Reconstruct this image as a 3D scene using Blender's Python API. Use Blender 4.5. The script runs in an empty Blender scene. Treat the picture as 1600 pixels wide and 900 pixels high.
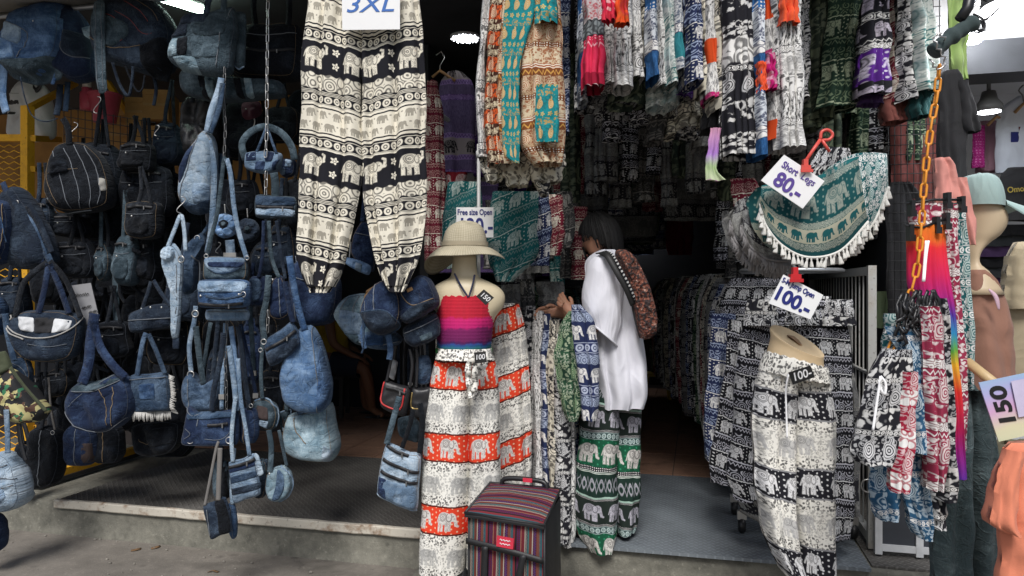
import bpy, bmesh, math, random
from mathutils import Vector, Matrix, noise as mn
R = math.radians
random.seed(7)
sc = bpy.context.scene
COL = sc.collection

# ------------------------------------------------------------------ camera
TH = R(13.9)                 # the camera is turned this far to the left of the shop's depth axis
FPX = 1164.0                 # focal length in pixels of the 1600 px wide photograph
CAMZ = 1.41
FWD = Vector((-math.sin(TH), math.cos(TH), 0)); RGT = Vector((math.cos(TH), math.sin(TH), 0)); UPV = Vector((0, 0, 1))
CAM = Vector((0, 0, CAMZ))
cd = bpy.data.cameras.new('camera'); cam = bpy.data.objects.new('camera', cd); COL.objects.link(cam)
cam.location = CAM; cam.rotation_euler = (R(90), 0, TH)
cd.lens = 36 * FPX / 1600; cd.sensor_width = 36; cd.clip_end = 400; cd.clip_start = .05
sc.camera = cam
# ------------------------------------------------------------------ light
w = bpy.data.worlds.new('World'); sc.world = w; w.use_nodes = True
wn = w.node_tree; bgn = wn.nodes['Background']
sky = wn.nodes.new('ShaderNodeTexSky'); sky.sky_type = 'NISHITA'; sky.sun_disc = False
SUN_EL = 50
sky.sun_elevation = R(SUN_EL); sky.sun_rotation = R(180); sky.dust_density = 2.5; sky.ozone_density = 1.0; sky.air_density = 1.0
wn.links.new(sky.outputs[0], bgn.inputs[0]); bgn.inputs[1].default_value = .078
sl = bpy.data.lights.new('sun', 'SUN'); sun = bpy.data.objects.new('sun', sl); COL.objects.link(sun)
sl.energy = 2.5; sl.angle = R(22); sl.color = (1, .985, .97)
sun.rotation_euler = (R(90 - SUN_EL), 0, R(8)); sun.location = (0, -6, 8)
sc.view_settings.view_transform = 'Standard'; sc.view_settings.look = 'None'
sc.view_settings.exposure = 0.36; sc.view_settings.gamma = 1
sc.cycles.use_denoising = True; sc.cycles.max_bounces = 6; sc.cycles.diffuse_bounces = 4
sc.cycles.sample_clamp_indirect = 4

# ------------------------------------------------------------------ pixel to place
def ray(px, py): return FWD + RGT * ((px - 800) / FPX) + UPV * ((450 - py) / FPX)
def PY(px, py, y):
    d = ray(px, py); return CAM + d * (y / d.y)
def PZ(px, py, z):
    d = ray(px, py); return CAM + d * ((z - CAMZ) / d.z)
class Fr:
    """a vertical plane standing at depth y, turned by rot; pixels become local metres on it"""
    def __init__(s, px, py, y, rot=TH):
        s.A = PY(px, py, y); s.rot = rot
        s.ex = Vector((math.cos(rot), math.sin(rot), 0)); s.ey = Vector((-math.sin(rot), math.cos(rot), 0))
        s.m = (s.A - CAM).dot(FWD) / FPX            # metres per pixel
    def loc(s, px, py, off=0.0):
        d = ray(px, py); B = s.A + s.ey * off
        t = (B - CAM).dot(s.ey) / d.dot(s.ey)
        q = CAM + d * t - s.A
        return q.dot(s.ex), q.z
    def put(s, o): o.location = s.A; o.rotation_euler = (0, 0, s.rot); return o

# ------------------------------------------------------------------ object helpers
def tag(o, label=None, cat=None, group=None, kind=None):
    if label: o['label'] = label
    if cat: o['category'] = cat
    if group: o['group'] = group
    if kind: o['kind'] = kind
    return o
def empty(name, label, cat, group=None, loc=(0, 0, 0), rz=0):
    o = bpy.data.objects.new(name, None); COL.objects.link(o); o.empty_display_size = .1
    o.location = loc; o.rotation_euler = (0, 0, rz)
    return tag(o, label, cat, group)
def link(name, me, parent=None, mat=None):
    if mat is not None and not me.materials: me.materials.append(mat)
    o = bpy.data.objects.new(name, me); COL.objects.link(o)
    if parent: o.parent = parent
    return o
def copy_tree(o, parent=None):
    c = o.copy(); COL.objects.link(c); c.parent = parent
    for ch in o.children: copy_tree(ch, c)
    return c

class MB:
    """collects vertices, faces and metric uvs of ONE mesh"""
    def __init__(s): s.v = []; s.f = []; s.uv = []; s.mi = []; s.worn = {}
    def vert(s, p, uv=(0, 0)): s.v.append(tuple(p)); s.uv.append(uv); return len(s.v) - 1
    def face(s, *i, m=0): s.f.append(i); s.mi.append(m)
    def box(s, x0, x1, y0, y1, z0, z1, m=0):
        P = [(x0,y0,z0),(x1,y0,z0),(x1,y1,z0),(x0,y1,z0),(x0,y0,z1),(x1,y0,z1),(x1,y1,z1),(x0,y1,z1)]
        for q in ((0,1,5,4),(1,2,6,5),(2,3,7,6),(3,0,4,7),(4,5,6,7),(3,2,1,0)):
            a = [P[i] for i in q]
            n = (Vector(a[1]) - Vector(a[0])).cross(Vector(a[2]) - Vector(a[0]))
            ax = max(range(3), key=lambda k: abs(n[k]))
            ids = []
            for p in a:
                uv = (p[1], p[2]) if ax == 0 else (p[0], p[2]) if ax == 1 else (p[0], p[1])
                ids.append(s.vert(p, uv))
            s.face(*ids, m=m)
        return s
    def grid(s, rows, uvs=None, closed=False, m=0, flip=False):
        """rows of equal-length point lists"""
        base = len(s.v); n = len(rows[0])
        for i, r in enumerate(rows):
            for j, p in enumerate(r):
                s.vert(p, uvs[i][j] if uvs else (p[0], p[2]))
        for i in range(len(rows) - 1):
            for j in range(n if closed else n - 1):
                a = base + i * n + j; b = base + i * n + (j + 1) % n
                c = b + n; d = a + n
                s.face(*((a, d, c, b) if flip else (a, b, c, d)), m=m)
        return base
    def cap(s, ids, m=0, flip=False):
        s.face(*(reversed(ids) if flip else ids), m=m)
    def tube(s, path, r, n=8, m=0, closed=False, cap=True, taper=None):
        path = [Vector(p) for p in path]; rows = []; uvs = []; L = 0; up = None
        N = len(path)
        for i, p in enumerate(path):
            if closed: t = path[(i + 1) % N] - path[i - 1]
            else: t = path[min(i + 1, N - 1)] - path[max(i - 1, 0)]
            if t.length < 1e-9: t = Vector((0, 0, 1))
            t.normalize()
            if up is None:
                up = t.cross(Vector((0, 1, 0)))
                if up.length < .1: up = t.cross(Vector((1, 0, 0)))
            up = (up - t * up.dot(t)).normalized(); b = t.cross(up)
            rr = (r[i] if hasattr(r, '__len__') else r)
            if i: L += (path[i] - path[i - 1]).length
            rows.append([p + (up * math.cos(a) + b * math.sin(a)) * rr for a in [2 * math.pi * k / n for k in range(n)]])
            uvs.append([(k / n * 6.28 * rr, L) for k in range(n)])
        if closed: rows.append(rows[0]); uvs.append(uvs[0])
        base = s.grid(rows, uvs, closed=True, m=m)
        if cap and not closed:
            s.face(*[base + k for k in range(n)][::-1], m=m); e = base + (len(rows) - 1) * n
            s.face(*[e + k for k in range(n)], m=m)
        return s
    def ribbon(s, path, wid, th=.004, m=0, side=None):
        """flat strap along path; wid number or list; side: fixed width direction"""
        path = [Vector(p) for p in path]; rows = []; uvs = []; L = 0; N = len(path)
        for i, p in enumerate(path):
            t = path[min(i + 1, N - 1)] - path[max(i - 1, 0)]
            if t.length < 1e-9: t = Vector((0, 0, -1))
            t.normalize()
            sd = Vector(side) if side else t.cross(Vector((0, 1, 0)))
            if sd.length < .2: sd = Vector((1, 0, 0))
            sd.normalize(); nn = sd.cross(t).normalized()
            ww = (wid[i] if hasattr(wid, '__len__') else wid) / 2
            if i: L += (path[i] - path[i - 1]).length
            rows.append([p - sd * ww - nn * th / 2, p + sd * ww - nn * th / 2, p + sd * ww + nn * th / 2, p - sd * ww + nn * th / 2])
            uvs.append([(-ww, L), (ww, L), (ww + th, L), (-ww - th, L)])
        base = s.grid(rows, uvs, closed=True, m=m)
        s.face(base + 3, base + 2, base + 1, base, m=m); e = base + (N - 1) * 4
        s.face(e, e + 1, e + 2, e + 3, m=m)
        return s
    def mesh(s, name, mats=None, smooth=True):
        me = bpy.data.meshes.new(name); me.from_pydata(s.v, [], s.f)
        ul = me.uv_layers.new(name='UVMap')
        li = [0] * len(me.loops); me.loops.foreach_get('vertex_index', li)
        fl = []
        for i in li: fl.extend(s.uv[i])
        ul.data.foreach_set('uv', fl)
        if s.worn:
            at = me.attributes.new('worn', 'FLOAT', 'POINT'); at.data.foreach_set('value', [s.worn.get(i, 0.0) for i in range(len(s.v))])
        if mats is not None:
            for mt in (mats if isinstance(mats, (list, tuple)) else [mats]): me.materials.append(mt)
        if any(s.mi): me.polygons.foreach_set('material_index', s.mi)
        me.polygons.foreach_set('use_smooth', [smooth] * len(me.polygons))
        me.update(); return me
    def build(s, name, mats=None, parent=None, smooth=True):
        return link(name, s.mesh(name, mats, smooth), parent)

def cr(pts, n, closed=False):
    """Catmull-Rom resample of tuples to n points, even in parameter by chord length"""
    pts = [tuple(float(c) for c in p) for p in pts]
    if len(pts) == 2 and not closed:
        return [tuple(a + (b - a) * i / (n - 1) for a, b in zip(*pts)) for i in range(n)]
    N = len(pts); seg = N if closed else N - 1
    ln = [max(1e-6, math.dist(pts[i], pts[(i + 1) % N])) for i in range(seg)]
    tot = sum(ln); out = []
    for k in range(n):
        d = tot * k / (n if closed else n - 1); i = 0
        while i < seg - 1 and d > ln[i]: d -= ln[i]; i += 1
        t = min(1, d / ln[i])
        p1 = pts[i]; p2 = pts[(i + 1) % N]
        p0 = pts[i - 1] if (closed or i > 0) else p1
        p3 = pts[(i + 2) % N] if (closed or i + 2 < N) else p2
        out.append(tuple(.5 * (2*b + (c-a)*t + (2*a-5*b+4*c-d_)*t*t + (3*b-a-3*c+d_)*t**3) for a, b, c, d_ in zip(p0, p1, p2, p3)))
    return out
def lerp_rows(rows, n, smooth=True):
    """rows (py, l, r, ...) resampled evenly in py"""
    rows = sorted(rows); out = []
    for k in range(n):
        y = rows[0][0] + (rows[-1][0] - rows[0][0]) * k / (n - 1)
        i = 0
        while i < len(rows) - 2 and y > rows[i + 1][0]: i += 1
        a, b = rows[i], rows[i + 1]; t = (y - a[0]) / max(1e-6, b[0] - a[0])
        if smooth:
            p = rows[max(i - 1, 0)]; q = rows[min(i + 2, len(rows) - 1)]; h = b[0] - a[0]
            vals = []
            for c in range(1, len(a)):
                m0 = (b[c] - p[c]) / max(1e-6, b[0] - p[0]) * h; m1 = (q[c] - a[c]) / max(1e-6, q[0] - a[0]) * h
                vals.append((2*t**3-3*t*t+1)*a[c] + (t**3-2*t*t+t)*m0 + (-2*t**3+3*t*t)*b[c] + (t**3-t*t)*m1)
        else: vals = [a[c] + (b[c] - a[c]) * t for c in range(1, len(a))]
        out.append((y, *vals))
    return out

# ------------------------------------------------------------------ procedural material language
NT = None
class X:
    __slots__ = ('s',)
    def __init__(s, so): s.s = so
    def __add__(a, b): return mth('ADD', a, b)
    __radd__ = __add__
    def __sub__(a, b): return mth('SUBTRACT', a, b)
    def __rsub__(a, b): return mth('SUBTRACT', b, a)
    def __mul__(a, b): return mth('MULTIPLY', a, b)
    __rmul__ = __mul__
    def __truediv__(a, b): return mth('DIVIDE', a, b)
    def __neg__(a): return mth('MULTIPLY', a, -1.0)
def put(inp, v):
    if isinstance(v, X): NT.links.new(v.s, inp)
    elif v is not None:
        if hasattr(inp, 'default_value') and inp.type == 'RGBA' and len(v) == 3: v = (*v, 1)
        inp.default_value = v
def mth(op, *a, clamp=False):
    n = NT.nodes.new('ShaderNodeMath'); n.operation = op; n.use_clamp = clamp
    for i, v in enumerate(a): put(n.inputs[i], v)
    return X(n.outputs[0])
def fract(a): return mth('FRACT', a)
def floor(a): return mth('FLOOR', a)
def absx(a): return mth('ABSOLUTE', a)
def sinx(a): return mth('SINE', a)
def gt(a, b): return mth('GREATER_THAN', a, b)
def lt(a, b): return mth('LESS_THAN', a, b)
def mn2(a, b): return mth('MINIMUM', a, b)
def mx2(a, b): return mth('MAXIMUM', a, b)
def hyp(a, b): return mth('SQRT', a * a + b * b)
def soft(d, w_): return mth('SUBTRACT', .5, d * (1.0 / w_), clamp=True)      # 1 inside (d<0)
def mix(a, b, f):
    n = NT.nodes.new('ShaderNodeMix'); n.data_type = 'RGBA'
    put(n.inputs[0], f); put(n.inputs[6], a); put(n.inputs[7], b); return X(n.outputs[2])
def vec(a, b=0.0, c=0.0):
    n = NT.nodes.new('ShaderNodeCombineXYZ'); put(n.inputs[0], a); put(n.inputs[1], b); put(n.inputs[2], c); return X(n.outputs[0])
def sep(v):
    n = NT.nodes.new('ShaderNodeSeparateXYZ'); put(n.inputs[0], v); return X(n.outputs[0]), X(n.outputs[1]), X(n.outputs[2])
def noise(v, scale, detail=2.0, rough=.5, dist=0.0):
    n = NT.nodes.new('ShaderNodeTexNoise'); put(n.inputs['Vector'], v); n.inputs['Scale'].default_value = scale
    n.inputs['Detail'].default_value = detail; n.inputs['Roughness'].default_value = rough; n.inputs['Distortion'].default_value = dist
    return X(n.outputs[0])
def voro(v, scale, feat='F1', rnd=1.0):
    n = NT.nodes.new('ShaderNodeTexVoronoi'); n.feature = feat; put(n.inputs['Vector'], v); n.inputs['Scale'].default_value = scale
    n.inputs['Randomness'].default_value = rnd; return X(n.outputs['Distance'])
def ramp(f, stops, interp='LINEAR'):
    n = NT.nodes.new('ShaderNodeValToRGB'); put(n.inputs[0], f); e = n.color_ramp; e.interpolation = interp
    while len(e.elements) < len(stops): e.elements.new(.5)
    for el, (p, c) in zip(e.elements, stops): el.position = p; el.color = (*c, 1) if len(c) == 3 else c
    return X(n.outputs[0])
def step01(f, a, b):
    n = NT.nodes.new('ShaderNodeMapRange'); n.clamp = True; put(n.inputs[0], f); n.inputs[1].default_value = a; n.inputs[2].default_value = b
    return X(n.outputs[0])
def objrand():
    n = NT.nodes.new('ShaderNodeObjectInfo'); return X(n.outputs['Random'])
def uvco():
    n = NT.nodes.new('ShaderNodeUVMap'); n.uv_map = 'UVMap'; return X(n.outputs[0])
def objco():
    n = NT.nodes.new('ShaderNodeTexCoord'); return X(n.outputs['Object'])
def worldpos():
    n = NT.nodes.new('ShaderNodeNewGeometry'); return X(n.outputs['Position'])
def bump(h, strength=.3, dist=.002):
    n = NT.nodes.new('ShaderNodeBump'); put(n.inputs['Height'], h); n.inputs['Strength'].default_value = strength; n.inputs['Distance'].default_value = dist
    return X(n.outputs[0])
def newmat(name):
    global NT
    m = bpy.data.materials.new(name); m.use_nodes = True; NT = m.node_tree
    m['bsdf'] = 1
    return m, NT.nodes['Principled BSDF']
def hsv_jit(c, amt):
    n = NT.nodes.new('ShaderNodeHueSaturation'); put(n.inputs['Color'], c)
    put(n.inputs['Value'], objrand() * (2 * amt) + (1 - amt)); return X(n.outputs[0])

MATS = {}
def plain(name, col, rough=.7, metal=0.0, var=.12, scale=12, bmp=.15, sheen=0.0, emit=None):
    """one colour with mottling and a fine grain"""
    if name in MATS: return MATS[name]
    m, b = newmat(name); o = objco()
    n = noise(o, scale, 4, .6); g = noise(o, scale * 14, 2)
    c = mix(tuple(x * (1 - var) for x in col), tuple(min(1, x * (1 + var)) for x in col), step01(n, .3, .7))
    put(b.inputs['Base Color'], c); b.inputs['Roughness'].default_value = rough; b.inputs['Metallic'].default_value = metal
    put(b.inputs['Roughness'], step01(n, -1.0, 2.0) * .3 + (rough - .15))
    if bmp: put(b.inputs['Normal'], bump(g + n, bmp, .002))
    if sheen: b.inputs['Sheen Weight'].default_value = sheen
    if emit: b.inputs['Emission Color'].default_value = (*emit[0], 1); b.inputs['Emission Strength'].default_value = emit[1]
    MATS[name] = m; return m
def cloth_plain(name, col, var=.08):
    if name in MATS: return MATS[name]
    m, b = newmat(name); uv = uvco(); u, v, _ = sep(uv)
    n = noise(vec(u * 3.0, v, 0.0), 6, 4, .6); g = noise(vec(u * 1.0, v * 1.0, 0.0), 420, 1)
    put(b.inputs['Base Color'], hsv_jit(mix(tuple(x * (1 - var) for x in col), tuple(min(1, x * (1 + var)) for x in col), n), .05))
    b.inputs['Roughness'].default_value = .9; b.inputs['Sheen Weight'].default_value = .08
    n5 = noise(vec(u * 1.4, v * .8, 0.0), 5, 2, .45, .8); cr_ = step01(1.0 - absx(n5 - .5) * 2.0, .62, 1.0)
    put(b.inputs['Normal'], bump(g * .2 + n * 1.0 + cr_ * 1.3, .4, .008)); MATS[name] = m; return m
def denim(name, base, fade, amt=.5, jit=.22):
    if name in MATS: return MATS[name]
    m, b = newmat(name); u, v, _ = sep(uvco()); r = objrand()
    uv = vec(u + r * 7.0, v + r * 13.0, 0.0)
    n1 = noise(uv, 8, 6, .68, .6); n2 = noise(vec(u * 90.0 + r * 9.0, v * 9.0, 0.0), 3, 3, .7); n3 = noise(uv, 260, 1)
    n4 = noise(vec(u * 5.0, v * 40.0 + r * 5.0, 0.0), 1.0, 3, .6, .8)                     # wear whiskers
    at = NT.nodes.new('ShaderNodeAttribute'); at.attribute_name = 'worn'; wr_ = X(at.outputs['Fac']) * step01(n2 * .6 + n1 * .5, .42, .72)      # rubbed seams
    n5 = noise(uv, 15, 3, .5, 1.4); cr_ = step01(1.0 - absx(n5 - .5) * 2.0, .90, 1.0)                                        # creases
    f = step01(n1 + (n2 - .5) * .35 + (n4 - .5) * .35, .62 - amt * .35, .80 - amt * .1); f = mx2(f, mx2(wr_ * .9, cr_ * .55 * step01(n1, .35, .6)))
    c = mix(mix(base, tuple(x * .5 for x in base), step01(n3 * .5 + n2 * .5, .3, .7)), fade, f * .85)
    c = mix(c, tuple(min(1, x * 1.35 + .03) for x in fade), step01(n3 * n1, .30, .45) * .4)
    put(b.inputs['Base Color'], hsv_jit(c, jit)); b.inputs['Roughness'].default_value = .88
    b.inputs['Sheen Weight'].default_value = .05; b.inputs['Specular IOR Level'].default_value = .2
    put(b.inputs['Normal'], bump(n3 * .5 + n2 * .6 + n1 * 1.4 + n4 + cr_ * .9, .6, .006)); MATS[name] = m; return m

# ---- printed motifs as node groups (signed distances)
def sd_ell(u, v, cx, cy, rx, ry): return (hyp((u - cx) * (1 / rx), (v - cy) * (1 / ry)) - 1.0) * min(rx, ry)
def sd_cap(u, v, ax, ay, bx, by, r):
    dx, dy = bx - ax, by - ay; q = dx * dx + dy * dy
    pu = u - ax; pv = v - ay
    h = mth('ADD', pu * (dx / q), pv * (dy / q), clamp=True)
    return hyp(pu - h * dx, pv - h * dy) - r
def sd_box(u, v, cx, cy, w_, h_): return mx2(absx(u - cx) - w_, absx(v - cy) - h_)
def group(name, ins, outs, fn):
    global NT
    keep = NT; g = bpy.data.node_groups.new(name, 'ShaderNodeTree'); NT = g
    for i in ins: g.interface.new_socket(i, in_out='INPUT', socket_type='NodeSocketFloat')
    for o in outs: g.interface.new_socket(o, in_out='OUTPUT', socket_type='NodeSocketFloat')
    gi = g.nodes.new('NodeGroupInput'); go = g.nodes.new('NodeGroupOutput')
    res = fn(*[X(gi.outputs[k]) for k in range(len(ins))])
    for k, r_ in enumerate(res): put(go.inputs[k], r_)
    NT = keep; return g
def use(g, *a):
    n = NT.nodes.new('ShaderNodeGroup'); n.node_tree = g
    for i, v in enumerate(a): put(n.inputs[i], v)
    return [X(o) for o in n.outputs]
def _eleph(u, v, up):
    body = sd_ell(u, v, -.08, .09, .30, .23)
    head = sd_ell(u, v, .24, .13, .15, .16)
    d = mn2(body, head)
    for x in (-.30, -.14, .06, .17): d = mn2(d, sd_box(u, v, x, -.17, .058, .21))
    down = mn2(sd_cap(u, v, .34, .08, .40, -.16, .055), sd_cap(u, v, .40, -.16, .47, -.20, .038))
    rais = mn2(sd_cap(u, v, .33, .12, .44, .14, .055), mn2(sd_cap(u, v, .44, .14, .45, .33, .042), sd_cap(u, v, .45, .33, .38, .37, .036)))
    d = mn2(d, down + (rais - down) * up)
    d = mn2(d, sd_cap(u, v, -.36, .14, -.42, -.08, .018))
    ear = sd_ell(u, v, .14, .13, .10, .15)
    bl = sd_ell(u, v, -.12, .15, .15, .15)
    ln = mx2(soft(absx(ear) - .014, .02), soft(absx(bl) - .013, .02))
    ln = mx2(ln, soft(absx(fract(hyp(u + .12, v - .15) * 14.0) - .5) - .16, .12) * soft(bl, .02))
    ln = mx2(ln, soft(hyp(u - .29, v - .17) - .024, .02))
    ln = mx2(ln, soft(absx(fract((u + v) * 11.0) - .5) - .1, .1) * soft(sd_box(u, v, -.07, -.16, .34, .05), .02))
    return soft(d, .03), ln * soft(d + .02, .02)
def _flower(u, v):
    r = hyp(u, v); a = mth('ARCTAN2', v, u)
    p = r - (mth('COSINE', a * 5.0) * .09 + .30)
    m = soft(p, .05) * (1.0 - soft(absx(r - .13) - .025, .03)); return (m,)
def _paisley(u, v):
    a = u + v * v * .9 - .08; d = sd_ell(a, v, 0.0, -.06, .24, .33)
    t = sd_cap(a, v, .02, .15, .16, .38, .07); d = mn2(d, t)
    ring = absx(fract(d * 13.0) - .5) - .2
    return soft(d, .03), soft(ring, .12) * soft(d + .03, .03)
EL = group('elephant_motif', ['u', 'v', 'up'], ['mask', 'line'], _eleph)
FL = group('flower_motif', ['u', 'v'], ['mask'], _flower)
PA = group('paisley_motif', ['u', 'v'], ['mask', 'line'], _paisley)

def b_color(kind, u, vl, h, fg, bg, ex):
    t = vl * (1.0 / h) - .5
    if kind == 'plain': return bg
    if kind in ('eleph', 'elephup', 'elephdot'):
        cw = h * ex.get('cell', 1.25); k = u * (1 / cw); lu = (fract(k) - .5) * (cw / h)
        sz = ex.get('size', 1.05)
        m, ln = use(EL, lu * (1 / sz), t * (1 / sz) - .02, 1.0 if kind == 'elephup' else 0.0)
        c = bg
        if kind == 'elephup':
            fu = (fract(k + .5) - .5) * (cw / h)
            for dy in (.24, -.22):
                f, = use(FL, fu * 3.0, (t - dy) * 3.0); c = mix(c, fg, f)
        if kind == 'elephdot':
            du = fract(u * (1 / (h * .2))) - .5; dv = fract(vl * (1 / (h * .2)) + floor(u * (1 / (h * .2))) * .5) - .5
            c = mix(c, ex.get('dot', fg), soft(hyp(du, dv) - .17, .1))
        orn = soft(absx(voro(vec(u, vl, 0.0), 11.0 / h, 'F1', .9) - .32) - .10, .12)        # ornament drawn inside the animal
        c = mix(c, ex.get('el', fg), m); return mix(c, ex.get('ln', bg), mx2(ln, orn * m * .55) * ex.get('lk', .8))
    if kind == 'stripe':
        return mix(bg, fg, soft(absx(fract(vl * (ex.get('n', 2) / h)) - .5) - .22, .15))
    if kind == 'rings':
        cw = h * .8; lu = (fract(u * (1 / cw)) - .5) * .8; r = hyp(lu, t)
        m = mx2(soft(absx(r - .26) - .08, .05), soft(r - .10, .05))
        return mix(bg, fg, mx2(m, soft(absx(absx(t) - .44) - .03, .03)))
    if kind == 'flowers':
        cw = h; lu = fract(u * (1 / cw)) - .5; f, = use(FL, lu * 1.1, t * 1.1); return mix(bg, fg, f)
    if kind == 'scroll':
        d = voro(vec(u * (1.5 / h), vl * (1.5 / h), 0.0), 1.0, 'F1', .55)
        e = soft(absx(fract(d * 4.2) - .5) - .2, .12)
        edge = absx(t) - (sinx(u * (6.2832 * 1.5 / h)) * .05 + .43)
        return mix(bg, mix(bg, fg, e * .9 if ex.get('inv') else 1.0 - e * .75), soft(edge, .05))
    if kind == 'zig':
        z = absx(fract(u * (1 / (h * .7))) - .5) - .25
        return mix(bg, fg, soft(absx(t - z * 1.2) - .13, .06))
    if kind == 'ogee':
        z = absx(mth('COSINE', u * (3.1416 / (h * .45)))) * .55 - .30
        m = mx2(soft(absx(t - z) - .05, .04), soft(absx(t + z) - .04, .04) * .8)
        lu = (fract(u * (1 / (h * .45)) + .5) - .5) * .45
        return mix(bg, fg, mx2(m, soft(absx(sd_ell(lu, t, 0.0, -.02, .10, .18)) - .02, .03)))
    if kind == 'flora':
        a = vec(u, vl, 0.0); d = voro(a, ex.get('s', 85), 'F1', 1.0); n_ = noise(a, 60, 2, .6)
        pet = soft(d - .41 - (n_ - .5) * .9, .14); s2 = ex.get('s', 85) * .45
        rose = voro(a, s2, 'F1', .8); ring_ = soft(absx(fract(rose * 3.4) - .5) - .16, .14) * soft(rose - .5, .2)
        return mix(bg, fg, mx2(pet * .85, ring_ * .8))
    if kind == 'floraeleph':
        base = b_color('flora', u, vl, h, tuple(f * .6 + b_ * .4 for f, b_ in zip(fg, bg)), bg, {'s': 95})
        cw = h * 1.35; lu = (fract(u * (1 / cw)) - .5) * 1.35
        m, ln = use(EL, lu, t, 0.0)
        g_ = ex.get('el', tuple(f * .4 + b_ * .6 for f, b_ in zip(fg, bg)))
        return mix(mix(base, g_, m * .72), fg, ln * .5)
    if kind == 'paisley':
        cw = h * .85; k = floor(u * (1 / cw)); lu = (fract(u * (1 / cw)) - .5) * .85
        m, ln = use(PA, lu * 1.05, t * .95)
        c = b_color('flora', u, vl, h, ex.get('c2', fg), bg, {'s': ex.get('s', 70)}) if ex.get('fl', 1) else bg
        return mix(mix(c, fg, m), ex.get('ln', bg), ln)
    if kind == 'mini':
        hh = h / 2; cw = hh * 1.3; row = floor(vl * (1 / hh))
        lu = (fract(u * (1 / cw) + row * .5) - .5) * 1.3; lv = fract(vl * (1 / hh)) - .5
        m, ln = use(EL, lu, lv, 0.0); f, = use(FL, (fract(u * (1 / cw) + row * .5 + .5) - .5) * 4.5, lv * 4.5 - .8)
        return mix(bg, fg, mx2(m * .75, f))
    if kind == 'dots':
        du = fract(u * (1 / (h * .5))) - .5; dv = fract(vl * (1 / (h * .5))) - .5
        return mix(bg, fg, soft(hyp(du, dv) - .25, .1))
    if kind == 'lines':
        a = noise(vec(u * 55.0, vl * 9.0, 0.0), 4, 4, .7); return mix(bg, fg, step01(a, .47, .56))
    return bg
def fabric(name, bands, period=None, jit=True, warp=.006, val=.07, uoff=0.0, voff=0.0):
    """bands: (height, kind, fg, bg, extras) stacked upward and repeated"""
    if name in MATS: return MATS[name]
    m, b = newmat(name); u, v, _ = sep(uvco())
    if jit:
        r = objrand(); u = u + r * 5.37; v = v + fract(r * 17.0) * 3.3
    else: u = u + uoff; v = v + voff
    wv = vec(u, v, 0.0); nz = noise(wv, 10, 3); u = u + (nz - .5) * (3 * warp); v = v + (noise(vec(u * 2.0, v, 3.0), 5, 3) - .5) * (4 * warp)
    H = sum(x[0] for x in bands); vm = fract(v * (1 / H)) * H; z = 0; c = None
    for bd in bands:
        h, kind, fg, bg = bd[:4]; ex = bd[4] if len(bd) > 4 else {}
        if kind == 'plain' : k = X(NT.nodes.new('ShaderNodeRGB').outputs[0]); k.s.default_value = (*bg, 1)
        else: k = b_color(kind, u, vm - z, h, fg, bg, ex)
        c = k if c is None else mix(c, k, gt(vm, z)); z += h
    g = noise(vec(u, v, 0.0), 380, 1); c = mix(c, (.03, .03, .03), g * .15)
    put(b.inputs['Base Color'], hsv_jit(c, val)); b.inputs['Roughness'].default_value = .88; b.inputs['Specular IOR Level'].default_value = .2
    put(b.inputs['Normal'], bump(g * .3 + noise(vec(u * 2.0, v, 0.0), 9, 3) * 1.2, .25, .004)); MATS[name] = m; return m
# ------------------------------------------------------------------ colours and fabrics
CR = (.82, .77, .64); WH = (.78, .77, .74); BK = (.012, .012, .017); CH = (.03, .03, .035); NV = (.018, .028, .085)
GY = (.26, .26, .27); RD = (.72, .055, .02); TL = (.008, .11, .115); TQ = (.01, .30, .33); MR = (.17, .012, .03); GR = (.006, .085, .04)
LG = (.45, .46, .45); PU = (.08, .02, .19); BL = (.02, .12, .33); OR = (.62, .07, .012); MG = (.45, .01, .14); BR = (.20, .065, .02); GD = (.62, .33, .08)
FB = {}
def ornate(nm, dark, light, mid, s=1.0, jit=True):
    FB[nm] = fabric('fabric_' + nm, [(.075*s, 'elephdot', light, dark), (.004*s, 'plain', light, light), (.045*s, 'scroll', mid, dark, {'inv': 1}), (.006*s, 'plain', dark, dark),
             (.020*s, 'zig', mid, dark), (.006*s, 'plain', light, mid)], jit=jit)
ornate('black_rows', (.007, .007, .010), (.66, .66, .66), (.50, .50, .55)); ornate('navy_rows', NV, WH, (.35, .42, .58)); ornate('maroon_rows', MR, CR, (.5, .32, .28))
ornate('teal_rows', TL, (.40, .48, .44), (.16, .25, .24), 1.25); ornate('purple_rows', PU, (.50, .42, .62), (.22, .12, .38), 1.3); ornate('grey_rows', (.05, .05, .05), (.36, .35, .32), (.17, .16, .15), 1.3)
ornate('green_rows', (.015, .04, .025), (.38, .44, .30), (.17, .23, .14), 1.3)
FB['big'] = fabric('fabric_black_cream_elephants', [
    (.132, 'elephup', CR, BK, {'cell': 1.42, 'size': .95, 'lk': .8}), (.007, 'plain', CR, CR), (.046, 'rings', CR, BK), (.007, 'plain', BK, BK), (.010, 'plain', CR, CR), (.006, 'plain', BK, BK),
    (.098, 'mini', (.22, .20, .16), CR), (.006, 'plain', BK, BK), (.010, 'plain', CR, CR), (.046, 'rings', CR, BK), (.012, 'stripe', CR, BK), (.072, 'scroll', CR, BK)], jit=False, warp=.005, voff=.02)
WB = (.84, .82, .75)
FB['red'] = fabric('fabric_red_cream_elephants', [(.112, 'elephdot', (.66, .64, .60), RD, {'dot': (.80, .52, .34), 'ln': (.10, .07, .07), 'cell': 1.22}), (.007, 'plain', BK, (.10, .015, .01)),
    (.042, 'flora', BK, WB, {'s': 92}), (.105, 'floraeleph', (.10, .10, .10), WB, {'el': (.38, .38, .37)}), (.042, 'flora', BK, WB, {'s': 92}), (.007, 'plain', BK, (.10, .015, .01))], jit=False, warp=.005)
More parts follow.
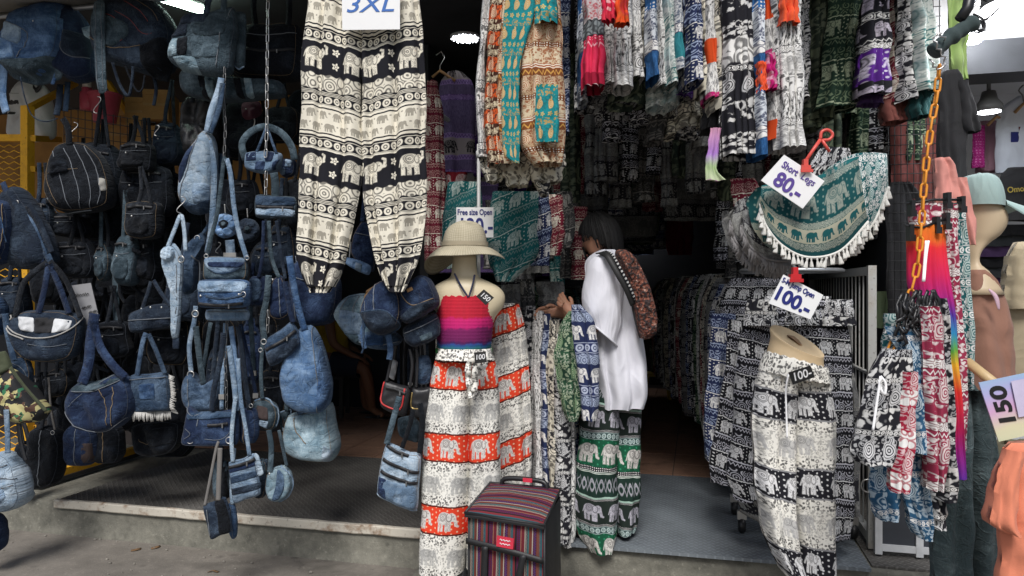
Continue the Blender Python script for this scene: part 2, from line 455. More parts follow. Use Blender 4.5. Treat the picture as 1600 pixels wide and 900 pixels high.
FB['panda'] = fabric('fabric_black_band_cream_elephants', [(.098, 'elephdot', (.74, .74, .74), BK, {'dot': (.66, .66, .66), 'ln': (.08, .08, .08)}), (.006, 'plain', BK, GY),
    (.038, 'flora', BK, WB, {'s': 92}), (.098, 'floraeleph', (.10, .10, .10), WB, {'el': (.42, .42, .42)}), (.038, 'flora', BK, WB, {'s': 92}), (.006, 'plain', BK, GY)], jit=False, warp=.005)
FB['green'] = fabric('fabric_green_black_elephants', [(.020, 'dots', WH, BK), (.125, 'elephdot', (.60, .58, .54), GR, {'dot': (.03, .24, .12), 'ln': BK, 'cell': 1.05}), (.035, 'rings', (.42, .52, .50), (.03, .06, .06)),
    (.012, 'dots', WH, BK), (.105, 'eleph', (.42, .41, .46), (.012, .02, .016), {'ln': BK, 'cell': 1.15}), (.010, 'dots', WH, BK), (.008, 'plain', BK, (.35, .50, .42)), (.105, 'ogee', (.38, .38, .42), (.010, .03, .022)), (.012, 'stripe', WH, GR)], jit=False, warp=.005, voff=.05)
FB['greenmix'] = fabric('fabric_green_leaf', [(.09, 'paisley', (.05, .16, .06), (.015, .05, .03), {'c2': (.35, .42, .28), 'ln': (.4, .45, .32)}), (.05, 'flora', (.40, .45, .34), (.02, .07, .035))])
FB['navyel'] = fabric('fabric_navy_elephants', [(.09, 'eleph', WH, NV), (.05, 'scroll', (.36, .42, .55), NV), (.05, 'rings', (.45, .5, .62), (.02, .03, .10))])
FB['wpais'] = fabric('fabric_white_paisley', [(.08, 'paisley', (.72, .71, .69), (.60, .59, .58), {'c2': BK, 'ln': BK, 's': 100}), (.05, 'flora', BK, WH, {'s': 70}), (.035, 'scroll', WH, BK), (.10, 'lines', (.25, .25, .25), WH)])
FB['wlines'] = fabric('fabric_white_sketch', [(.10, 'lines', (.06, .06, .06), WH), (.07, 'flora', BK, WH, {'s': 70}), (.08, 'floraeleph', CH, WH), (.03, 'scroll', WH, BK)])
FB['bkfloral'] = fabric('fabric_black_white_floral', [(.10, 'flora', WH, BK, {'s': 42}), (.10, 'paisley', (.6, .6, .6), BK, {'fl': 0, 'ln': BK}), (.020, 'rings', WH, BK), (.12, 'scroll', WH, BK), (.06, 'flora', WH, BK, {'s': 60}), (.04, 'plain', BK, BK)])
FB['bkpais'] = fabric('fabric_black_paisley', [(.075, 'paisley', (.66, .66, .66), BK, {'c2': (.55, .55, .55), 'ln': BK, 's': 95}), (.016, 'rings', WH, BK), (.06, 'flora', WH, BK, {'s': 45})])
FB['rdpais'] = fabric('fabric_crimson_paisley', [(.07, 'paisley', (.70, .55, .55), (.33, .012, .04), {'c2': (.66, .5, .5), 'ln': (.33, .012, .04), 's': 95}), (.05, 'scroll', WH, (.36, .012, .04))])
FB['blpais'] = fabric('fabric_blue_paisley', [(.075, 'paisley', (.52, .62, .68), (.02, .085, .17), {'c2': (.5, .6, .66), 'ln': (.02, .085, .17), 's': 95}), (.018, 'rings', WH, (.02, .085, .17)), (.05, 'flora', (.5, .6, .66), (.02, .085, .17), {'s': 60})])
FB['pkpais'] = fabric('fabric_rose_paisley', [(.08, 'paisley', (.68, .58, .56), (.30, .03, .07), {'c2': WH, 'ln': (.3, .03, .07), 's': 95}), (.02, 'zig', WH, (.3, .03, .07)), (.03, 'scroll', WH, MR), (.05, 'flora', WH, (.3, .03, .07), {'s': 60})])
FB['tlpais'] = fabric('fabric_teal_paisley', [(.075, 'paisley', (.45, .55, .52), (.01, .10, .11), {'c2': WH, 'ln': (.01, .1, .11), 's': 90}), (.03, 'rings', WH, TL)])
FB['tlwhite'] = fabric('fabric_teal_white', [(.12, 'floraeleph', TL, (.62, .66, .62), {'el': (.3, .42, .42)}), (.05, 'flora', TL, (.6, .64, .6)), (.05, 'scroll', (.5, .55, .5), TL)])
FB['fringe'] = fabric('fabric_teal_border_elephants', [(.020, 'plain', TL, (0.006, 0.056, 0.062)), (.030, 'scroll', (0.260, 0.291, 0.248), (0.037, 0.087, 0.081)), (.052, 'eleph', (0.007, 0.081, 0.087), (0.360, 0.360, 0.273), {'ln': (0.007, 0.081, 0.087), 'cell': 1.2}),
    (.025, 'scroll', (0.279, 0.310, 0.260), (0.062, 0.112, 0.099)), (.13, 'elephdot', (0.223, 0.254, 0.217), (0.003, 0.053, 0.057), {'dot': (0.136, 0.205, 0.180), 'ln': (0.031, 0.093, 0.093), 'cell': 1.2}), (.03, 'scroll', (0.248, 0.285, 0.248), (0.019, 0.074, 0.074)), (.3, 'flora', (0.217, 0.248, 0.223), TL, {'s': 40})], jit=False)
FB['gold'] = fabric('fabric_brown_gold_paisley', [(.075, 'paisley', (.72, .60, .42), (.50, .36, .22), {'c2': (.22, .05, .015), 'ln': (.40, .09, .02), 's': 110}), (.03, 'zig', GD, BR), (.02, 'stripe', CR, (.35, .09, .02)), (.07, 'flora', (.30, .08, .02), (.66, .55, .38), {'s': 80}), (.02, 'dots', CR, BR)])
FB['tealgold'] = fabric('fabric_turquoise_gold', [(.06, 'paisley', (.55, .30, .06), (.008, .24, .26), {'c2': (.02, .15, .16), 'ln': (.6, .55, .4), 's': 100}), (.03, 'flora', (.5, .30, .07), (.008, .25, .27), {'s': 90}), (.03, 'flowers', (.62, .42, .12), (.008, .24, .26))])
FB['orpais'] = fabric('fabric_orange_paisley', [(.06, 'paisley', (.65, .55, .38), (.60, .09, .015), {'c2': (.04, .02, .02), 'ln': (.5, .06, .01), 's': 95}), (.05, 'flora', (.7, .6, .42), (.06, .02, .012), {'s': 80})])
FB['pinkband'] = fabric('fabric_crimson_band', [(.05, 'plain', RD, (.30, .006, .03)), (.11, 'lines', (.62, .03, .08), (.60, .02, .075)), (.03, 'zig', (.75, .35, .4), (.55, .02, .07)), (.02, 'dots', (.8, .4, .45), (.55, .02, .07)), (.07, 'scroll', (.22, .25, .26), BK), (.10, 'flora', (.5, .08, .1), (.62, .55, .55))], jit=False)
FB['blueband'] = fabric('fabric_blue_white', [(.12, 'lines', (.03, .12, .30), (.015, .07, .19)), (.05, 'scroll', WH, NV), (.13, 'flora', NV, (.62, .66, .7)), (.03, 'dots', WH, BL)])
FB['tealband'] = fabric('fabric_aqua_white', [(.10, 'lines', (.02, .17, .20), (.03, .22, .25)), (.04, 'scroll', WH, NV), (.16, 'flora', (.05, .08, .14), (.6, .62, .62))])
FB['orangeband'] = fabric('fabric_orange_white', [(.10, 'plain', OR, OR), (.14, 'lines', (.2, .2, .2), WH), (.05, 'flora', BK, WH), (.09, 'floraeleph', (.6, .2, .3), MG), (.12, 'lines', (.25, .25, .25), WH)])
FB['creamflora'] = fabric('fabric_cream_flora', [(.12, 'flora', (.08, .07, .06), (.66, .62, .5), {'s': 45}), (.06, 'scroll', CR, BK), (.09, 'paisley', (.6, .56, .46), CH, {'c2': CR, 'ln': BK})])
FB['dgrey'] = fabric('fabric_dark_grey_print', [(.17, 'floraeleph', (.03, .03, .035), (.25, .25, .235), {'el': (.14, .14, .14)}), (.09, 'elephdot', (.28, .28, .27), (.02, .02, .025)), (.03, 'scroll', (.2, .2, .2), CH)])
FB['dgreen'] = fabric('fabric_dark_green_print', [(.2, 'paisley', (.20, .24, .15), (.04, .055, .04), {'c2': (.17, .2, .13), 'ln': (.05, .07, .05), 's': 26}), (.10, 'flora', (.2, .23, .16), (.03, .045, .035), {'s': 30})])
FB['purple1'] = fabric('fabric_purple_elephant_block', [(.14, 'elephdot', (.55, .5, .62), (.085, .015, .22), {'ln': BK}), (.03, 'scroll', WH, BK), (.02, 'zig', WH, CH), (.08, 'eleph', (.55, .5, .58), BK), (.03, 'rings', WH, CH), (.12, 'elephup', (.5, .45, .55), BK)])
FB['shirtpurple'] = fabric('fabric_lilac_shirt', [(.035, 'scroll', (.3, .2, .45), (.10, .04, .2)), (.06, 'lines', (.11, .08, .17), (.16, .12, .24)), (.03, 'zig', (.1, .05, .2), (.3, .2, .45)), (.10, 'eleph', (.01, .01, .015), (.34, .30, .30), {'cell': 1.6}), (.03, 'zig', (.1, .05, .2), (.3, .2, .45)), (.20, 'lines', (.11, .08, .17), (.17, .13, .26))], jit=False)
def tiedye(nm, stops, per):
    m, b = newmat('fabric_' + nm); u, v, _ = sep(uvco()); n = noise(vec(u * 2.0, v * .6, 0.0), 12, 3)
    c = ramp(fract((v + (n - .5) * .05) * (1 / per)), stops)
    put(b.inputs['Base Color'], mix(c, (.02, .01, .02), noise(vec(u * 6.0, v * .5, 0.0), 14, 3) * .25)); b.inputs['Roughness'].default_value = .85
    put(b.inputs['Normal'], bump(noise(vec(u * 14.0, v * .4, 0.0), 10, 2), .3, .006)); FB[nm] = m; MATS[nm] = m
tiedye('rainbow', [(0, (.10, .02, .35)), (.10, (.35, .01, .25)), (.2, (.6, .01, .10)), (.34, (.75, .03, .02)), (.44, (.8, .45, .02)), (.50, (.12, .4, .05)), (.56, (.02, .25, .5)), (.63, (.08, .03, .35)), (.70, (.45, .01, .22)), (.80, (.70, .01, .10)), (.9, (.80, .02, .03)), (.93, (.82, .14, .01)), (1, (.85, .22, .01))], .785)
tiedye('dimrainbow', [(0, (.02, .08, .05)), (.4, (.10, .12, .02)), (.7, (.22, .08, .02)), (1, (.16, .01, .03))], .5)
tiedye('pastel', [(0, (.55, .62, .40)), (.15, (.45, .6, .3)), (.3, (.42, .2, .6)), (.7, (.7, .35, .35)), (1, (.6, .3, .5))], .35)
tiedye('tubetop', [(0, (.01, .16, .07)), (.05, (.01, .13, .20)), (.10, (.015, .07, .28)), (.13, (.05, .004, .09)), (.18, (.15, .003, .085)), (.38, (.20, .004, .10)), (.42, (.55, .006, .16)), (.56, (.66, .010, .16)), (.60, (.55, .008, .035)), (1, (.62, .010, .03))], .25)
D = {}
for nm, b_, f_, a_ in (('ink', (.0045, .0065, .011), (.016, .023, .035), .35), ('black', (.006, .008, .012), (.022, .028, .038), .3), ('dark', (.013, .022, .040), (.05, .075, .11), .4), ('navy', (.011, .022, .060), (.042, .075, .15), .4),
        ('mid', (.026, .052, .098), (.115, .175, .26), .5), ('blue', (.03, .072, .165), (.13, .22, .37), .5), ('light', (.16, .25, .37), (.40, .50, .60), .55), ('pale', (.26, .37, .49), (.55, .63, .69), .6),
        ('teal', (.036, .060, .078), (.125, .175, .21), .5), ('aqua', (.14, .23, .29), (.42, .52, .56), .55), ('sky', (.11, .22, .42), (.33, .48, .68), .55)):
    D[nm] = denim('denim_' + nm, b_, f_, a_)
thread = plain('thread_tan', (.20, .14, .08), .8, var=.05, bmp=0); thread_w = plain('thread_pale', (.15, .165, .185), .8, var=.05, bmp=0); thread_r = plain('thread_red', (.32, .06, .05), .8, var=.05, bmp=0)
thread_d = plain('thread_dark_blue', (.055, .065, .085), .8, var=.05, bmp=0)
steel = plain('steel', (.55, .54, .52), .38, .9, var=.15, bmp=0); dsteel = plain('dull_steel', (.22, .22, .22), .5, .8, var=.2, bmp=0); brass = plain('brass', (.45, .33, .14), .4, .9, bmp=0)
zipm = plain('zip_black', (.012, .012, .014), .6, bmp=.1); leather = plain('black_leather', (.015, .015, .017), .45, bmp=.2)
bplastic = plain('black_plastic', (.012, .012, .013), .4, bmp=0); rplastic = plain('coral_plastic', (.62, .08, .06), .4, bmp=0)

# ------------------------------------------------------------------ cloth
def cloth(mb, fr, rows, thick=.08, nf=4, amp=.012, seed=0, nz=26, nm=22, shear=0.0, vshift=0.0, uscale=1.15, m=0, top=False, gather=1.0, hem=.002, u0=0.0, yoff=0.0, edge=.5, warp=0.0):
    """a closed hanging sleeve of fabric; rows (py, left px, right px); folds run down it"""
    rs = lerp_rows(rows, nz); rnd = random.Random(seed * 31 + 5); p1, p2, p3, p4 = [rnd.random() * 6.28 for _ in range(4)]
    pts = []; uvs = []
    z0 = fr.loc(*((rs[0][1] + rs[0][2]) / 2, rs[0][0]))[1]; z1 = fr.loc((rs[-1][1] + rs[-1][2]) / 2, rs[-1][0])[1]
    wref = max(abs(fr.loc(r[2], r[0])[0] - fr.loc(r[1], r[0])[0]) for r in rs)
    for k, (py, l, r_) in enumerate(rs):
        v = k / (nz - 1)
        xl, za = fr.loc(l, py); xr, zb = fr.loc(r_, py); row = []; uv = []
        g = .35 + .65 * v
        for side in (0, 1):
            for j in range(nm):
                s = j / (nm - 1) if side == 0 else 1 - j / (nm - 1)
                if j in (0, nm - 1): ep = 0.0
                else: ep = (1 - abs(2 * s - 1) ** 3) ** edge
                fold = g * (math.sin(6.283 * nf * s + p1 + .8 * math.sin(2.6 * v + p3)) + .55 * math.sin(6.283 * nf * 1.73 * s + p2 - 1.3 * v) + .35 * math.sin(6.283 * nf * .6 * s + p4 + 2 * v))
                fold += gather * .45 * (1 - v) ** 2 * math.sin(6.283 * nf * 2.6 * s + p4)
                wn_ = mn.noise(Vector((s * 3.1 + seed, v * 5.3, side * 2.7))) * amp * 1.3
                x = xl + (xr - xl) * s + amp * .5 * math.cos(6.283 * nf * s + p1) * g * (1 if 0 < j < nm - 1 else .3)
                x += amp * .9 * mn.noise(Vector((seed * 1.7, v * 6.1, s * 1.3)))
                y = (-1 if side == 0 else 1) * thick * .5 * ep * (.6 + .4 * v) + amp * fold * (1 if 0 < j < nm - 1 else .6) + wn_
                z = za + (zb - za) * s
                if k == nz - 1: z += hem * math.sin(6.283 * nf * s + p2)
                row.append((x, y + yoff, z))
                us = s * wref * uscale + (0 if side == 0 else wref * uscale * .37)
                uv.append((us + u0, z - z1 + vshift + shear * (x - (xl + xr) / 2) + warp * fold))
        pts.append(row); uvs.append(uv)
    base = mb.grid(pts, uvs, closed=True, m=m, flip=True)
    n = 2 * nm
    if top:
        mb.cap([base + k for k in range(n)], m=m)
    return mb
def mid(rows): return sum((r[1] + r[2]) / 2 for r in rows) / len(rows)
def garment(name, label, cat, y, rows, mat, group=None, rot=TH, **kw):
    pb = max(r[0] for r in rows); fr = Fr(mid(rows), pb, y, rot)
    mb = cloth(MB(), fr, rows, **kw)
    o = mb.build(name, mat); fr.put(o); return tag(o, label, cat, group)
def strip(l, r, t, b, sl=0, fl=0): return [(t, l, r), ((t + b) / 2, l + sl / 2 - fl / 2, r + sl / 2 + fl / 2), (b, l + sl - fl, r + sl + fl)]

# ------------------------------------------------------------------ stuffed / sewn shapes
def soft_poly(pts, n):
    """outline between the straight polygon and its smooth curve, so corners stay corners"""
    c = cr(pts, n, closed=True); N = len(pts); k = .25 if N <= 5 else .6
    ln = [max(1e-6, math.dist(pts[i], pts[(i + 1) % N])) for i in range(N)]; tot = sum(ln); out = []
    for q in range(n):
        d = tot * q / n; i = 0
        while i < N - 1 and d > ln[i]: d -= ln[i]; i += 1
        t = min(1, d / ln[i]); a, b = pts[i], pts[(i + 1) % N]
        out.append(tuple(k * u + (1 - k) * (x + (y - x) * t) for u, x, y in zip(c[q], a, b)))
    return out
class Pil:
    """an outline traced on a plane, blown up to a real thickness"""
    def __init__(s, pts, d, n=44, flat=7, sag=.28):
        s.o = soft_poly(pts, n); s.d = d; s.flat = flat; s.sag = sag
        s.cx = (min(p[0] for p in s.o) + max(p[0] for p in s.o)) / 2; s.cz = (min(p[1] for p in s.o) + max(p[1] for p in s.o)) / 2
        s.z0 = min(p[1] for p in s.o); s.z1 = max(p[1] for p in s.o)
        s.pol = sorted((math.atan2(p[1] - s.cz, p[0] - s.cx), math.hypot(p[0] - s.cx, p[1] - s.cz)) for p in s.o)
    wr = 0.0; seed = 0.0
    def wob(s, x, z, side, r):
        wr, seed = s.wr, s.seed; t = (z - s.z0) / max(1e-6, s.z1 - s.z0); dr = (.25 + max(0.0, t - .3) * 2.2) * math.sin((x - s.cx) * (62 - 25 * t) + seed + 2.5 * mn.noise(Vector((seed, z * 7, x * 3))))
        return (dr * wr * .75 + mn.noise(Vector((x * 11 + seed, z * 8 + x * 5, side * 3.0))) * wr * 2.2 + (.5 - abs(mn.noise(Vector((x * 16 + seed, z * 26 - x * 9, side))))) * wr * 1.5 + mn.noise(Vector((x * 45, z * 40 + seed, side))) * wr * .7) * (1 - min(1, r) ** 8)
    def prof(s, r, z):
        t = (z - s.z0) / max(1e-6, s.z1 - s.z0)
        return s.d / 2 * max(0.0, 1 - min(1, r) ** s.flat) ** .5 * (1 + s.sag * (.5 - t))
    def surf(s, x, z):
        a = math.atan2(z - s.cz, x - s.cx); q = math.hypot(x - s.cx, z - s.cz); P = s.pol; rr = None
        for i in range(len(P)):
            if P[i][0] > a:
                b, c = P[i - 1], P[i]; da = (c[0] - b[0]) % 6.2832 or 1e-6
                rr = b[1] + (c[1] - b[1]) * (((a - b[0]) % 6.2832) / da); break
        if rr is None: rr = P[0][1]
        q /= max(1e-6, rr); return -s.prof(q, z) - s.wob(x, z, -1, q)
    def mesh(s, mb, wr=.006, seed=0, m=0, on=None, uvr=0.0, rings=(1, .985, .95, .90, .83, .74, .64, .52, .4, .26, .13)):
        """on: another Pil this one is sewn to the front of"""
        n = len(s.o); ca, sa = math.cos(uvr), math.sin(uvr); s.wr = wr; s.seed = seed
        def add(x, z, y): return mb.vert((x, y, z), (x * ca - z * sa, x * sa + z * ca))
        for side in ((-1, 1) if on is None else (-1,)):
            prev = None
            for r in rings:
                ids = []
                for (ox, oz) in s.o:
                    x = s.cx + (ox - s.cx) * r; z = s.cz + (oz - s.cz) * r
                    y = side * (s.prof(r, z) + s.wob(x, z, side, r))
                    if on is not None: y += on.surf(x, z) + .0005
                    if on is not None and r == 1: y += .004
                    ids.append(add(x, z, y)); mb.worn[ids[-1]] = max(0.0, (r - .90) / .1) if r < .999 else 1.0
                if prev:
                    for j in range(n):
                        a, b, c, d_ = prev[j], prev[(j + 1) % n], ids[(j + 1) % n], ids[j]
                        mb.face(*((a, b, c, d_) if side == -1 else (d_, c, b, a)), m=m)
                prev = ids
            c = add(s.cx, s.cz, side * (s.prof(0, s.cz) + s.wob(s.cx, s.cz, side, 0)) + (on.surf(s.cx, s.cz) if on else 0))
            for j in range(n):
                f = (prev[j], prev[(j + 1) % n], c); mb.face(*(f if side == -1 else f[::-1]), m=m)
        return mb

def torus(mb, c, R_, r, axis='y', n=16, m=0):
    pts = []
    for k in range(n):
        a = 6.2832 * k / n; p = {'y': (R_ * math.cos(a), 0, R_ * math.sin(a)), 'x': (0, R_ * math.cos(a), R_ * math.sin(a)), 'z': (R_ * math.cos(a), R_ * math.sin(a), 0)}[axis]
        pts.append((c[0] + p[0], c[1] + p[1], c[2] + p[2]))
    return mb.tube(pts, r, 6, m=m, closed=True)
def ball(mb, c, rx, ry, rz, nu=14, nv=9, m=0):
    rows = []; uvs = []
    for i in range(nv + 1):
        a = math.pi * i / nv - math.pi / 2
        rows.append([(c[0] + rx * math.cos(a) * math.cos(b), c[1] + ry * math.cos(a) * math.sin(b), c[2] + rz * math.sin(a)) for b in [6.2832 * j / nu for j in range(nu)]])
    mb.grid(rows, None, closed=True, m=m); return mb

SEED = [0]
def bag(name, label, y, outline, d, mat, parts=(), rot=None, cat='bag', group=None, wr=.0075, flat=7.5, sag=.26, uvr=0.0):
    """bag from its traced outline: body, then the parts sewn to it, all in metres on its own plane"""
    SEED[0] += 1; sd = SEED[0]; d *= .82
    if rot is None: rot = TH + R(random.Random(sd).uniform(-9, 9))
    cx = sum(p[0] for p in outline) / len(outline); pb = max(p[1] for p in outline)
    fr = Fr(cx, pb, y, rot); root = empty(name, label, cat, group); fr.put(root)
    L = lambda p, off=0.0: fr.loc(p[0], p[1], off)
    body = Pil([L(p) for p in outline], d, flat=flat, sag=sag)
    bo = body.mesh(MB(), wr * 1.25, sd * 3.7, uvr=uvr).build('body', mat, root)
    if mat.name.startswith('denim') and d > .04:                 # double sewn edge
        P = []
        for (ox, oz) in body.o:
            x = body.cx + (ox - body.cx) * .93; z = body.cz + (oz - body.cz) * .93; P.append((x, body.surf(x, z) - .0012, z))
        MB().tube(P, .0009, 4, closed=True).build('edge_stitch', thread_d if sd % 4 else thread, root)
    for part in parts:
        k = part[0]
        if k in ('pocket', 'flap', 'panel', 'patch', 'tag', 'base'):
            dd = part[2]; pm = part[3]
            q = Pil([L(p) for p in part[1]], dd * 2, n=28, flat=8, sag=.2)
            mo = q.mesh(MB(), wr * .4, sd * 5.1, on=body, rings=(1, .98, .93, .85, .72, .55, .36, .18)).build(k, pm, root)
        elif k == 'strap':
            pts = cr([(p[0], p[1], p[2] if len(p) > 2 else -d * .35) for p in part[1]], 22)
            P = []
            for (a, b, o_) in pts:
                x, z = L((a, b), o_); P.append((x, o_, z))
            MB().ribbon(P, part[2] * fr.m, .006).build('strap', part[3], root)
        elif k in ('seam', 'piping', 'zip', 'stitch'):
            P = []
            for (a, b) in cr(part[1], 24):
                x, z = L((a, b)); P.append((x, body.surf(x, z) - (.005 if k == 'zip' else .0025), z))
            rr = {'seam': .0022, 'stitch': .0012, 'piping': .004, 'zip': .004}[k]
            if k == 'zip':
                zo = MB().ribbon(P, .014, .003).build('zip', zipm, root)
                e = P[len(P) * 2 // 3]; MB().box(e[0] - .003, e[0] + .003, e[1] - .006, e[1] - .002, e[2] - .016, e[2] + .002).build('zip_pull', dsteel, zo, False)
            else: MB().tube(P, rr, 6).build(k, part[2] if len(part) > 2 else mat, root)
        elif k == 'ring':
            o_ = part[4] if len(part) > 4 else -d * .45
            x, z = L(part[1], o_); torus(MB(), (x, o_, z), part[2] * fr.m, max(.0016, part[2] * fr.m * .18)).build('ring', part[3], root)
        elif k == 'rivet':
            x, z = L(part[1]); ball(MB(), (x, body.surf(x, z), z), .006, .004, .006, 10, 6).build('rivet', steel, root)
        elif k == 'fringe':
            mb = MB(); P = cr(part[1], part[3])
            for i, (a, b) in enumerate(P):
                x, z = L((a, b)); ln = part[2] * fr.m * random.uniform(.7, 1.15); dx = random.uniform(-.004, .004) + part[4][0] * ln; dz = part[4][1] * ln
                yy = body.surf(x, z) - .003
                mb.ribbon([(x, yy, z), (x + dx * .5, yy - .003, z + dz * .5), (x + dx, yy, z + dz)], .006, .002)
            f = mb.build('fringe', part[5], root); f['kind'] = 'stuff'
        elif k == 'cord':
            P = []
            for (a, b, o_) in cr([(p[0], p[1], p[2] if len(p) > 2 else -d * .5) for p in part[1]], 20):
                x, z = L((a, b), o_); P.append((x, o_, z))
            MB().tube(P, part[2] * fr.m / 2, 6).build('cord', part[3], root)
    return root
def chain(name, label, y, pts, link_px, wire, mat, rot=TH, group=None):
    """chain of single links, alternate links turned a quarter"""
    fr = Fr(pts[-1][0], pts[-1][1], y, rot); root = empty(name, label, 'chain', group); fr.put(root)
    P = [Vector((fr.loc(p[0], p[1])[0], (p[2] if len(p) > 2 else 0), fr.loc(p[0], p[1])[1])) for p in cr(pts, 160)]
    ll = link_px * fr.m; w_ = ll * .30; st = ll - 2.6 * wire
    pathl = []
    for i in range(10):
        a = math.pi * i / 9; pathl.append((w_ * .5 * math.cos(a), 0, (ll / 2 - w_ * .5 - wire) + w_ * .5 * math.sin(a) + 0))
    for i in range(10):
        a = math.pi + math.pi * i / 9; pathl.append((w_ * .5 * math.cos(a), 0, -(ll / 2 - w_ * .5 - wire) + w_ * .5 * math.sin(a)))
    me = MB().tube(pathl, wire, 6, closed=True).mesh('link', mat)
    L = 0; nxt = 0; k = 0
    for i in range(1, len(P)):
        seg = (P[i] - P[i - 1]).length
        while L + seg >= nxt:
            t = (P[min(i + 3, len(P) - 1)] - P[max(i - 4, 0)]).normalized()
            c = P[i - 1].lerp(P[i], (nxt - L) / max(seg, 1e-6))
            o = link('link', me, root); o.location = c
            q = t.to_track_quat('Z', 'Y'); o.rotation_mode = 'QUATERNION'
            o.rotation_quaternion = q @ Matrix.Rotation((k % 2) * math.pi / 2 + math.radians(18 + random.uniform(-12, 12)), 3, 'Z').to_quaternion()
            nxt += st; k += 1
        L += seg
    return root
def shook(name, label, y, px, py, hpx, mat=steel, group='s hooks'):
    fr = Fr(px, py + hpx, y, TH + R(random.uniform(-30, 30))); s_ = hpx * fr.m; P = []
    for i in range(24):
        t = i / 23; a = -2.6 + 5.2 * t
        P.append((math.sin(t * 6.2832) * s_ * .22, 0, s_ * (.5 + .46 * math.cos(t * math.pi)) + 0))
    o = MB().tube(P, .0022, 6).build(name, mat); fr.put(o); return tag(o, label, 'hook', group)
def letters(txt, size, mat, parent, loc, rot=(math.pi / 2, 0, 0), bold=0.0, shear=0.0, name='lettering', sx=1.0):
    cu = bpy.data.curves.new('lettering', 'FONT'); cu.body = txt; cu.size = size; cu.align_x = 'CENTER'; cu.align_y = 'CENTER'
    cu.extrude = .0008; cu.offset = bold; cu.shear = shear; cu.resolution_u = 4
    t = bpy.data.objects.new('lettering', cu); COL.objects.link(t)
    dg = bpy.context.evaluated_depsgraph_get(); me = bpy.data.meshes.new_from_object(t.evaluated_get(dg))
    bpy.data.objects.remove(t); me.materials.clear()
    o = link(name, me, parent, mat); o.location = loc; o.rotation_euler = rot; o.scale = (sx, 1, 1); return o
# ------------------------------------------------------------------ surfaces of the setting
def m_concrete(name, col, dark, crack=True, sc_=1.0, rough=.9):
    m, b = newmat(name); p = worldpos()
    n1 = noise(p, 1.3 * sc_, 5, .65); n2 = noise(p, 9 * sc_, 5, .7); n3 = noise(p, 110, 2, .6); n4 = noise(p, 34, 3, .7)
    c = mix(dark, col, step01(n1 * .6 + n2 * .5, .38, .70))
    c = mix(c, tuple(x * 1.5 for x in col), step01(n4, .58, .74) * .5)
    c = mix(c, tuple(x * .45 for x in col), step01(n3, .60, .75) * .55)
    h = n3 * .7 + n2 * .8 + n4 * .5
    c = mix(c, tuple(x * .35 for x in dark), step01(noise(p, .9 * sc_, 4, .7, 1.0), .54, .66) * .6); c = mix(c, tuple(x * .5 for x in dark), step01(voro(p, 5.5 * sc_), .16, .05) * .5)
    if crack:
        px_, py_, pz_ = sep(p); d = voro(vec(px_ + n2 * .35, py_ + n1 * .3, pz_), 1.1, 'DISTANCE_TO_EDGE'); k = lt(d, .006) * step01(n1, .42, .6)
        c = mix(c, tuple(x * .35 for x in dark), k * .7); h = h - k * .8
    put(b.inputs['Base Color'], c); put(b.inputs['Roughness'], rough - n2 * .15); put(b.inputs['Normal'], bump(h, .55, .006)); MATS[name] = m; return m
mat_street = m_concrete('street_concrete', (.235, .212, .182), (.13, .117, .10))
mat_step = m_concrete('step_concrete', (.23, .22, .18), (.085, .083, .068), False, 1.6)
def m_plate(name, col, dirt, bumpy=.9):
    """tread plate: crossing raised ribs, grime between them"""
    m, b = newmat(name); p = worldpos(); x, y, z = sep(p)
    k = 1 / .028; a = fract((x + y) * (k * .7071)); c_ = fract((y - x) * (k * .7071)); par = floor((x + y) * (k * .7071)) + floor((y - x) * (k * .7071))
    od = fract(par * .5) * 2.0
    e1 = sd_ell(a - .5, c_ - .5, 0.0, 0.0, .46, .14); e2 = sd_ell(a - .5, c_ - .5, 0.0, 0.0, .14, .46)
    r = soft(e1, .12) * od + soft(e2, .12) * (1.0 - od)
    n = noise(p, 3, 5, .65); n2 = noise(p, 40, 3)
    c = mix(mix(dirt, col, step01(n, .35, .65)), tuple(v_ * 1.5 for v_ in col), r * .45)
    put(b.inputs['Base Color'], c); put(b.inputs['Roughness'], .75 - r * .2 + (n2 - .5) * .2); b.inputs['Metallic'].default_value = .25
    put(b.inputs['Normal'], bump(r + n2 * .2, bumpy, .004)); MATS[name] = m; return m
mat_plate_l = m_plate('tread_plate_brown', (.15, .142, .13), (.075, .07, .064)); mat_plate_r = m_plate('tread_plate_blue', (.19, .215, .235), (.115, .13, .145), .5)
def m_rust(name, paint, rust):
    m, b = newmat(name); p = worldpos(); n = noise(p, 11, 5, .7); n2 = noise(p, 60, 3)
    c = mix(paint, rust, step01(n, .52, .68) * .8); c = mix(c, (.05, .035, .025), step01(n2, .62, .75) * .6)
    put(b.inputs['Base Color'], c); b.inputs['Roughness'].default_value = .75; put(b.inputs['Normal'], bump(n + n2, .4, .003)); MATS[name] = m; return m
mat_edge = m_rust('edge_rusty_paint', (.55, .51, .43), (.22, .12, .06)); mat_frame_w = m_rust('frame_chipped_white', (.40, .40, .38), (.36, .33, .28))
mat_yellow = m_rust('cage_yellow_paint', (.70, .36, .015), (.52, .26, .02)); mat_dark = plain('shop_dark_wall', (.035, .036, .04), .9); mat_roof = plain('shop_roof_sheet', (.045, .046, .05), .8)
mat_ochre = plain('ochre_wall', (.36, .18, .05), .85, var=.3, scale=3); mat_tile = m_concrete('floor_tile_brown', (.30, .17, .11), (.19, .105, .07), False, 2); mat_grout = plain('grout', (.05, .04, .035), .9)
mat_canopy = plain('canopy_canvas', (.34, .32, .28), .85, var=.2, scale=3); white_card = plain('card_white', (.80, .80, .79), .55, var=.02, bmp=.02); pipe_m = plain('rail_pipe', (.4, .41, .42), .4, .7)

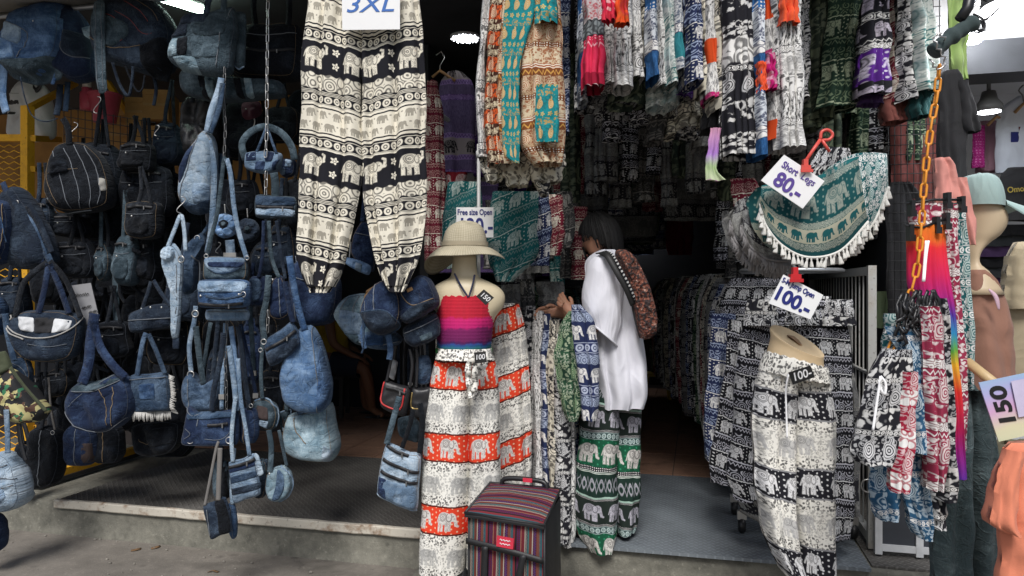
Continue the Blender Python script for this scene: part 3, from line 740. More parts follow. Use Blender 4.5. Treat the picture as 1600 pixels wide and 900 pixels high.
def struct(name, mb, mat, smooth=False, parent=None, **k):
    o = mb.build(name, mat, parent, smooth)
    if not parent: o['kind'] = 'structure'
    return o
mb = MB()
for (x0, x1, n_) in ((-80, 80, 1),): mb.grid([[(x, y, 0) for x in (-80, -20, -6, 6, 20, 80)] for y in (-80, -20, -4, 3.4, 20, 80)], [[(x, y) for x in (-80, -20, -6, 6, 20, 80)] for y in (-80, -20, -4, 3.4, 20, 80)])
struct('street', mb, mat_street)
# the raised concrete step, its worn edge uneven
def step_block(x0, x1, y0, y1, z1, nx):
    mb = MB(); rows = []; prof = [(y0 - .02, -.02), (y0 - .012, .02), (y0, .06), (y0, .12), (y0 + .002, z1 - .015), (y0 + .016, z1), (y0 + .5, z1), (y1, z1)]
    for i, (yy, zz) in enumerate(prof):
        r = []
        for k in range(nx + 1):
            x = x0 + (x1 - x0) * k / nx; nz_ = mn.noise(Vector((x * 5, zz * 9, 1.3))) * .009 + mn.noise(Vector((x * 17, zz * 21, 4))) * .005
            r.append((x, yy - (nz_ if i < 6 else 0), zz + (nz_ * .5 if i in (0, 1, 4, 5) else 0)))
        rows.append(r)
    mb.grid(rows); return mb
struct('shop_step', step_block(-7.5, 5.0, 3.53, 9.9, .18, 260), mat_step, True)
struct('tread_floor', MB().box(-3.57, -1.34, 3.525, 4.95, .181, .192), mat_plate_l)
struct('tread_floor', MB().box(-1.33, .735, 3.50, 4.93, .181, .196), mat_plate_r)
struct('tread_floor', MB().box(.75, 4.6, 3.56, 4.95, .181, .19), mat_plate_l)
mb = MB(); NX = 60                                             # bent rusty edge strip
rows = [[(-3.57 + 2.24 * k / NX, 3.512 + dy + mn.noise(Vector((k * .4, dy * 50, 2))) * .003, zz + mn.noise(Vector((k * .31, 0, 7))) * .0035) for k in range(NX + 1)] for dy, zz in ((.0, .152), (-.004, .158), (-.004, .194), (.0, .199), (.022, .199))]
mb.grid(rows); struct('edge_strip', mb, mat_edge)
fl = struct('shop_floor', MB().box(-7.4, 4.8, 4.952, 9.85, .1805, .187), mat_grout)
tile_me = MB().box(-.147, .147, -.147, .147, 0, .008).mesh('floor_tile', mat_tile, False)
for i in range(16):
    for j in range(14):
        o = link('floor_tile', tile_me, fl); o.location = (-3.9 + .3 * i, 5.11 + .3 * j, .1872 + random.uniform(0, .0015))
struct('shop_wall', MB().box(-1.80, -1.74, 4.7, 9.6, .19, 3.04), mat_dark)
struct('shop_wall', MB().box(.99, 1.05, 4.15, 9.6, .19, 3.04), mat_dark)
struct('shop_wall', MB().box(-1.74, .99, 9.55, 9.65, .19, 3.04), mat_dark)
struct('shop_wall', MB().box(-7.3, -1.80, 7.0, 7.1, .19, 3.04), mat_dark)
struct('ochre_wall', MB().box(-7.35, -3.2, 5.65, 5.71, 2.1, 3.04), mat_ochre); struct('shop_wall', MB().box(-7.35, -3.2, 5.64, 5.72, .19, 2.099), mat_dark)  # lower wall coloured dark to stand for the shade deep in the stall
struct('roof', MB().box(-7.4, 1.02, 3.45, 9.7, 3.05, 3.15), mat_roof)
mb = MB(); rows = []
def cy_(k, yy): return yy + (.24 if -7.4 + 9.2 * k / 60 > -1.55 else 0) * (3.44 - yy) / .5  # front edge shaped for the light: deeper over the bags, set back over the entrance
for i, (yy, zz) in enumerate(((2.94, 2.99), (2.94, 2.91), (2.96, 2.905), (3.1, 2.93), (3.42, 2.955), (3.42, 3.05), (2.94, 2.99))):
    rows.append([(-7.4 + 9.2 * k / 60, cy_(k, yy), zz - .012 * abs(math.sin(k * .52)) * (1 if i in (2, 3) else .4)) for k in range(61)])
mb.grid(rows); o = mb.build('canopy', mat_canopy); tag(o, 'pale canvas canopy along the top of the shopfront', 'canopy')
# neighbouring shop on the far side of the dark grid
mat_nwall = plain('neighbour_wall', (.68, .70, .74), .8, var=.06, scale=2); mat_soffit = plain('neighbour_soffit', (.55, .55, .56), .7, var=.04, scale=2)
struct('shop_wall', MB().box(1.06, 5.2, 5.6, 5.7, .19, 3.2), mat_nwall); struct('shop_wall', MB().box(5.1, 5.2, 3.0, 5.6, .19, 3.2), mat_nwall)
struct('fascia', MB().box(1.06, 5.1, 3.95, 4.03, 2.56, 3.4), mat_soffit)
struct('fascia_beam', MB().box(1.06, 5.1, 3.86, 4.06, 2.40, 2.555), plain('beam_dark', (.05, .053, .06), .6))
struct('roof', MB().box(1.06, 5.1, 4.035, 5.6, 2.70, 2.76), mat_nwall)
# rails
def rail(label, p0, p1, r=.014):
    o = MB().tube([p0, p1], r, 10).build('clothes_rail', pipe_m); return tag(o, label, 'rail')
rail('steel rail under the canopy that the bags hang from', (-5.6, 3.36, 2.93), (-1.5, 3.36, 2.93)); rail('steel rail under the canopy above the wide trousers', (-1.45, 2.92, 2.80), (.9, 2.92, 2.80))
rail('steel rail above the entrance carrying the long row of printed skirts', (-.6, 3.25, 2.78), (.75, 3.25, 2.78)); rail('long steel rail carrying the row of black printed trousers', (.354, 4.2, 1.50), (-.28, 8.6, 1.50))
rail('steel rail along the dark partition above the shirts', (-1.45, 4.1, 2.42), (-1.45, 8.8, 2.42)); rail('low steel rail along the dark partition', (-1.35, 4.3, 1.42), (-1.35, 8.8, 1.42))

# ------------------------------------------------------------------ the wide trousers hung at the front
def trousers(name, label, y, legs, mat, rot=TH, group=None, nf=3, amp=.012, thick=.09, cuff=None, waist=None, drawstring=None, shears=(.0, .0), vsh=0.0, cat='trousers', seed=1, cmat=None, nz=44, warp=0.0):
    """legs: two row lists; waist: rows of the gathered waistband; drawstring: list of px paths"""
    pb = max(r[0] for L_ in legs for r in L_); fr = Fr(sum(mid(L_) for L_ in legs) / 2, pb, y, rot)
    root = empty(name, label, cat, group); fr.put(root)
    for i, L_ in enumerate(legs):
        b_ = max(r[0] for r in L_); dv = (pb - b_) * fr.m
        mb = cloth(MB(), fr, L_, thick=thick, nf=nf, amp=amp, seed=seed + i * 3, nz=nz, nm=34, shear=shears[i], vshift=vsh + dv, warp=warp, u0=.21 * i + seed * .13, gather=.8, yoff=.004 * i)
        mb.build('leg', mat, root)
    if cuff:
        for i, rows in enumerate(cuff):
            mb = cloth(MB(), fr, rows, thick=thick * .9, nf=9, amp=.004, seed=seed + 20 + i, nz=6, nm=34, gather=0, hem=.002); mb.build('cuff', cmat or mat, root)
    if waist:
        mb = cloth(MB(), fr, waist, thick=thick * 1.15, nf=12, amp=.0045, seed=seed + 9, nz=8, nm=50, gather=0, hem=.002); mb.build('waistband', cmat or mat, root)
    for P in drawstring or ():
        mb = MB(); pp = []
        for (a, b, *o_) in cr([(p[0], p[1]) for p in P], 18):
            x, z = fr.loc(a, b, -thick * .62); pp.append((x, -thick * .62, z))
        mb.tube(pp, .0035, 6).build('drawstring', cloth_plain('cord_cream', (.66, .62, .52)), root)
    return root
LL = [(-30, 482, 566), (60, 475, 567), (150, 470, 567), (250, 467, 566), (295, 466, 564), (340, 466, 556), (400, 467, 542), (430, 472, 531), (448, 480, 521)]
RL = [(-30, 564, 654), (60, 565, 662), (150, 566, 665), (250, 567, 666), (295, 569, 665), (340, 575, 664), (400, 585, 657), (430, 594, 645), (446, 601, 637)]
trousers('printed_trousers', 'wide black and cream elephant print trousers hung below the 3XL card', 2.9, (LL, RL), FB['big'], shears=(.22, -.22), amp=.016, nf=2.8, thick=.075, seed=3, warp=.0016,
         cuff=([(446, 480, 522), (458, 486, 514)], [(444, 601, 638), (456, 609, 631)]))
def sign(name, label, y, corners, lines, mat=white_card, rot=TH, cat='sign', th=.004, tilt=0.0, clip=None):
    """flat card from its four pixel corners; lines: (text, centre px, height px, width px, material, bold, shear)"""
    cx = sum(c[0] for c in corners) / 4; cy = max(c[1] for c in corners); fr = Fr(cx, cy, y, rot)
    root = empty(name, label, cat); fr.put(root); P = [fr.loc(*c) for c in corners]
    mb = MB()
    for yy in (-th / 2, th / 2):
        for (x, z) in P: mb.vert((x, yy, z), (x, z))
    mb.face(0, 1, 2, 3); mb.face(7, 6, 5, 4)
    for i in range(4): mb.face(i, i + 4, (i + 1) % 4 + 4, (i + 1) % 4)
    mb.build('card', mat, root, False)
    ang = math.atan2(P[1][1] - P[0][1], P[1][0] - P[0][0])
    for (t, c, hpx, wpx, mt, bold, sh) in lines:
        x, z = fr.loc(*c); o = letters(t, hpx * fr.m * 1.38, mt, root, (x, -th / 2 - .0012, z), (math.pi / 2, -ang, 0), bold, sh)
        ww = max(o.dimensions.x, 1e-4) if False else (max(v.co.x for v in o.data.vertices) - min(v.co.x for v in o.data.vertices))
        o.scale.x = wpx * fr.m / ww
    if clip:
        (ax, ay), mt, hp = clip; x, z = fr.loc(ax, ay); q = hp * fr.m; k = MB()
        k.box(x - q * .45, x + q * .45, -.012, .012, z - q * .35, z + q * .2); k.box(x - q * .22, x + q * .22, -.009, .009, z + q * .2, z + q * .8); k.box(x - q * .6, x + q * .6, -.016, -.012, z - q * .5, z - q * .2)
        k.build('clip', mt, root, False)
    return root
ink_b = plain('ink_blue', (.02, .12, .42), .5, bmp=0, var=.03); ink_n = plain('ink_navy', (.012, .018, .16), .5, bmp=0, var=.03); ink_k = plain('ink_black', (.01, .01, .01), .5, bmp=0, var=.03); ink_p = plain('ink_violet', (.09, .05, .26), .5, bmp=0, var=.03); ink_w = plain('chalk_white', (.75, .75, .75), .7, bmp=0, var=.03)
sign('size_card', 'white card handwritten 3XL pinned on the wide elephant trousers', 2.83, [(534, -34), (625, -36), (625, 46), (535, 47)], [('3XL', (577, 8), 26, 74, ink_b, .0006, .25)])

def sew(o, parent, name):
    o.parent = parent; o.matrix_parent_inverse = parent.matrix_basis.inverted(); o.name = name
    for k in ('label', 'category', 'group'):
        if k in o: del o[k]
    return o
# ------------------------------------------------------------------ bright skirts over the hat
gp = 'long printed skirts hung in a bunch beside the round lamp'
garment('hanging_skirt', 'white skirt edge at the outside of the bright bunch', 'skirt', 3.12, [(-30, 757, 775), (60, 750, 764), (150, 745, 758), (250, 749, 764)], FB['wpais'], gp, nf=2, amp=.008, thick=.16, seed=1)
garment('hanging_skirt', 'crimson and orange paisley skirt in the bright bunch', 'skirt', 3.05, [(-30, 768, 790), (80, 760, 782), (180, 756, 780), (260, 762, 792)], FB['orpais'], gp, nf=2, amp=.01, thick=.18, seed=2)
garment('hanging_skirt', 'brown and gold paisley skirt with white curls in the bright bunch', 'skirt', 3.08, [(-30, 776, 812), (80, 772, 800), (180, 768, 800), (262, 772, 812)], FB['gold'], gp, nf=3, amp=.012, thick=.20, seed=3)
garment('hanging_scarf', 'flat turquoise sash with gold motifs down the bright bunch', 'scarf', 2.93, [(-30, 792, 842), (30, 787, 832), (110, 784, 812), (200, 785, 813), (245, 788, 812), (255, 806, 812)], FB['tealgold'], None, nf=1.2, amp=.006, thick=.02, seed=4)
psk = garment('hanging_skirt', 'gold and cream paisley skirt with pleats beside the turquoise sash', 'skirt', 3.02, [(-30, 815, 872), (70, 812, 878), (160, 812, 880), (230, 815, 882), (258, 835, 880)], FB['gold'], None, nf=4, amp=.014, thick=.16, seed=5)
sew(garment('panel', 'panel', 'cloth', 2.90, [(132, 838, 872), (180, 836, 873), (222, 838, 872)], FB['tealgold'], None, nf=2, amp=.006, thick=.02, seed=6), psk, 'panel')
garment('hanging_skirt', 'turquoise skirt strip at the waist of the bright bunch', 'skirt', 3.0, [(-30, 836, 866), (10, 833, 872), (45, 835, 874)], FB['tealgold'], None, nf=3, amp=.01, thick=.18, seed=8)
for i, (l, r_, t, b_) in enumerate(((752, 790, 236, 285), (784, 830, 240, 292), (826, 882, 236, 286), (838, 862, 262, 306))):
    garment('hanging_trousers', 'cream and black printed trouser cuff showing under the bright skirts', 'trousers', 3.14, [(t, l, r_), ((t + b_) / 2, l - 2, r_ + 2), (b_, l + 8, r_ - 8)], FB['creamflora'], 'cream printed trousers under the bright skirts', nf=2, amp=.014, thick=.12, seed=30 + i, nz=14)
# white pole of the round rack
o = MB().tube([PY(748, 225, 3.5), PY(748, 520, 3.5)], .009, 10).build('pole', plain('pole_white', (.55, .55, .53), .4)); MB().tube([PY(748, 236, 3.5), PY(748, 246, 3.5)], .014, 10).build('collar', plain('pole_white', (1, 1, 1)), o)
tag(o, 'white steel rack pole standing behind the straw hat', 'pole')
sign('price_sign', 'white price sign Free size Open behind the straw hat', 3.40, [(713, 324), (771, 324), (771, 371), (713, 371)], [('Free size Open', (742, 332), 9, 54, ink_n, .0009, 0), ('120.-', (743, 354), 24, 50, ink_n, .0022, 0)], rot=TH)
# dark teal trousers slung round the rack behind the hat
gp = 'dark printed trousers bunched behind the straw hat'
for i, (rows, fb, yy) in enumerate((([(285, 700, 752), (340, 692, 752), (420, 690, 745)], 'teal_rows', 3.62), ([(300, 770, 842), (350, 764, 840), (405, 762, 836), (440, 776, 800)], 'teal_rows', 3.6),
        ([(300, 828, 858), (360, 830, 862), (415, 818, 858)], 'navy_rows', 3.72), ([(305, 850, 878), (360, 852, 882), (400, 846, 876)], 'maroon_rows', 3.82), ([(300, 866, 892), (350, 872, 898), (388, 862, 892)], 'grey_rows', 3.95))):
    garment('hanging_trousers', ('dark teal elephant trousers slung', 'broad teal printed trousers slanting', 'navy and cream printed trousers', 'maroon flecked trousers', 'black and grey printed trousers')[i] + ' behind the straw hat', 'trousers', yy, rows, FB[fb], gp, nf=3, amp=.012, thick=.12, seed=50 + i, shear=-.45, rot=TH + R(-8))
# ------------------------------------------------------------------ the row over the entrance
gp = 'printed skirts and trousers hung in the row over the entrance'
row = [  # l, r, bottom, fabric, label, depth
 (903, 914, 165, 'blueband', 'narrow bright blue skirt edge at the end of the row', 3.34, 2), (912, 946, 142, 'pinkband', 'crimson skirt with a dark ornate band in the row', 3.18, -3), (938, 962, 138, 'wpais', 'white paisley trousers next to the crimson skirt', 3.24, 2),
 (956, 984, 142, 'wlines', 'white sketch print trousers with grey hem in the row', 3.2, 2), (980, 998, 128, 'wpais', 'slim white and black paisley trousers in the row', 3.28, 4), (996, 1010, 118, 'creamflora', 'cream flowered trousers edge in the row', 3.32, 4), (1006, 1023, 128, 'blueband', 'blue and white banded trousers in the row', 3.2, 4),
 (1020, 1038, 140, 'wlines', 'white trousers with black sketch lines beside the blue ones', 3.26, 4), (1034, 1052, 138, 'tlwhite', 'pale green and white elephant trousers in the row', 3.2, 3), (1048, 1063, 118, 'tealband', 'aqua banded trousers in the row', 3.18, 2), (1060, 1074, 140, 'navyel', 'navy elephant trousers edge in the row', 3.26, 4),
 (1070, 1092, 135, 'navy_rows', 'deep navy trousers with white curls in the row', 3.18, 0), (1088, 1100, 150, 'creamflora', 'cream and black flowered strip in the row', 3.24, 4), (1098, 1112, 160, 'orangeband', 'white trousers with orange blocks in the row', 3.2, 3), (1106, 1132, 178, 'creamflora', 'cream flowered trousers next to the black floral skirt', 3.2, 4),
 (1128, 1180, 246, 'bkfloral', 'black skirt with big white flowers and lace print hem', 3.1, 0), (1174, 1189, 248, 'blueband', 'bright blue batik strip beside the black flowered skirt', 3.06, 2), (1184, 1212, 225, 'orangeband', 'white trousers with orange and magenta blocks in the row', 3.12, 6), (1204, 1246, 236, 'wlines', 'white pleated trousers with black sketch print closing the row', 3.06, 4)]
ROWO = {}
for i, (l, r_, b_, fb, lab, yy, sl) in enumerate(row):
    ROWO[l] = garment('hanging_skirt' if 'skirt' in lab else 'hanging_trousers', lab, 'skirt' if 'skirt' in lab else 'trousers', yy, strip(l, r_, -30, b_, sl, 1), FB[fb], gp, nf=max(1.6, (r_ - l) / 9.5), amp=.013 if r_ - l > 25 else .009, thick=.2, seed=70 + i, nm=26 if r_ - l > 20 else 14)
for i, (l, r_, t, b_, m_, lab) in enumerate(((940, 962, -30, 35, 'rd', 'red dotted skirt top above the white trousers'), (960, 978, -30, 40, 'or', 'orange skirt top above the white trousers'), (1217, 1244, -30, 38, 'or2', 'orange red waist panel above the white pleated trousers'), (1196, 1209, 85, 142, 'mg', 'magenta elephant block on the white trousers'), (1183, 1194, 98, 145, 'or3', 'orange block on the white trousers'))):
    mt = {'rd': fabric('fabric_red_dots', [(.06, 'dots', (.75, .4, .4), (.6, .02, .06)), (.12, 'paisley', (.3, .3, .3), (.62, .03, .06), {'fl': 0})]), 'or': fabric('fabric_orange_red', [(.2, 'paisley', (.45, .03, .03), (.68, .07, .012), {'c2': (.5, .1, .02)})]), 'or2': cloth_plain('cloth_orange', (.70, .075, .015)), 'mg': fabric('fabric_magenta_el', [(.1, 'eleph', (.6, .3, .4), MG)]), 'or3': cloth_plain('cloth_orange', (1, 1, 1))}[m_]
    sew(garment('panel', lab, 'cloth', 2.98 if i < 3 else 3.0, strip(l, r_, t, b_, 2, 1), mt, None, nf=3.2, amp=.012, thick=.06, seed=100 + i, nz=14, hem=.003), ROWO[(938, 956, 1204, 1184, 1184)[i]], 'panel')
gp = 'dark trousers showing below the row over the entrance'
for i, (l, r_, t, b_, fb, yy) in enumerate(((915, 1000, 118, 170, 'dgrey', 3.5), (950, 1012, 110, 168, 'dgreen', 3.42), (1010, 1062, 125, 172, 'tlwhite', 3.40), (1030, 1085, 120, 160, 'purple_rows', 3.44), (1060, 1100, 130, 205, 'creamflora', 3.5), (1012, 1040, 150, 225, 'grey_rows', 3.6), (1040, 1062, 150, 215, 'creamflora', 3.62), (1098, 1130, 135, 205, 'black', 3.32), (1085, 1110, 140, 235, 'dgrey', 3.7))):
    garment('hanging_trousers', dict(dgrey='grey elephant', dgreen='olive leaf', tlwhite='pale green elephant', purple_rows='purple banded', creamflora='cream flowered', grey_rows='grey banded', black='plain black')[fb] + ' trouser end below the row over the entrance', 'trousers', yy, [(t, l + 4, r_), ((t + b_) / 2, l, r_ + 2), (b_, l - 4, r_ - 8)], cloth_plain('cloth_black', (.014, .014, .016)) if fb == 'black' else FB[fb], gp, nf=3, amp=.014, thick=.2, seed=120 + i, nz=14)
garment('hanging_scarf', 'pastel iridescent scarf end with a green tip under the row', 'scarf', 3.0, [(200, 1110, 1127), (240, 1105, 1123), (270, 1102, 1122), (282, 1103, 1134)], FB['pastel'], None, nf=1.3, amp=.006, thick=.02, seed=140, nz=14)
# second row, deeper, towards the dark grid
gp = 'dim printed trousers in the deeper row by the dark grid'
for i, (l, r_, b_, fb, lab, yy, sl) in enumerate(((1252, 1275, 205, 'dgreen', 'dark olive printed trousers beside the white pleated ones', 3.9, 0), (1268, 1300, 190, 'dgreen', 'olive leaf trousers in the deeper row', 3.85, -4), (1290, 1310, 170, 'navy_rows', 'navy trousers between olive ones in the deeper row', 3.9, -2), (1298, 1352, 172, 'green_rows', 'pale olive paisley trousers in the deeper row', 3.75, -22),
        (1352, 1388, 152, 'purple1', 'black skirt with a purple elephant block near the dark grid', 3.55, -10), (1388, 1408, 165, 'maroon_rows', 'rust and cream trousers beside the purple block skirt', 3.62, -3), (1402, 1424, 162, 'bkpais', 'black and lilac curled print trousers near the dark grid', 3.55, -2), (1422, 1448, 148, 'tlwhite', 'pale green elephant trousers with a teal hem by the orange chain', 3.5, 4))):
    ROWO[l] = garment('hanging_skirt' if 'skirt' in lab else 'hanging_trousers', lab, 'skirt' if 'skirt' in lab else 'trousers', yy, strip(l, r_, -30, b_, sl, 2), FB[fb], gp, nf=max(1.8, (r_ - l) / 11), amp=.014, thick=.18, seed=150 + i)
sew(garment('hem', 'deep purple hem below the purple block skirt', 'cloth', 3.58, [(150, 1345, 1380), (165, 1340, 1378)], cloth_plain('cloth_purple', (.035, .01, .07)), None, nf=2, amp=.006, thick=.1, seed=160, nz=8), ROWO[1352], 'hem')
sew(garment('hem', 'dark teal gathered hem below the pale green trousers', 'cloth', 3.52, [(142, 1424, 1456), (172, 1420, 1450), (185, 1424, 1446)], cloth_plain('cloth_teal', (.006, .055, .055)), None, nf=4, amp=.01, thick=.12, seed=161, nz=10), ROWO[1422], 'hem')
sew(garment('hem', 'rust red gathered cuff below the curled print trousers', 'cloth', 3.6, [(158, 1378, 1422), (178, 1376, 1418), (192, 1382, 1412)], cloth_plain('cloth_rust', (.16, .045, .035)), None, nf=5, amp=.01, thick=.12, seed=162, nz=10), ROWO[1402], 'hem')
for i in range(7):
    l = 1252 + i * 19; garment('hanging_trousers', ('grey elephant', 'olive leaf', 'black elephant row')[i % 3] + ' trousers low in the deeper row', 'trousers', 4.3 + i * .05, strip(l, l + 26, 150, 330 + (i % 3) * 22, -6, 2), FB[('dgrey', 'dgreen', 'black_rows')[i % 3]], 'dark trousers low in the deeper row', nf=2, amp=.012, thick=.14, seed=170 + i, nz=18)
# ------------------------------------------------------------------ dim stock at the back
gp = 'dim printed cloths hung high at the back'
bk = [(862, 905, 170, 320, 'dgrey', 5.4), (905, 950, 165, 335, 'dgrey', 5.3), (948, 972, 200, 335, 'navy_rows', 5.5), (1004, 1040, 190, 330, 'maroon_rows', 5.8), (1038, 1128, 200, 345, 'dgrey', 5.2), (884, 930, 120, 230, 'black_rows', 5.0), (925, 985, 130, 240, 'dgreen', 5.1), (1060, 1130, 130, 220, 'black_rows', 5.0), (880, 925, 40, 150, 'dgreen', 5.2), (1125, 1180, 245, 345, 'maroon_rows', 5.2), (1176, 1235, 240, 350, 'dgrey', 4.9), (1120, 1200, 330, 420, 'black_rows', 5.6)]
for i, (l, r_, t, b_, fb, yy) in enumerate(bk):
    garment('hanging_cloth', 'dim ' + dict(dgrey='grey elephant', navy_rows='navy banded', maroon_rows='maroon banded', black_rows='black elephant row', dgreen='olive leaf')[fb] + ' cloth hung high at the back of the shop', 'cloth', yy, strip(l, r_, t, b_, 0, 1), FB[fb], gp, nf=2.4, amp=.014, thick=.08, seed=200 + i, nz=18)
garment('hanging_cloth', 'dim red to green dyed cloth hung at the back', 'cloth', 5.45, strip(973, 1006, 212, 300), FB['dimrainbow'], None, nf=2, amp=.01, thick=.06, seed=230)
garment('hanging_skirt', 'dim red skirt hung beyond the shopper at the back', 'skirt', 7.4, [(345, 1042, 1082), (372, 1040, 1084), (398, 1043, 1080)], cloth_plain('cloth_dimred', (.24, .015, .03)), None, nf=3, amp=.015, thick=.1, seed=231)
for i in range(26):        # shirts along the partition, seen edge-on behind one another
    yy = 4.45 + i * .15; fb = ('shirtpurple', 'maroon_rows', 'purple_rows', 'black_rows', 'teal_rows', 'grey_rows')[(i * 5 + 1) % 6]
    if i == 0: continue
    mb = MB(); zz = 2.36; wv = .21 + .02 * (i % 3)
    class LocalFrame:
        m = .003
        def loc(s, px, py, off=0): return px, py
    rows = [(-zz - .0, -wv * .35, wv * .35), (-zz + .08, -wv, wv), (-zz + .4, -wv * .95, wv * .95), (-zz + .85, -wv, wv)]
    class LF2:
        m = .003
        def loc(s, px, py, off=0): return px, -py
    cloth(mb, LF2(), rows, thick=.07, nf=2, amp=.012, seed=250 + i, nz=14, nm=12)
    o = mb.build('hanging_shirt', FB[fb]); o.location = (-1.45, yy, 0); o.rotation_euler = (0, 0, R(random.uniform(-8, 8)))
    tag(o, 'printed shirt in the dim row along the dark partition', 'shirt', 'shirts in the dim row along the partition')
class LF2:
    m = .003
    def loc(s, px, py, off=0): return px, -py
def rail_row(n, x, y0, dy, ztop, zbot, wv, fabs, label, group, name, cat, jx=.02, slant=0.0):
    metas = []
    for k in range(6):
        mb = MB(); rows = [(-ztop, -wv * .7, wv * .7), (-ztop + .12, -wv * .92, wv * .92), (-(ztop + zbot) / 2, -wv, wv), (-zbot, -wv * .9, wv * .9)]
        cloth(mb, LF2(), rows, thick=dy * .9, nf=2.4, amp=.014, seed=300 + k + int(x * 10), nz=18, nm=14); metas.append(mb)
    cache = {}
    for i in range(n):
        fb = fabs[i % len(fabs)]; key = (i % 6, fb)
        if key not in cache: cache[key] = metas[i % 6].mesh(name, FB[fb])
        o = link(name, cache[key]); o.location = (x + random.uniform(-jx, jx) + slant * i * dy, y0 + i * dy, random.uniform(-.05, .03)); o.rotation_euler = (0, 0, R(random.uniform(-9, 9)))
        tag(o, label, cat, group)
rail_row(44, .34, 4.32, .098, 1.48, .50, .24, ('black_rows', 'bkpais', 'navy_rows', 'dgrey', 'black_rows', 'creamflora', 'maroon_rows', 'grey_rows', 'wlines', 'green_rows', 'bkfloral'), 'dark printed trousers in the long rack row beside the aisle', 'trousers in the long rack row', 'rack_trousers', 'trousers', slant=-.145)
rail_row(40, -1.35, 4.45, .105, 1.40, .42, .26, ('grey_rows', 'teal_rows', 'black_rows', 'green_rows', 'dgrey'), 'dim printed trousers on the low rail along the partition', 'trousers on the low partition rail', 'rack_trousers', 'trousers')
rail_row(22, .55, 4.6, .16, 2.75, 1.75, .30, ('dgrey', 'dgreen', 'black_rows', 'grey_rows'), 'dim trousers hung high along the wall above the rack', 'trousers hung high above the rack', 'rack_trousers', 'trousers', .1)
rail_row(16, -.75, 6.0, .2, 2.75, 1.85, .34, ('dgrey', 'black_rows', 'dgreen', 'navy_rows'), 'dim trousers hung high over the aisle', 'trousers hung high over the aisle', 'rack_trousers', 'trousers', .15)
# purple shirt and hangers
def hanger(mb, x, z, w_):
    mb.tube([(x - w_, 0, z - .05), (x, 0, z + .02), (x + w_, 0, z - .05)], .006, 6)
fr = Fr(713, 270, 4.3); root = empty('hanging_shirt', 'lilac elephant shirt on a wooden hanger in the dim row', 'shirt'); fr.put(root)
cloth(MB(), fr, [(112, 700, 722), (128, 688, 738), (160, 684, 742), (220, 686, 742), (270, 688, 742)], thick=.07, nf=2, amp=.010, seed=41, vshift=.02).build('body', FB['shirtpurple'], root)
x0, z0 = fr.loc(690, 128); x1, z1 = fr.loc(689, 98); x2, z2 = fr.loc(681, 84)
mb = MB(); xc, zc = fr.loc(688, 112); mb.tube([fr.loc(676, 122)[0:1] + (-.02,) + fr.loc(676, 122)[1:], (xc, -.02, zc), (fr.loc(712, 128)[0], -.02, fr.loc(712, 128)[1])], .009, 8); mb.build('hanger', plain('hanger_wood', (.42, .24, .10), .5), root)
mb = MB(); mb.tube([(xc, -.02, zc), (xc, -.02, zc + .03), (fr.loc(695, 92)[0], -.02, fr.loc(695, 92)[1]), (fr.loc(690, 82)[0], -.02, fr.loc(690, 82)[1]), (fr.loc(682, 88)[0], -.02, fr.loc(682, 88)[1])], .003, 6); mb.build('hanger_hook', steel, root)
garment('hanging_shirt', 'maroon elephant shirt in front of the lilac one', 'shirt', 4.0, [(128, 668, 684), (200, 664, 694), (300, 662, 696), (410, 664, 694)], FB['maroon_rows'], None, nf=2, amp=.012, thick=.12, seed=44)
for i, l in enumerate((742, 750, 756)):
    garment('hanging_shirt', ('black and lilac shirt edge behind the lilac shirt', 'grey printed shirt edge behind the lilac shirt', 'slim dark shirt edge behind the lilac shirt')[i], 'shirt', 4.5 + .15 * i, strip(l, l + 16, 140, 275, 0, 1), FB[('purple_rows', 'grey_rows', 'black_rows')[i]], None, nf=1.5, amp=.01, thick=.1, seed=46 + i)
garment('hanging_trousers', 'red printed trousers hung under the maroon shirt', 'trousers', 4.1, [(270, 690, 730), (330, 682, 722), (420, 672, 706)], fabric('fabric_red_rows', [(.09, 'eleph', (.5, .4, .38), (.2, .01, .02)), (.05, 'scroll', (.4, .25, .22), (.12, .008, .015))]), None, nf=2, amp=.012, thick=.12, seed=49)

def packed(n, l, r_, t0, t1, b0, b1, y0, y1, fabs, label, group, seed):
    """garments packed side by side on a rail, seen from the front"""
    rr = random.Random(seed)
    for i in range(n):
        px_ = l + (r_ - l) * i / (n - 1) + rr.uniform(-5, 5); wd = (r_ - l) / n * rr.uniform(1.1, 1.9); b_ = rr.uniform(b0, b1); fb = fabs[rr.randrange(len(fabs))]
        garment('packed_trousers', label, 'trousers', rr.uniform(y0, y1), strip(px_ - wd / 2, px_ + wd / 2, rr.uniform(t0, t1), b_, rr.uniform(-5, 5), 1), FB[fb], group, nf=max(1.5, wd / 11), amp=.013, thick=.12, seed=seed + i, nz=18, nm=16)
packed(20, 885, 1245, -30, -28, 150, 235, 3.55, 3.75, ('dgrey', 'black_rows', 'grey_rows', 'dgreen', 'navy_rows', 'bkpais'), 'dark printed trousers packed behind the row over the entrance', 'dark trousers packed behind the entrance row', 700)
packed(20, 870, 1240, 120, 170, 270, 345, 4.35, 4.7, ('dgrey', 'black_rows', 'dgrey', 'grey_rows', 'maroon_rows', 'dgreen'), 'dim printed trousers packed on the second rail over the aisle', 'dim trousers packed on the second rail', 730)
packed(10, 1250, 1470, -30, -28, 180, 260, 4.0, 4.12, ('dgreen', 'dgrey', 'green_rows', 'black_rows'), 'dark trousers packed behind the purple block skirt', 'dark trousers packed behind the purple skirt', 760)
packed(8, 1130, 1260, 300, 330, 400, 440, 4.4, 4.6, ('dgrey', 'black_rows', 'grey_rows'), 'dim trousers packed above the wheeled rack', 'dim trousers packed above the wheeled rack', 775)
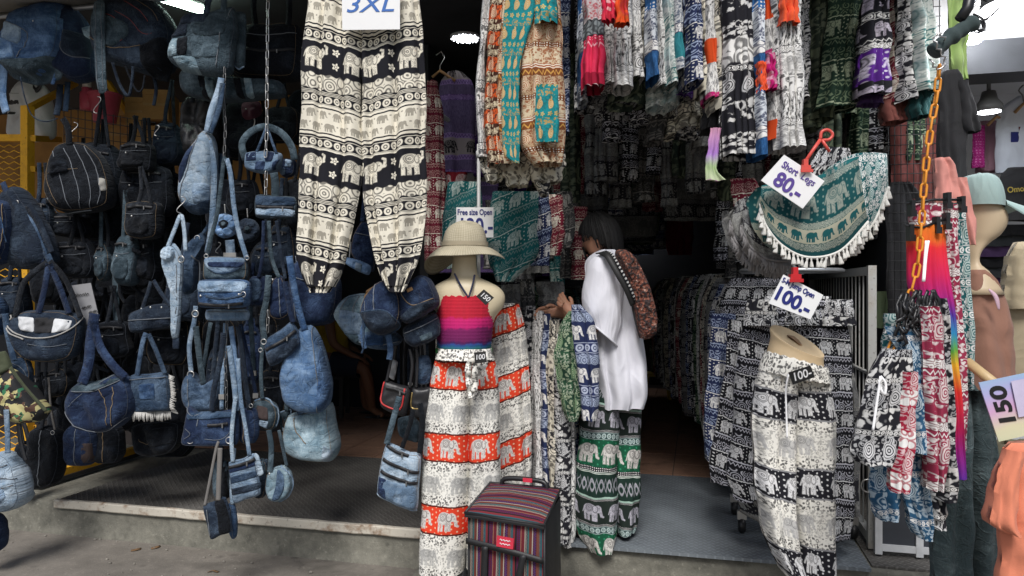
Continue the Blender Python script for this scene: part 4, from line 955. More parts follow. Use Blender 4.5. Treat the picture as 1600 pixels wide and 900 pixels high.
packed(9, 770, 905, 290, 330, 400, 470, 4.1, 4.4, ('grey_rows', 'dgrey', 'teal_rows', 'black_rows', 'maroon_rows'), 'dim trousers packed behind the shopper rack', 'dim trousers packed behind the shopper rack', 790)
# ------------------------------------------------------------------ denim bags
def seg(*p): return list(p)
S = lambda pts, w_, m_: ('strap', pts, w_, m_)
def oct_(l, t, r, b, k=.18):
    dx = (r - l) * k; dy = (b - t) * k
    return [(l + dx, t), ((l + r) / 2, t - 1), (r - dx, t), (r, t + dy), (r + 1, (t + b) / 2), (r, b - dy), (r - dx, b), ((l + r) / 2, b + 1), (l + dx, b), (l, b - dy), (l - 1, (t + b) / 2), (l, t + dy)]
def disc(cx, cy, rx, ry=None): return [(cx + rx * math.cos(a), cy + (ry or rx) * math.sin(a)) for a in [6.283 * k / 12 for k in range(12)]]
# top row under the canopy
bag('denim_backpack', 'faded mid blue denim backpack with sewn jeans pockets, under the canopy', 3.30, [(24, 22), (60, 8), (100, 6), (104, 45), (98, 85), (70, 122), (30, 118), (4, 100), (6, 62), (18, 40)], .20, D['blue'],
    [('pocket', [(8, 62), (40, 75), (44, 98), (20, 100), (6, 92)], .012, D['sky']), ('panel', [(10, 102), (70, 98), (95, 92), (96, 122), (60, 134), (20, 122)], .010, D['teal']), ('seam', [(24, 40), (60, 60), (48, 98)], thread_w), ('flap', [(24, 40), (52, 52), (50, 78), (20, 66)], .012, D['light']), ('strap', [(8, 70, .05), (6, 110, .03), (4, 150, .02), (10, 175, .01)], 13, D['sky']), ('rivet', (68, 40)), ('cord', [(32, 120), (38, 150), (50, 180), (70, 190), (90, 185)], 2, D['dark'])])
bag('denim_backpack', 'royal blue denim backpack with a dark buttoned flap pocket, hung under the canopy', 3.38, [(84, 12), (115, 10), (140, 40), (150, 90), (150, 122), (120, 130), (85, 110), (72, 90), (70, 60), (84, 40)], .20, D['navy'],
    [('flap', [(112, 55), (146, 62), (148, 96), (122, 96), (106, 82)], .014, D['dark']), ('rivet', (125, 91)), ('pocket', [(86, 38), (112, 40), (108, 74), (84, 70)], .012, D['blue']), ('seam', [(112, 56), (106, 82), (122, 96), (148, 97)], thread_w), ('strap', [(74, 58), (88, 75), (90, 105), (82, 132)], 5, D['blue']), ('strap', [(94, 132, .02), (92, 160, .01), (88, 180, 0)], 9, D['dark']), ('strap', [(106, 128, .03), (104, 155, .02), (102, 174, .02)], 8, D['mid'])])
bag('denim_backpack', 'large dark denim backpack with red stitched pockets, hung beneath the canopy', 3.34, [(160, 6), (205, 2), (245, 4), (268, 30), (278, 62), (266, 110), (235, 118), (190, 104), (158, 92), (148, 60), (152, 28)], .24, D['dark'],
    [('pocket', [(164, 28), (214, 45), (218, 60), (196, 82), (168, 76), (160, 50)], .012, D['teal']), ('stitch', [(166, 34), (190, 34), (214, 58), (196, 80), (168, 74)], thread_r), ('stitch', [(195, 26), (222, 42), (240, 62), (254, 62)], thread_r), ('stitch', [(205, 8), (236, 28), (248, 44)], thread_r), ('stitch', [(222, 6), (250, 24), (262, 42)], thread), ('panel', [(236, 80), (272, 66), (270, 105), (262, 128), (240, 122)], .010, D['ink']), ('seam', [(150, 62), (190, 84), (236, 80)], thread), ('cord', [(176, 98), (186, 130), (200, 150), (206, 130), (208, 104)], 5, D['dark']), ('cord', [(196, 104), (212, 140), (222, 140), (226, 118)], 3, D['ink']), ('strap', [(240, 118, .05), (244, 140, .04), (240, 165, .04)], 5, D['dark'])], sag=.2)
bag('bag_strap', 'broad loose grey blue denim strap hanging beneath the red stitched backpack', 3.20, [(147, 4), (163, 2), (164, 60), (166, 120), (167, 142), (155, 146), (150, 120), (147, 60)], .012, D['teal'], [('stitch', [(151, 6), (152, 80), (156, 142)], thread_w), ('stitch', [(160, 6), (161, 80), (163, 142)], thread_w)], cat='strap', wr=.004)
bag('denim_pouch', 'frayed pale denim scrap pouch beside the broad loose strap', 3.28, [(128, 44), (144, 40), (148, 52), (142, 62), (132, 56)], .03, D['aqua'], [('stitch', [(130, 46), (142, 52)], thread_w)])
bag('patchwork_tote', 'grey blue patchwork denim tote with a folded open side', 3.22, [(290, 24), (330, 22), (366, 12), (372, 50), (366, 90), (362, 116), (330, 120), (290, 112), (264, 94), (268, 70), (280, 44)], .14, D['teal'],
    [('patch', [(292, 26), (330, 24), (326, 42), (286, 44)], .006, D['dark']), ('patch', [(304, 42), (340, 28), (364, 24), (356, 60), (310, 62)], .006, D['teal']), ('patch', [(284, 66), (300, 64), (298, 92), (284, 92)], .006, D['black']), ('patch', [(268, 66), (284, 66), (284, 92), (266, 92)], .006, D['aqua']), ('patch', [(304, 64), (350, 62), (344, 96), (306, 96)], .006, D['teal']), ('patch', [(276, 94), (310, 94), (318, 118), (286, 112)], .006, D['aqua']), ('patch', [(278, 44), (300, 44), (298, 62), (274, 62)], .006, D['dark']),
     S([(322, 26), (326, 0), (340, -30)], 9, D['dark']), S([(350, 20), (350, -4), (352, -30)], 9, D['teal']), ('seam', [(366, 12), (350, 60), (344, 110)], thread_w)], flat=9)
bag('denim_tote', 'flared slim denim tote pressed against the patchwork tote', 3.30, [(364, 20), (384, 22), (384, 70), (382, 104), (372, 108), (358, 92), (350, 104), (352, 60)], .03, D['teal'], [('piping', [(350, 100), (358, 91), (372, 108), (382, 104)], D['light'])], cat='tote')
bag('denim_holdall', 'big near black denim holdall hung behind the patchwork tote', 3.55, [(384, 44), (430, 40), (470, 42), (472, 90), (466, 124), (420, 126), (376, 122), (366, 100)], .22, D['ink'], [('seam', [(380, 60), (430, 64), (470, 58)], thread_w), ('zip', [(384, 84), (430, 88), (468, 84)]), S([(400, 44), (396, 10), (400, -30)], 9, D['ink']), S([(450, 42), (452, 10), (450, -30)], 9, D['ink'])], flat=8)
bag('striped_duffel', 'long denim duffel with grey and black stripes under the patchwork tote', 3.45, [(284, 112), (340, 122), (400, 126), (440, 128), (446, 150), (400, 156), (340, 160), (300, 152), (284, 140)], .16, D['teal'],
    [('panel', [(318, 120), (328, 122), (334, 158), (324, 156)], .006, D['black']), ('panel', [(372, 126), (382, 126), (388, 156), (378, 156)], .006, D['black']), ('panel', [(328, 122), (340, 124), (346, 158), (334, 158)], .005, D['aqua']), ('panel', [(388, 126), (400, 126), (404, 154), (392, 156)], .005, D['aqua'])])
bag('wrapped_bag', 'black bag wrapped in shiny clear plastic beside the metal chain', 3.62, oct_(286, 152, 344, 246), .16, plain('shiny_plastic_wrap', (.02, .02, .022), .16, var=.4, scale=30, bmp=.9), [S([(300, 160), (306, 130), (312, 100)], 6, D['ink'])], wr=.022)
bag('dark_satchel', 'black satchel with red flowered lining, hung between the chains', 3.75, oct_(352, 160, 408, 236), .16, D['ink'], [('pocket', oct_(384, 158, 408, 190), .01, cloth_plain('cloth_plum', (.07, .014, .03))), ('cord', [(384, 170), (398, 188), (392, 206)], 2, steel)])
bag('sling_backpack', 'pale blue denim sling bag with a dark side panel and long straps', 3.18, [(322, 204), (334, 214), (338, 240), (338, 285), (334, 318), (318, 334), (296, 330), (285, 312), (284, 280), (290, 250), (304, 226)], .16, D['pale'],
    [('panel', [(304, 226), (312, 228), (302, 252), (292, 290), (284, 276), (288, 250)], .006, D['navy']), ('base', [(292, 316), (316, 322), (334, 314), (332, 330), (312, 336), (296, 332)], .01, D['mid']), ('seam', [(316, 214), (302, 260), (290, 320)], thread_w), ('panel', [(310, 290), (334, 290), (334, 316), (312, 320)], .010, D['light']), ('seam', [(312, 292), (334, 296)], thread_w), S([(324, 206), (330, 175), (342, 140), (346, 122)], 10, D['light']), S([(328, 208), (342, 170), (348, 130)], 8, D['mid']), S([(326, 220), (334, 255), (334, 300), (330, 360), (324, 395)], 9, D['light'])])
bag('checker_purse', 'small checkerboard denim purse with thick ring handle on the chain', 3.28, [(386, 240), (410, 236), (440, 240), (438, 262), (426, 272), (400, 270), (384, 262)], .10, D['light'],
    [('patch', p, .004, D['navy']) for p in ([(390, 242), (404, 238), (405, 252), (390, 254)], [(418, 238), (432, 240), (430, 254), (419, 254)], [(404, 254), (419, 254), (418, 268), (404, 268)], [(432, 256), (440, 250), (434, 266), (430, 268)])] + [S([(384, 250, .03), (378, 225, .03), (392, 206, .03), (415, 198, .03), (440, 208, .03), (456, 230, .03), (460, 250, .03)], 11, D['teal']), S([(400, 240), (410, 216), (416, 200)], 4, D['mid']), S([(432, 240), (424, 218), (418, 202)], 4, D['mid'])])
bag('checker_purse', 'second checkerboard purse peeking out behind the first one', 3.40, [(436, 252), (452, 248), (462, 252), (460, 272), (446, 278), (438, 268)], .07, D['navy'], [('patch', [(450, 250), (460, 252), (458, 262), (449, 262)], .004, D['light']), ('patch', [(440, 264), (450, 264), (450, 274), (442, 276)], .004, D['light'])])
bag('denim_clutch', 'folded denim clutch with a pale band hanging on the chain', 3.26, [(400, 305), (430, 306), (462, 309), (462, 340), (430, 342), (400, 339)], .05, D['teal'], [('flap', [(401, 306), (461, 310), (461, 323), (401, 322)], .008, D['mid']), ('panel', [(401, 326), (461, 328), (461, 340), (401, 337)], .006, D['light']), S([(430, 308), (430, 285), (428, 270)], 12, D['teal']), ('zip', [(402, 324), (432, 325), (460, 326)])], flat=10)
for (cx, cy, mt, lab, yy) in ((352, 353, 'sky', 'pale blue denim flower purse with a dark round centre', 3.12), (387, 360, 'dark', 'dark denim flower purse beside the pale flower purse', 3.35)):
    r_ = bag('flower_purse', lab, yy, disc(cx, cy, 19), .06, D[mt], [('patch', disc(cx + 3, cy - 2, 8), .012, D['ink']), ('patch', disc(cx + 3, cy - 2, 4), .02, D['teal']), ('cord', [(cx, cy - 20), (cx - 1, cy - 34)], 2, steel)] + [('patch', disc(cx + 12 * math.cos(a), cy + 12 * math.sin(a), 6.5, 7.5), .010, D[mt]) for a in [6.283 * k / 7 for k in range(7)]], cat='purse')
bag('waist_bag', 'pale blue denim waist sash with a rounded cup, hung on a hook', 3.06, [(256, 388), (270, 378), (282, 392), (286, 410), (284, 450), (282, 490), (278, 528), (270, 528), (276, 480), (276, 436), (266, 420), (254, 408)], .05, D['pale'],
    [('seam', [(268, 380), (278, 410), (279, 470), (275, 524)], thread_w), S([(262, 386), (274, 356), (283, 336), (288, 360), (290, 392)], 6, D['pale']), ('panel', disc(266, 396, 10, 12), .03, D['pale']), ('ring', (283, 405), 5, steel), ('panel', [(270, 528), (279, 528), (279, 545), (270, 545)], .004, D['dark'])], wr=.004)
bag('denim_shoulder_bag', 'mid blue denim shoulder bag behind the pale waist sash', 3.22, [(290, 385), (318, 362), (324, 378), (310, 400), (308, 440), (300, 458), (288, 460), (284, 430)], .10, D['mid'], [('ring', (308, 372), 4, steel), ('piping', [(304, 400), (312, 412), (312, 440)], thread_w), S([(318, 364), (330, 345), (336, 330)], 5, D['mid'])])
bag('crossbody_bag', 'small denim crossbody with a pale striped curved flap', 3.02, [(321, 402), (352, 401), (385, 404), (386, 436), (352, 438), (320, 437)], .08, D['teal'],
    [('flap', [(321, 402), (384, 404), (382, 416), (366, 426), (340, 428), (324, 416)], .010, D['light']), ('panel', [(324, 409), (384, 410), (378, 419), (330, 418)], .014, D['navy']), S([(322, 405), (330, 370), (340, 330), (350, 250), (352, 245)], 6, D['teal']), S([(386, 405), (374, 365), (366, 325), (360, 270), (354, 248)], 7, D['light']), ('ring', (322, 400), 3, steel), ('ring', (386, 403), 3, steel)], flat=9, cat='bag')
bag('barrel_bag', 'rounded denim barrel purse with a front handle and zip', 2.98, [(314, 438), (350, 437), (388, 439), (388, 478), (350, 481), (316, 480), (312, 460)], .12, D['blue'],
    [('flap', [(316, 439), (388, 440), (386, 456), (316, 456)], .008, D['light']), ('cord', [(322, 463, -.07), (335, 466, -.085), (352, 467, -.085), (370, 464, -.085), (381, 461, -.07)], 4, D['mid']), ('rivet', (322, 462)), ('rivet', (381, 460)), ('zip', [(318, 474), (352, 477), (386, 474)]), ('ring', (324, 462), 4, steel), ('ring', (380, 460), 4, steel)], flat=7)
bag('denim_wallet', 'flat pale denim wallet showing under the barrel purse', 3.04, [(323, 484), (355, 483), (388, 484), (388, 500), (355, 501), (323, 500)], .03, D['light'], [('seam', [(324, 487), (355, 487), (387, 487)], thread_w)], flat=10, cat='wallet')
bag('denim_pouch', 'dark denim pouch with a lighter pocket next to the barrel purse', 3.20, oct_(388, 432, 424, 478), .09, D['navy'], [('pocket', oct_(390, 436, 410, 470), .01, D['mid']), S([(404, 434), (410, 400), (412, 345)], 5, D['navy']), ('ring', (418, 436), 3, steel)])
bag('denim_shoulder_bag', 'tapered near black shoulder bag between the chain and the blue tote', 3.26, [(428, 436), (440, 430), (448, 450), (455, 488), (440, 500), (424, 494), (422, 460)], .09, D['navy'], [S([(436, 434), (424, 400), (420, 345)], 6, D['teal']), S([(446, 436), (440, 400), (432, 345)], 5, D['dark']), ('rivet', (426, 437)), ('seam', [(438, 436), (442, 496)], thread_w)])
bag('denim_tote', 'broad blue denim tote with a red tag under the elephant trousers', 3.28, [(456, 418), (480, 400), (510, 405), (532, 440), (530, 480), (518, 505), (480, 510), (458, 494), (454, 455)], .20, D['navy'], [('tag', [(455, 418), (463, 418), (463, 427), (455, 426)], .004, cloth_plain('tag_red', (.55, .06, .03))), ('seam', [(462, 400), (468, 450), (470, 506)], thread_w), ('seam', [(458, 430), (495, 440), (530, 436)], thread_w), S([(470, 410), (474, 370), (478, 330)], 9, D['navy'])])
bag('belt_pouch', 'tilted denim belt pouch with two zips on a strap', 3.06, [(414, 532), (440, 514), (456, 502), (466, 516), (470, 538), (450, 560), (424, 572), (416, 556)], .08, D['mid'],
    [('zip', [(418, 546), (444, 532), (464, 516)]), ('pocket', [(420, 552), (464, 526), (468, 540), (450, 558), (425, 570)], .012, D['dark']), ('rivet', (436, 550)), S([(414, 534), (410, 500), (416, 470), (420, 430)], 9, D['teal']), S([(458, 504), (452, 480), (446, 440)], 8, D['navy']), ('ring', (412, 534), 4, steel), ('ring', (407, 547), 3, steel)])
bag('bucket_bag', 'big bright blue slouchy denim bucket tote with faded front', 3.16, [(470, 512), (488, 508), (502, 530), (512, 565), (519, 602), (516, 630), (500, 645), (468, 642), (448, 628), (440, 590), (448, 555), (458, 530)], .24, D['sky'],
    [('seam', [(490, 510), (500, 560), (504, 610), (500, 644)], thread_w), ('panel', [(504, 540), (514, 575), (519, 605), (514, 630), (502, 640), (503, 600)], .008, D['blue']), S([(476, 516), (466, 480), (458, 440), (452, 400)], 10, D['blue'])], sag=.5, wr=.012)
bag('bucket_bag', 'faded pale denim bucket sack hanging lowest under the bright blue one', 3.24, [(456, 646), (490, 640), (516, 628), (522, 660), (528, 700), (520, 719), (495, 718), (465, 712), (450, 700), (448, 670)], .22, D['aqua'],
    [('seam', [(472, 648), (476, 668), (492, 686)], thread), ('panel', [(516, 690), (527, 700), (520, 718), (512, 716)], .005, D['pale']), S([(470, 648), (462, 620), (452, 580), (446, 540)], 9, D['mid'])], sag=.5, wr=.010)
bag('denim_crossbody', 'denim crossbody cut like low jeans with curved pocket stitching and rings', 2.98, [(296, 634), (310, 645), (340, 643), (370, 640), (374, 665), (371, 694), (340, 697), (310, 697), (284, 694), (288, 668), (292, 645)], .07, D['navy'],
    [('panel', [(296, 644), (370, 642), (370, 650), (296, 654)], .006, D['mid']), ('seam', [(292, 636), (302, 648), (320, 644)], thread_w), ('stitch', [(366, 650), (364, 670), (350, 684), (324, 684)], thread_w), ('stitch', [(294, 668), (302, 676), (292, 684)], thread_w), ('ring', (297, 688), 5, steel), ('ring', (358, 688), 5, steel), ('zip', [(330, 662), (345, 662), (360, 660)]), S([(331, 643), (334, 610), (345, 560), (349, 520)], 8, D['dark']), S([(370, 642), (366, 600), (358, 540)], 8, D['light']), ('seam', [(314, 646), (312, 664)], thread_w)], wr=.005)
bag('denim_satchel', 'mid blue denim satchel with a metal trigger clip above the jeans crossbody', 3.12, [(288, 592), (300, 580), (318, 600), (340, 590), (344, 620), (330, 642), (296, 640), (285, 620)], .09, D['mid'], [('ring', (298, 585), 5, steel), S([(299, 582), (296, 540), (304, 500), (306, 478)], 7, D['light']), S([(318, 600), (312, 560), (306, 510)], 9, D['teal']), ('ring', (305, 490), 5, steel), ('seam', [(300, 590), (302, 636)], thread_w)])
bag('denim_pouch', 'narrow dark blue pouch next to the jeans crossbody', 3.08, oct_(376, 638, 402, 692), .08, D['navy'], [S([(390, 640), (384, 600), (378, 550), (372, 510)], 8, D['dark']), ('ring', (392, 634), 3, steel), ('seam', [(386, 642), (386, 690)], thread)])
for (l, t, r_, b_, lab, yy) in ((398, 622, 436, 672, 'round cornered denim coin pouch with a brown and pale panel', 3.14), (436, 640, 458, 684, 'smaller round cornered coin pouch behind the paneled one', 3.24)):
    bag('coin_pouch', lab, yy, [(l, t + 4), (l + 16, t), (r_ - 6, t + 8), (r_, t + 24), (r_ - 4, b_ - 6), (r_ - 14, b_), (l + 8, b_ - 8), (l + 2, t + 20)], .07, D['teal'], [('panel', [(l + 8, t + 10), (r_ - 12, t + 14), (r_ - 10, b_ - 18), (l + 8, b_ - 20)], .006, plain('suede_brown', (.045, .03, .028), .9)), ('panel', [(l + 8, b_ - 18), (r_ - 10, b_ - 16), (r_ - 14, b_ - 4), (l + 10, b_ - 10)], .006, D['pale']), ('piping', [(l + 2, t + 4), (l + 18, t), (r_ - 4, t + 12), (r_, t + 28), (r_ - 4, b_ - 6)], D['light']), S([(l + 12, t + 2), (l + 10, t - 40), (l + 14, t - 110)], 6, D['teal'])], cat='pouch')
bag('striped_pouch', 'flat pouch of pale and dark blue denim stripes on a long strap', 3.00, [(358, 722), (380, 716), (398, 708), (404, 740), (407, 772), (385, 780), (366, 786), (361, 750)], .05, D['light'],
    [('panel', [(359, 730), (401, 718), (402, 726), (360, 738)], .004, D['navy']), ('panel', [(361, 744), (404, 734), (405, 743), (362, 754)], .004, D['mid']), ('panel', [(363, 762), (406, 752), (407, 762), (364, 772)], .004, D['dark']), ('zip', [(360, 729), (380, 724), (400, 716)]), S([(390, 712), (384, 670), (376, 620), (372, 560)], 6, D['light']), S([(364, 722), (362, 680), (368, 620)], 6, D['pale']), ('panel', [(398, 708), (404, 712), (412, 740), (404, 744)], .004, D['pale'])], wr=.004)
bag('round_bag', 'round two tone denim disc bag with a broad rim', 3.06, [(418, 742), (428, 730), (444, 727), (455, 738), (458, 758), (450, 776), (436, 783), (422, 779), (416, 762)], .09, D['aqua'], [('panel', [(436, 732), (446, 740), (448, 760), (440, 776), (430, 778), (434, 755)], .008, D['mid']), ('piping', [(440, 727), (454, 738), (458, 758), (450, 776), (436, 783)], D['light']), S([(422, 738), (424, 700), (420, 672)], 8, D['teal']), S([(448, 728), (442, 700), (436, 672)], 5, D['teal']), ('rivet', (424, 738))])
bag('round_bag', 'dark denim disc bag half hidden by the two tone disc bag', 3.16, [(396, 740), (404, 720), (418, 718), (420, 745), (414, 775), (402, 778), (395, 762)], .07, D['dark'], [('piping', [(404, 720), (414, 718), (420, 740)], D['teal'])])
bag('flat_pouch', 'dark flat denim pouch hanging lowest on a long pale strap', 2.96, [(318, 790), (338, 782), (352, 776), (360, 800), (362, 830), (345, 836), (330, 843), (324, 820)], .04, D['dark'], [('panel', [(336, 782), (350, 778), (360, 808), (361, 829), (346, 834), (342, 806)], .004, D['black']), S([(320, 790), (328, 750), (338, 700), (342, 690)], 4, plain('strap_grey', (.16, .15, .14), .8)), S([(341, 782), (342, 750), (344, 700)], 7, plain('strap_grey', (1, 1, 1))), ('seam', [(326, 794), (330, 836)], thread_w)], wr=.004)
bag('flat_pouch', 'narrow blue jeans pouch tucked behind the lowest flat pouch', 3.04, [(354, 790), (366, 786), (371, 812), (370, 838), (363, 842), (357, 825)], .04, D['blue'], [S([(363, 788), (362, 750), (366, 700)], 6, D['pale']), ('stitch', [(363, 790), (366, 836)], thread_w)], wr=.004)
bag('flat_pouch', 'grey blue hanging pouch behind the pale strap', 3.12, oct_(334, 720, 358, 778), .05, D['teal'], [('panel', [(346, 722), (358, 722), (358, 778), (348, 778)], .004, D['black']), S([(346, 722), (346, 690), (348, 640)], 6, D['dark'])])
# long straps hanging under the chain
for i, (pts, w_, mt, lab) in enumerate((([(352, 505), (350, 540), (348, 600), (346, 640)], 6, 'light', 'pale loose strap straight down from the chain'), ([(360, 510), (366, 550), (372, 600), (374, 640)], 8, 'sky', 'light blue loose strap slanting down from the chain'), ([(340, 508), (336, 560), (330, 610), (326, 640)], 7, 'dark', 'dark loose strap slanting below the wallet'), ([(376, 506), (388, 560), (398, 610), (404, 640)], 6, 'navy', 'navy loose strap leaning towards the coin pouches'), ([(330, 504), (322, 550), (312, 600), (304, 640)], 6, 'teal', 'grey blue loose strap leaning to the satchel'), ([(392, 478), (394, 540), (396, 600)], 7, 'teal', 'grey loose strap under the dark pouch'),
        ([(178, 400), (181, 450), (183, 500), (182, 537)], 10, 'teal', 'pale adjustable strap with a slider hanging below black backpacks'), ([(345, 240), (340, 300), (330, 360), (322, 400)], 7, 'mid', 'mid blue loose strap beside the sling bag'), ([(358, 375), (360, 395), (358, 402)], 14, 'light', 'bundle of pale strap ends over the striped flap bag'))):
    cx, pb = pts[-1]; fr = Fr(cx, pb, 3.10 + .02 * i if i != 6 else 3.5, TH); root = empty('loose_strap', lab, 'strap'); fr.put(root)
    P = []
    for (a, b) in cr(pts, 18): x, z = fr.loc(a, b); P.append((x, .006 * math.sin(b * .05 + i), z))
    MB().ribbon(P, w_ * fr.m, .006).build('webbing', D[mt], root)
    e = P[-4]; k = MB(); k.box(e[0] - w_ * fr.m * .7, e[0] + w_ * fr.m * .7, e[1] - .008, e[1] + .008, e[2] - .012, e[2] + .012); k.build('slider', steel if i != 6 else D['aqua'], root, False)
# left lower group
bag('shoulder_bag', 'dark shoulder bag with white and black panels inside a grey zip edge', 3.16, [(18, 500), (40, 486), (70, 484), (105, 486), (130, 496), (128, 530), (118, 558), (85, 566), (50, 563), (28, 545), (16, 520)], .16, D['dark'],
    [('panel', [(40, 494), (64, 496), (66, 518), (44, 514)], .006, cloth_plain('cloth_white', (.62, .63, .64))), ('panel', [(66, 496), (94, 496), (95, 518), (67, 519)], .006, cloth_plain('cloth_black', (.014, .014, .016))), ('panel', [(95, 497), (122, 500), (118, 514), (96, 519)], .006, cloth_plain('cloth_white', (1, 1, 1))), ('piping', [(17, 492), (24, 510), (45, 523), (75, 527), (105, 522), (126, 508), (131, 492)], plain('zip_grey', (.33, .32, .30), .6)), ('piping', [(16, 498), (26, 518), (50, 529)], plain('zip_grey', (1, 1, 1))), ('stitch', [(56, 536), (90, 540), (116, 536)], thread_w),
     S([(24, 495), (34, 450), (48, 430), (74, 410)], 9, D['black']), S([(60, 490), (70, 450), (76, 412)], 9, D['navy']), S([(108, 490), (94, 450), (78, 412)], 9, D['navy']), S([(126, 496), (104, 440), (78, 408)], 8, D['black'])])
fr = Fr(130, 508, 3.22); sign('price_card', 'grey handwritten price card hung by the shoulder bag with white panels', 3.24, [(105, 447), (142, 442), (156, 501), (128, 509)], [], plain('card_grey', (.27, .27, .28), .7), cat='card')
for (a, b, c, d) in ((113, 462, 136, 459), (125, 482, 140, 478), (136, 489, 149, 486)):                    # smudged handwriting, not legible
    P = [fr.loc(a + (c - a) * i / 14, b + (d - b) * i / 14 + 2.4 * math.sin(i * 2.7)) for i in range(15)]; k = MB(); k.tube([(x, .013, z) for x, z in P], .0022, 5); k = k.build('scribble', ink_k); fr.put(k)
    k.parent = [x for x in bpy.data.objects if x.get('label', '').startswith('grey handwritten')][0]; k.matrix_parent_inverse = k.parent.matrix_basis.inverted()
bag('hobo_bag', 'rounded denim hobo bag with checked waistband and jeans fly', 3.20, [(122, 600), (140, 596), (160, 598), (185, 582), (204, 592), (212, 620), (210, 645), (190, 666), (160, 675), (125, 668), (110, 645), (108, 622)], .19, D['navy'],
    [('panel', [(122, 598), (155, 600), (182, 584), (190, 578), (196, 590), (160, 608), (124, 608)], .006, D['teal']), ('seam', [(124, 597), (160, 599), (190, 580)], thread_w), ('seam', [(126, 608), (160, 608), (196, 592)], thread_w), ('stitch', [(142, 612), (130, 624), (122, 632)], thread_w), ('seam', [(170, 604), (178, 625), (180, 660)], thread), ('seam', [(186, 602), (190, 625), (186, 662)], thread), ('seam', [(112, 640), (130, 660), (170, 672), (205, 650)], thread_w),
     S([(128, 600), (138, 570), (142, 530), (148, 490)], 16, D['navy']), S([(196, 590), (176, 570), (156, 540), (146, 500)], 13, D['navy'])], wr=.010)
bag('fringed_bag', 'square denim bag with a frayed white fringe on two edges', 3.28, [(206, 586), (232, 584), (262, 582), (266, 610), (268, 640), (240, 643), (210, 644), (204, 615)], .08, D['mid'],
    [('fringe', [(211, 642), (240, 643), (266, 642)], 14, 34, (0, -1), cloth_plain('fringe_white', (.56, .55, .52))), ('fringe', [(264, 586), (267, 612), (268, 642)], 9, 26, (.9, -.4), cloth_plain('fringe_white', (1, 1, 1))), ('seam', [(208, 592), (235, 590), (262, 588)], thread_w), S([(214, 588), (222, 540), (228, 520)], 7, D['mid']), S([(258, 584), (244, 548), (232, 522)], 7, D['mid']), ('patch', [(222, 600), (246, 598), (246, 622), (224, 622)], .006, D['blue'])], flat=9)
bag('long_handbag', 'long low dark denim handbag with metal eyelets above the fringed bag', 3.34, [(210, 488), (240, 476), (272, 474), (278, 490), (274, 510), (245, 516), (212, 520), (206, 505)], .13, D['dark'], [('rivet', (228, 482)), ('rivet', (244, 480)), ('rivet', (260, 480)), S([(222, 484), (232, 455), (236, 440)], 6, D['dark']), S([(266, 478), (250, 455), (240, 438)], 6, D['dark']), ('seam', [(210, 500), (244, 498), (276, 496)], thread_w), ('piping', [(272, 476), (277, 492), (273, 508)], D['teal'])])
def m_camo():
    m, b = newmat('camouflage'); u, v, _ = sep(uvco()); a = vec(u, v, 0.0)
    n1 = noise(a, 20, 2, .5); n2 = noise(vec(u + 3.3, v + 1.7, 0.0), 21, 2, .5); n3 = noise(vec(u + 7.1, v + 5.0, 0.0), 19, 2, .5)
    c = mix((.48, .43, .20), (.09, .045, .03), gt(n1, .52)); c = mix(c, (.03, .15, .07), gt(n2, .58)); c = mix(c, (.012, .012, .014), gt(n3, .52))
    put(b.inputs['Base Color'], c); b.inputs['Roughness'].default_value = .85; put(b.inputs['Normal'], bump(noise(a, 300, 1), .2, .002)); return m
camo = m_camo()
bag('camo_bag', 'camouflage print shoulder bag hanging at the yellow mesh', 3.02, [(-24, 580), (10, 572), (30, 584), (48, 606), (66, 628), (77, 642), (66, 657), (38, 661), (0, 652), (-24, 645)], .14, camo, [('flap', [(-20, 556), (8, 548), (20, 575), (6, 588), (-20, 585)], .02, cloth_plain('cloth_olive', (.05, .06, .03))), S([(16, 574), (40, 606), (72, 642)], 5, cloth_plain('cloth_olive', (1, 1, 1))), S([(28, 655), (32, 690), (40, 720)], 6, leather)], wr=.012)
bag('bucket_bag', 'light washed jeans bucket bag with gathered neck below the camouflage bag', 2.98, [(-20, 716), (8, 704), (24, 716), (36, 740), (42, 770), (36, 790), (12, 798), (-20, 792), (-30, 755)], .2, D['pale'], [('seam', [(-20, 740), (10, 738), (36, 744)], thread_w), ('stitch', [(-20, 752), (10, 758), (36, 752)], thread), ('seam', [(2, 712), (12, 725), (24, 722)], thread_w), S([(12, 708), (12, 680), (10, 640)], 8, D['light']), ('pocket', [(-16, 745), (20, 748), (30, 770), (10, 786), (-16, 782)], .012, D['light'])], wr=.016)
bag('jeans_bag', 'dark jeans bag touching the step below the light washed bucket bag', 2.96, [(-30, 800), (0, 806), (8, 830), (6, 856), (-10, 864), (-30, 860)], .14, D['navy'], [('stitch', [(-20, 842), (-4, 840), (6, 826)], thread_w)])
bag('black_tote', 'long plain black tote hanging over the yellow floor rail', 3.40, [(54, 670), (74, 664), (92, 672), (100, 690), (98, 730), (88, 756), (62, 762), (48, 740), (48, 700)], .16, D['black'], [S([(64, 670), (72, 630), (74, 590)], 6, D['black']), S([(86, 672), (80, 640), (76, 590)], 3, plain('strap_grey', (1, 1, 1))), ('ring', (82, 676), 3, steel), ('seam', [(74, 670), (74, 756)], thread_w)])
bag('black_tote', 'soft black sack at the yellow mesh behind the washed bucket bag', 3.5, oct_(28, 690, 54, 768), .16, D['ink'], [S([(36, 694), (32, 670), (28, 650)], 6, leather), S([(46, 694), (40, 670), (34, 652)], 6, leather)])
bag('denim_bag', 'dark blue denim sack showing under the hobo bag', 3.42, oct_(106, 664, 150, 726), .14, D['navy'], [('seam', [(128, 668), (130, 724)], thread_w), ('patch', [(140, 690), (150, 690), (150, 720), (142, 720)], .004, plain('suede_brown', (1, 1, 1)))])
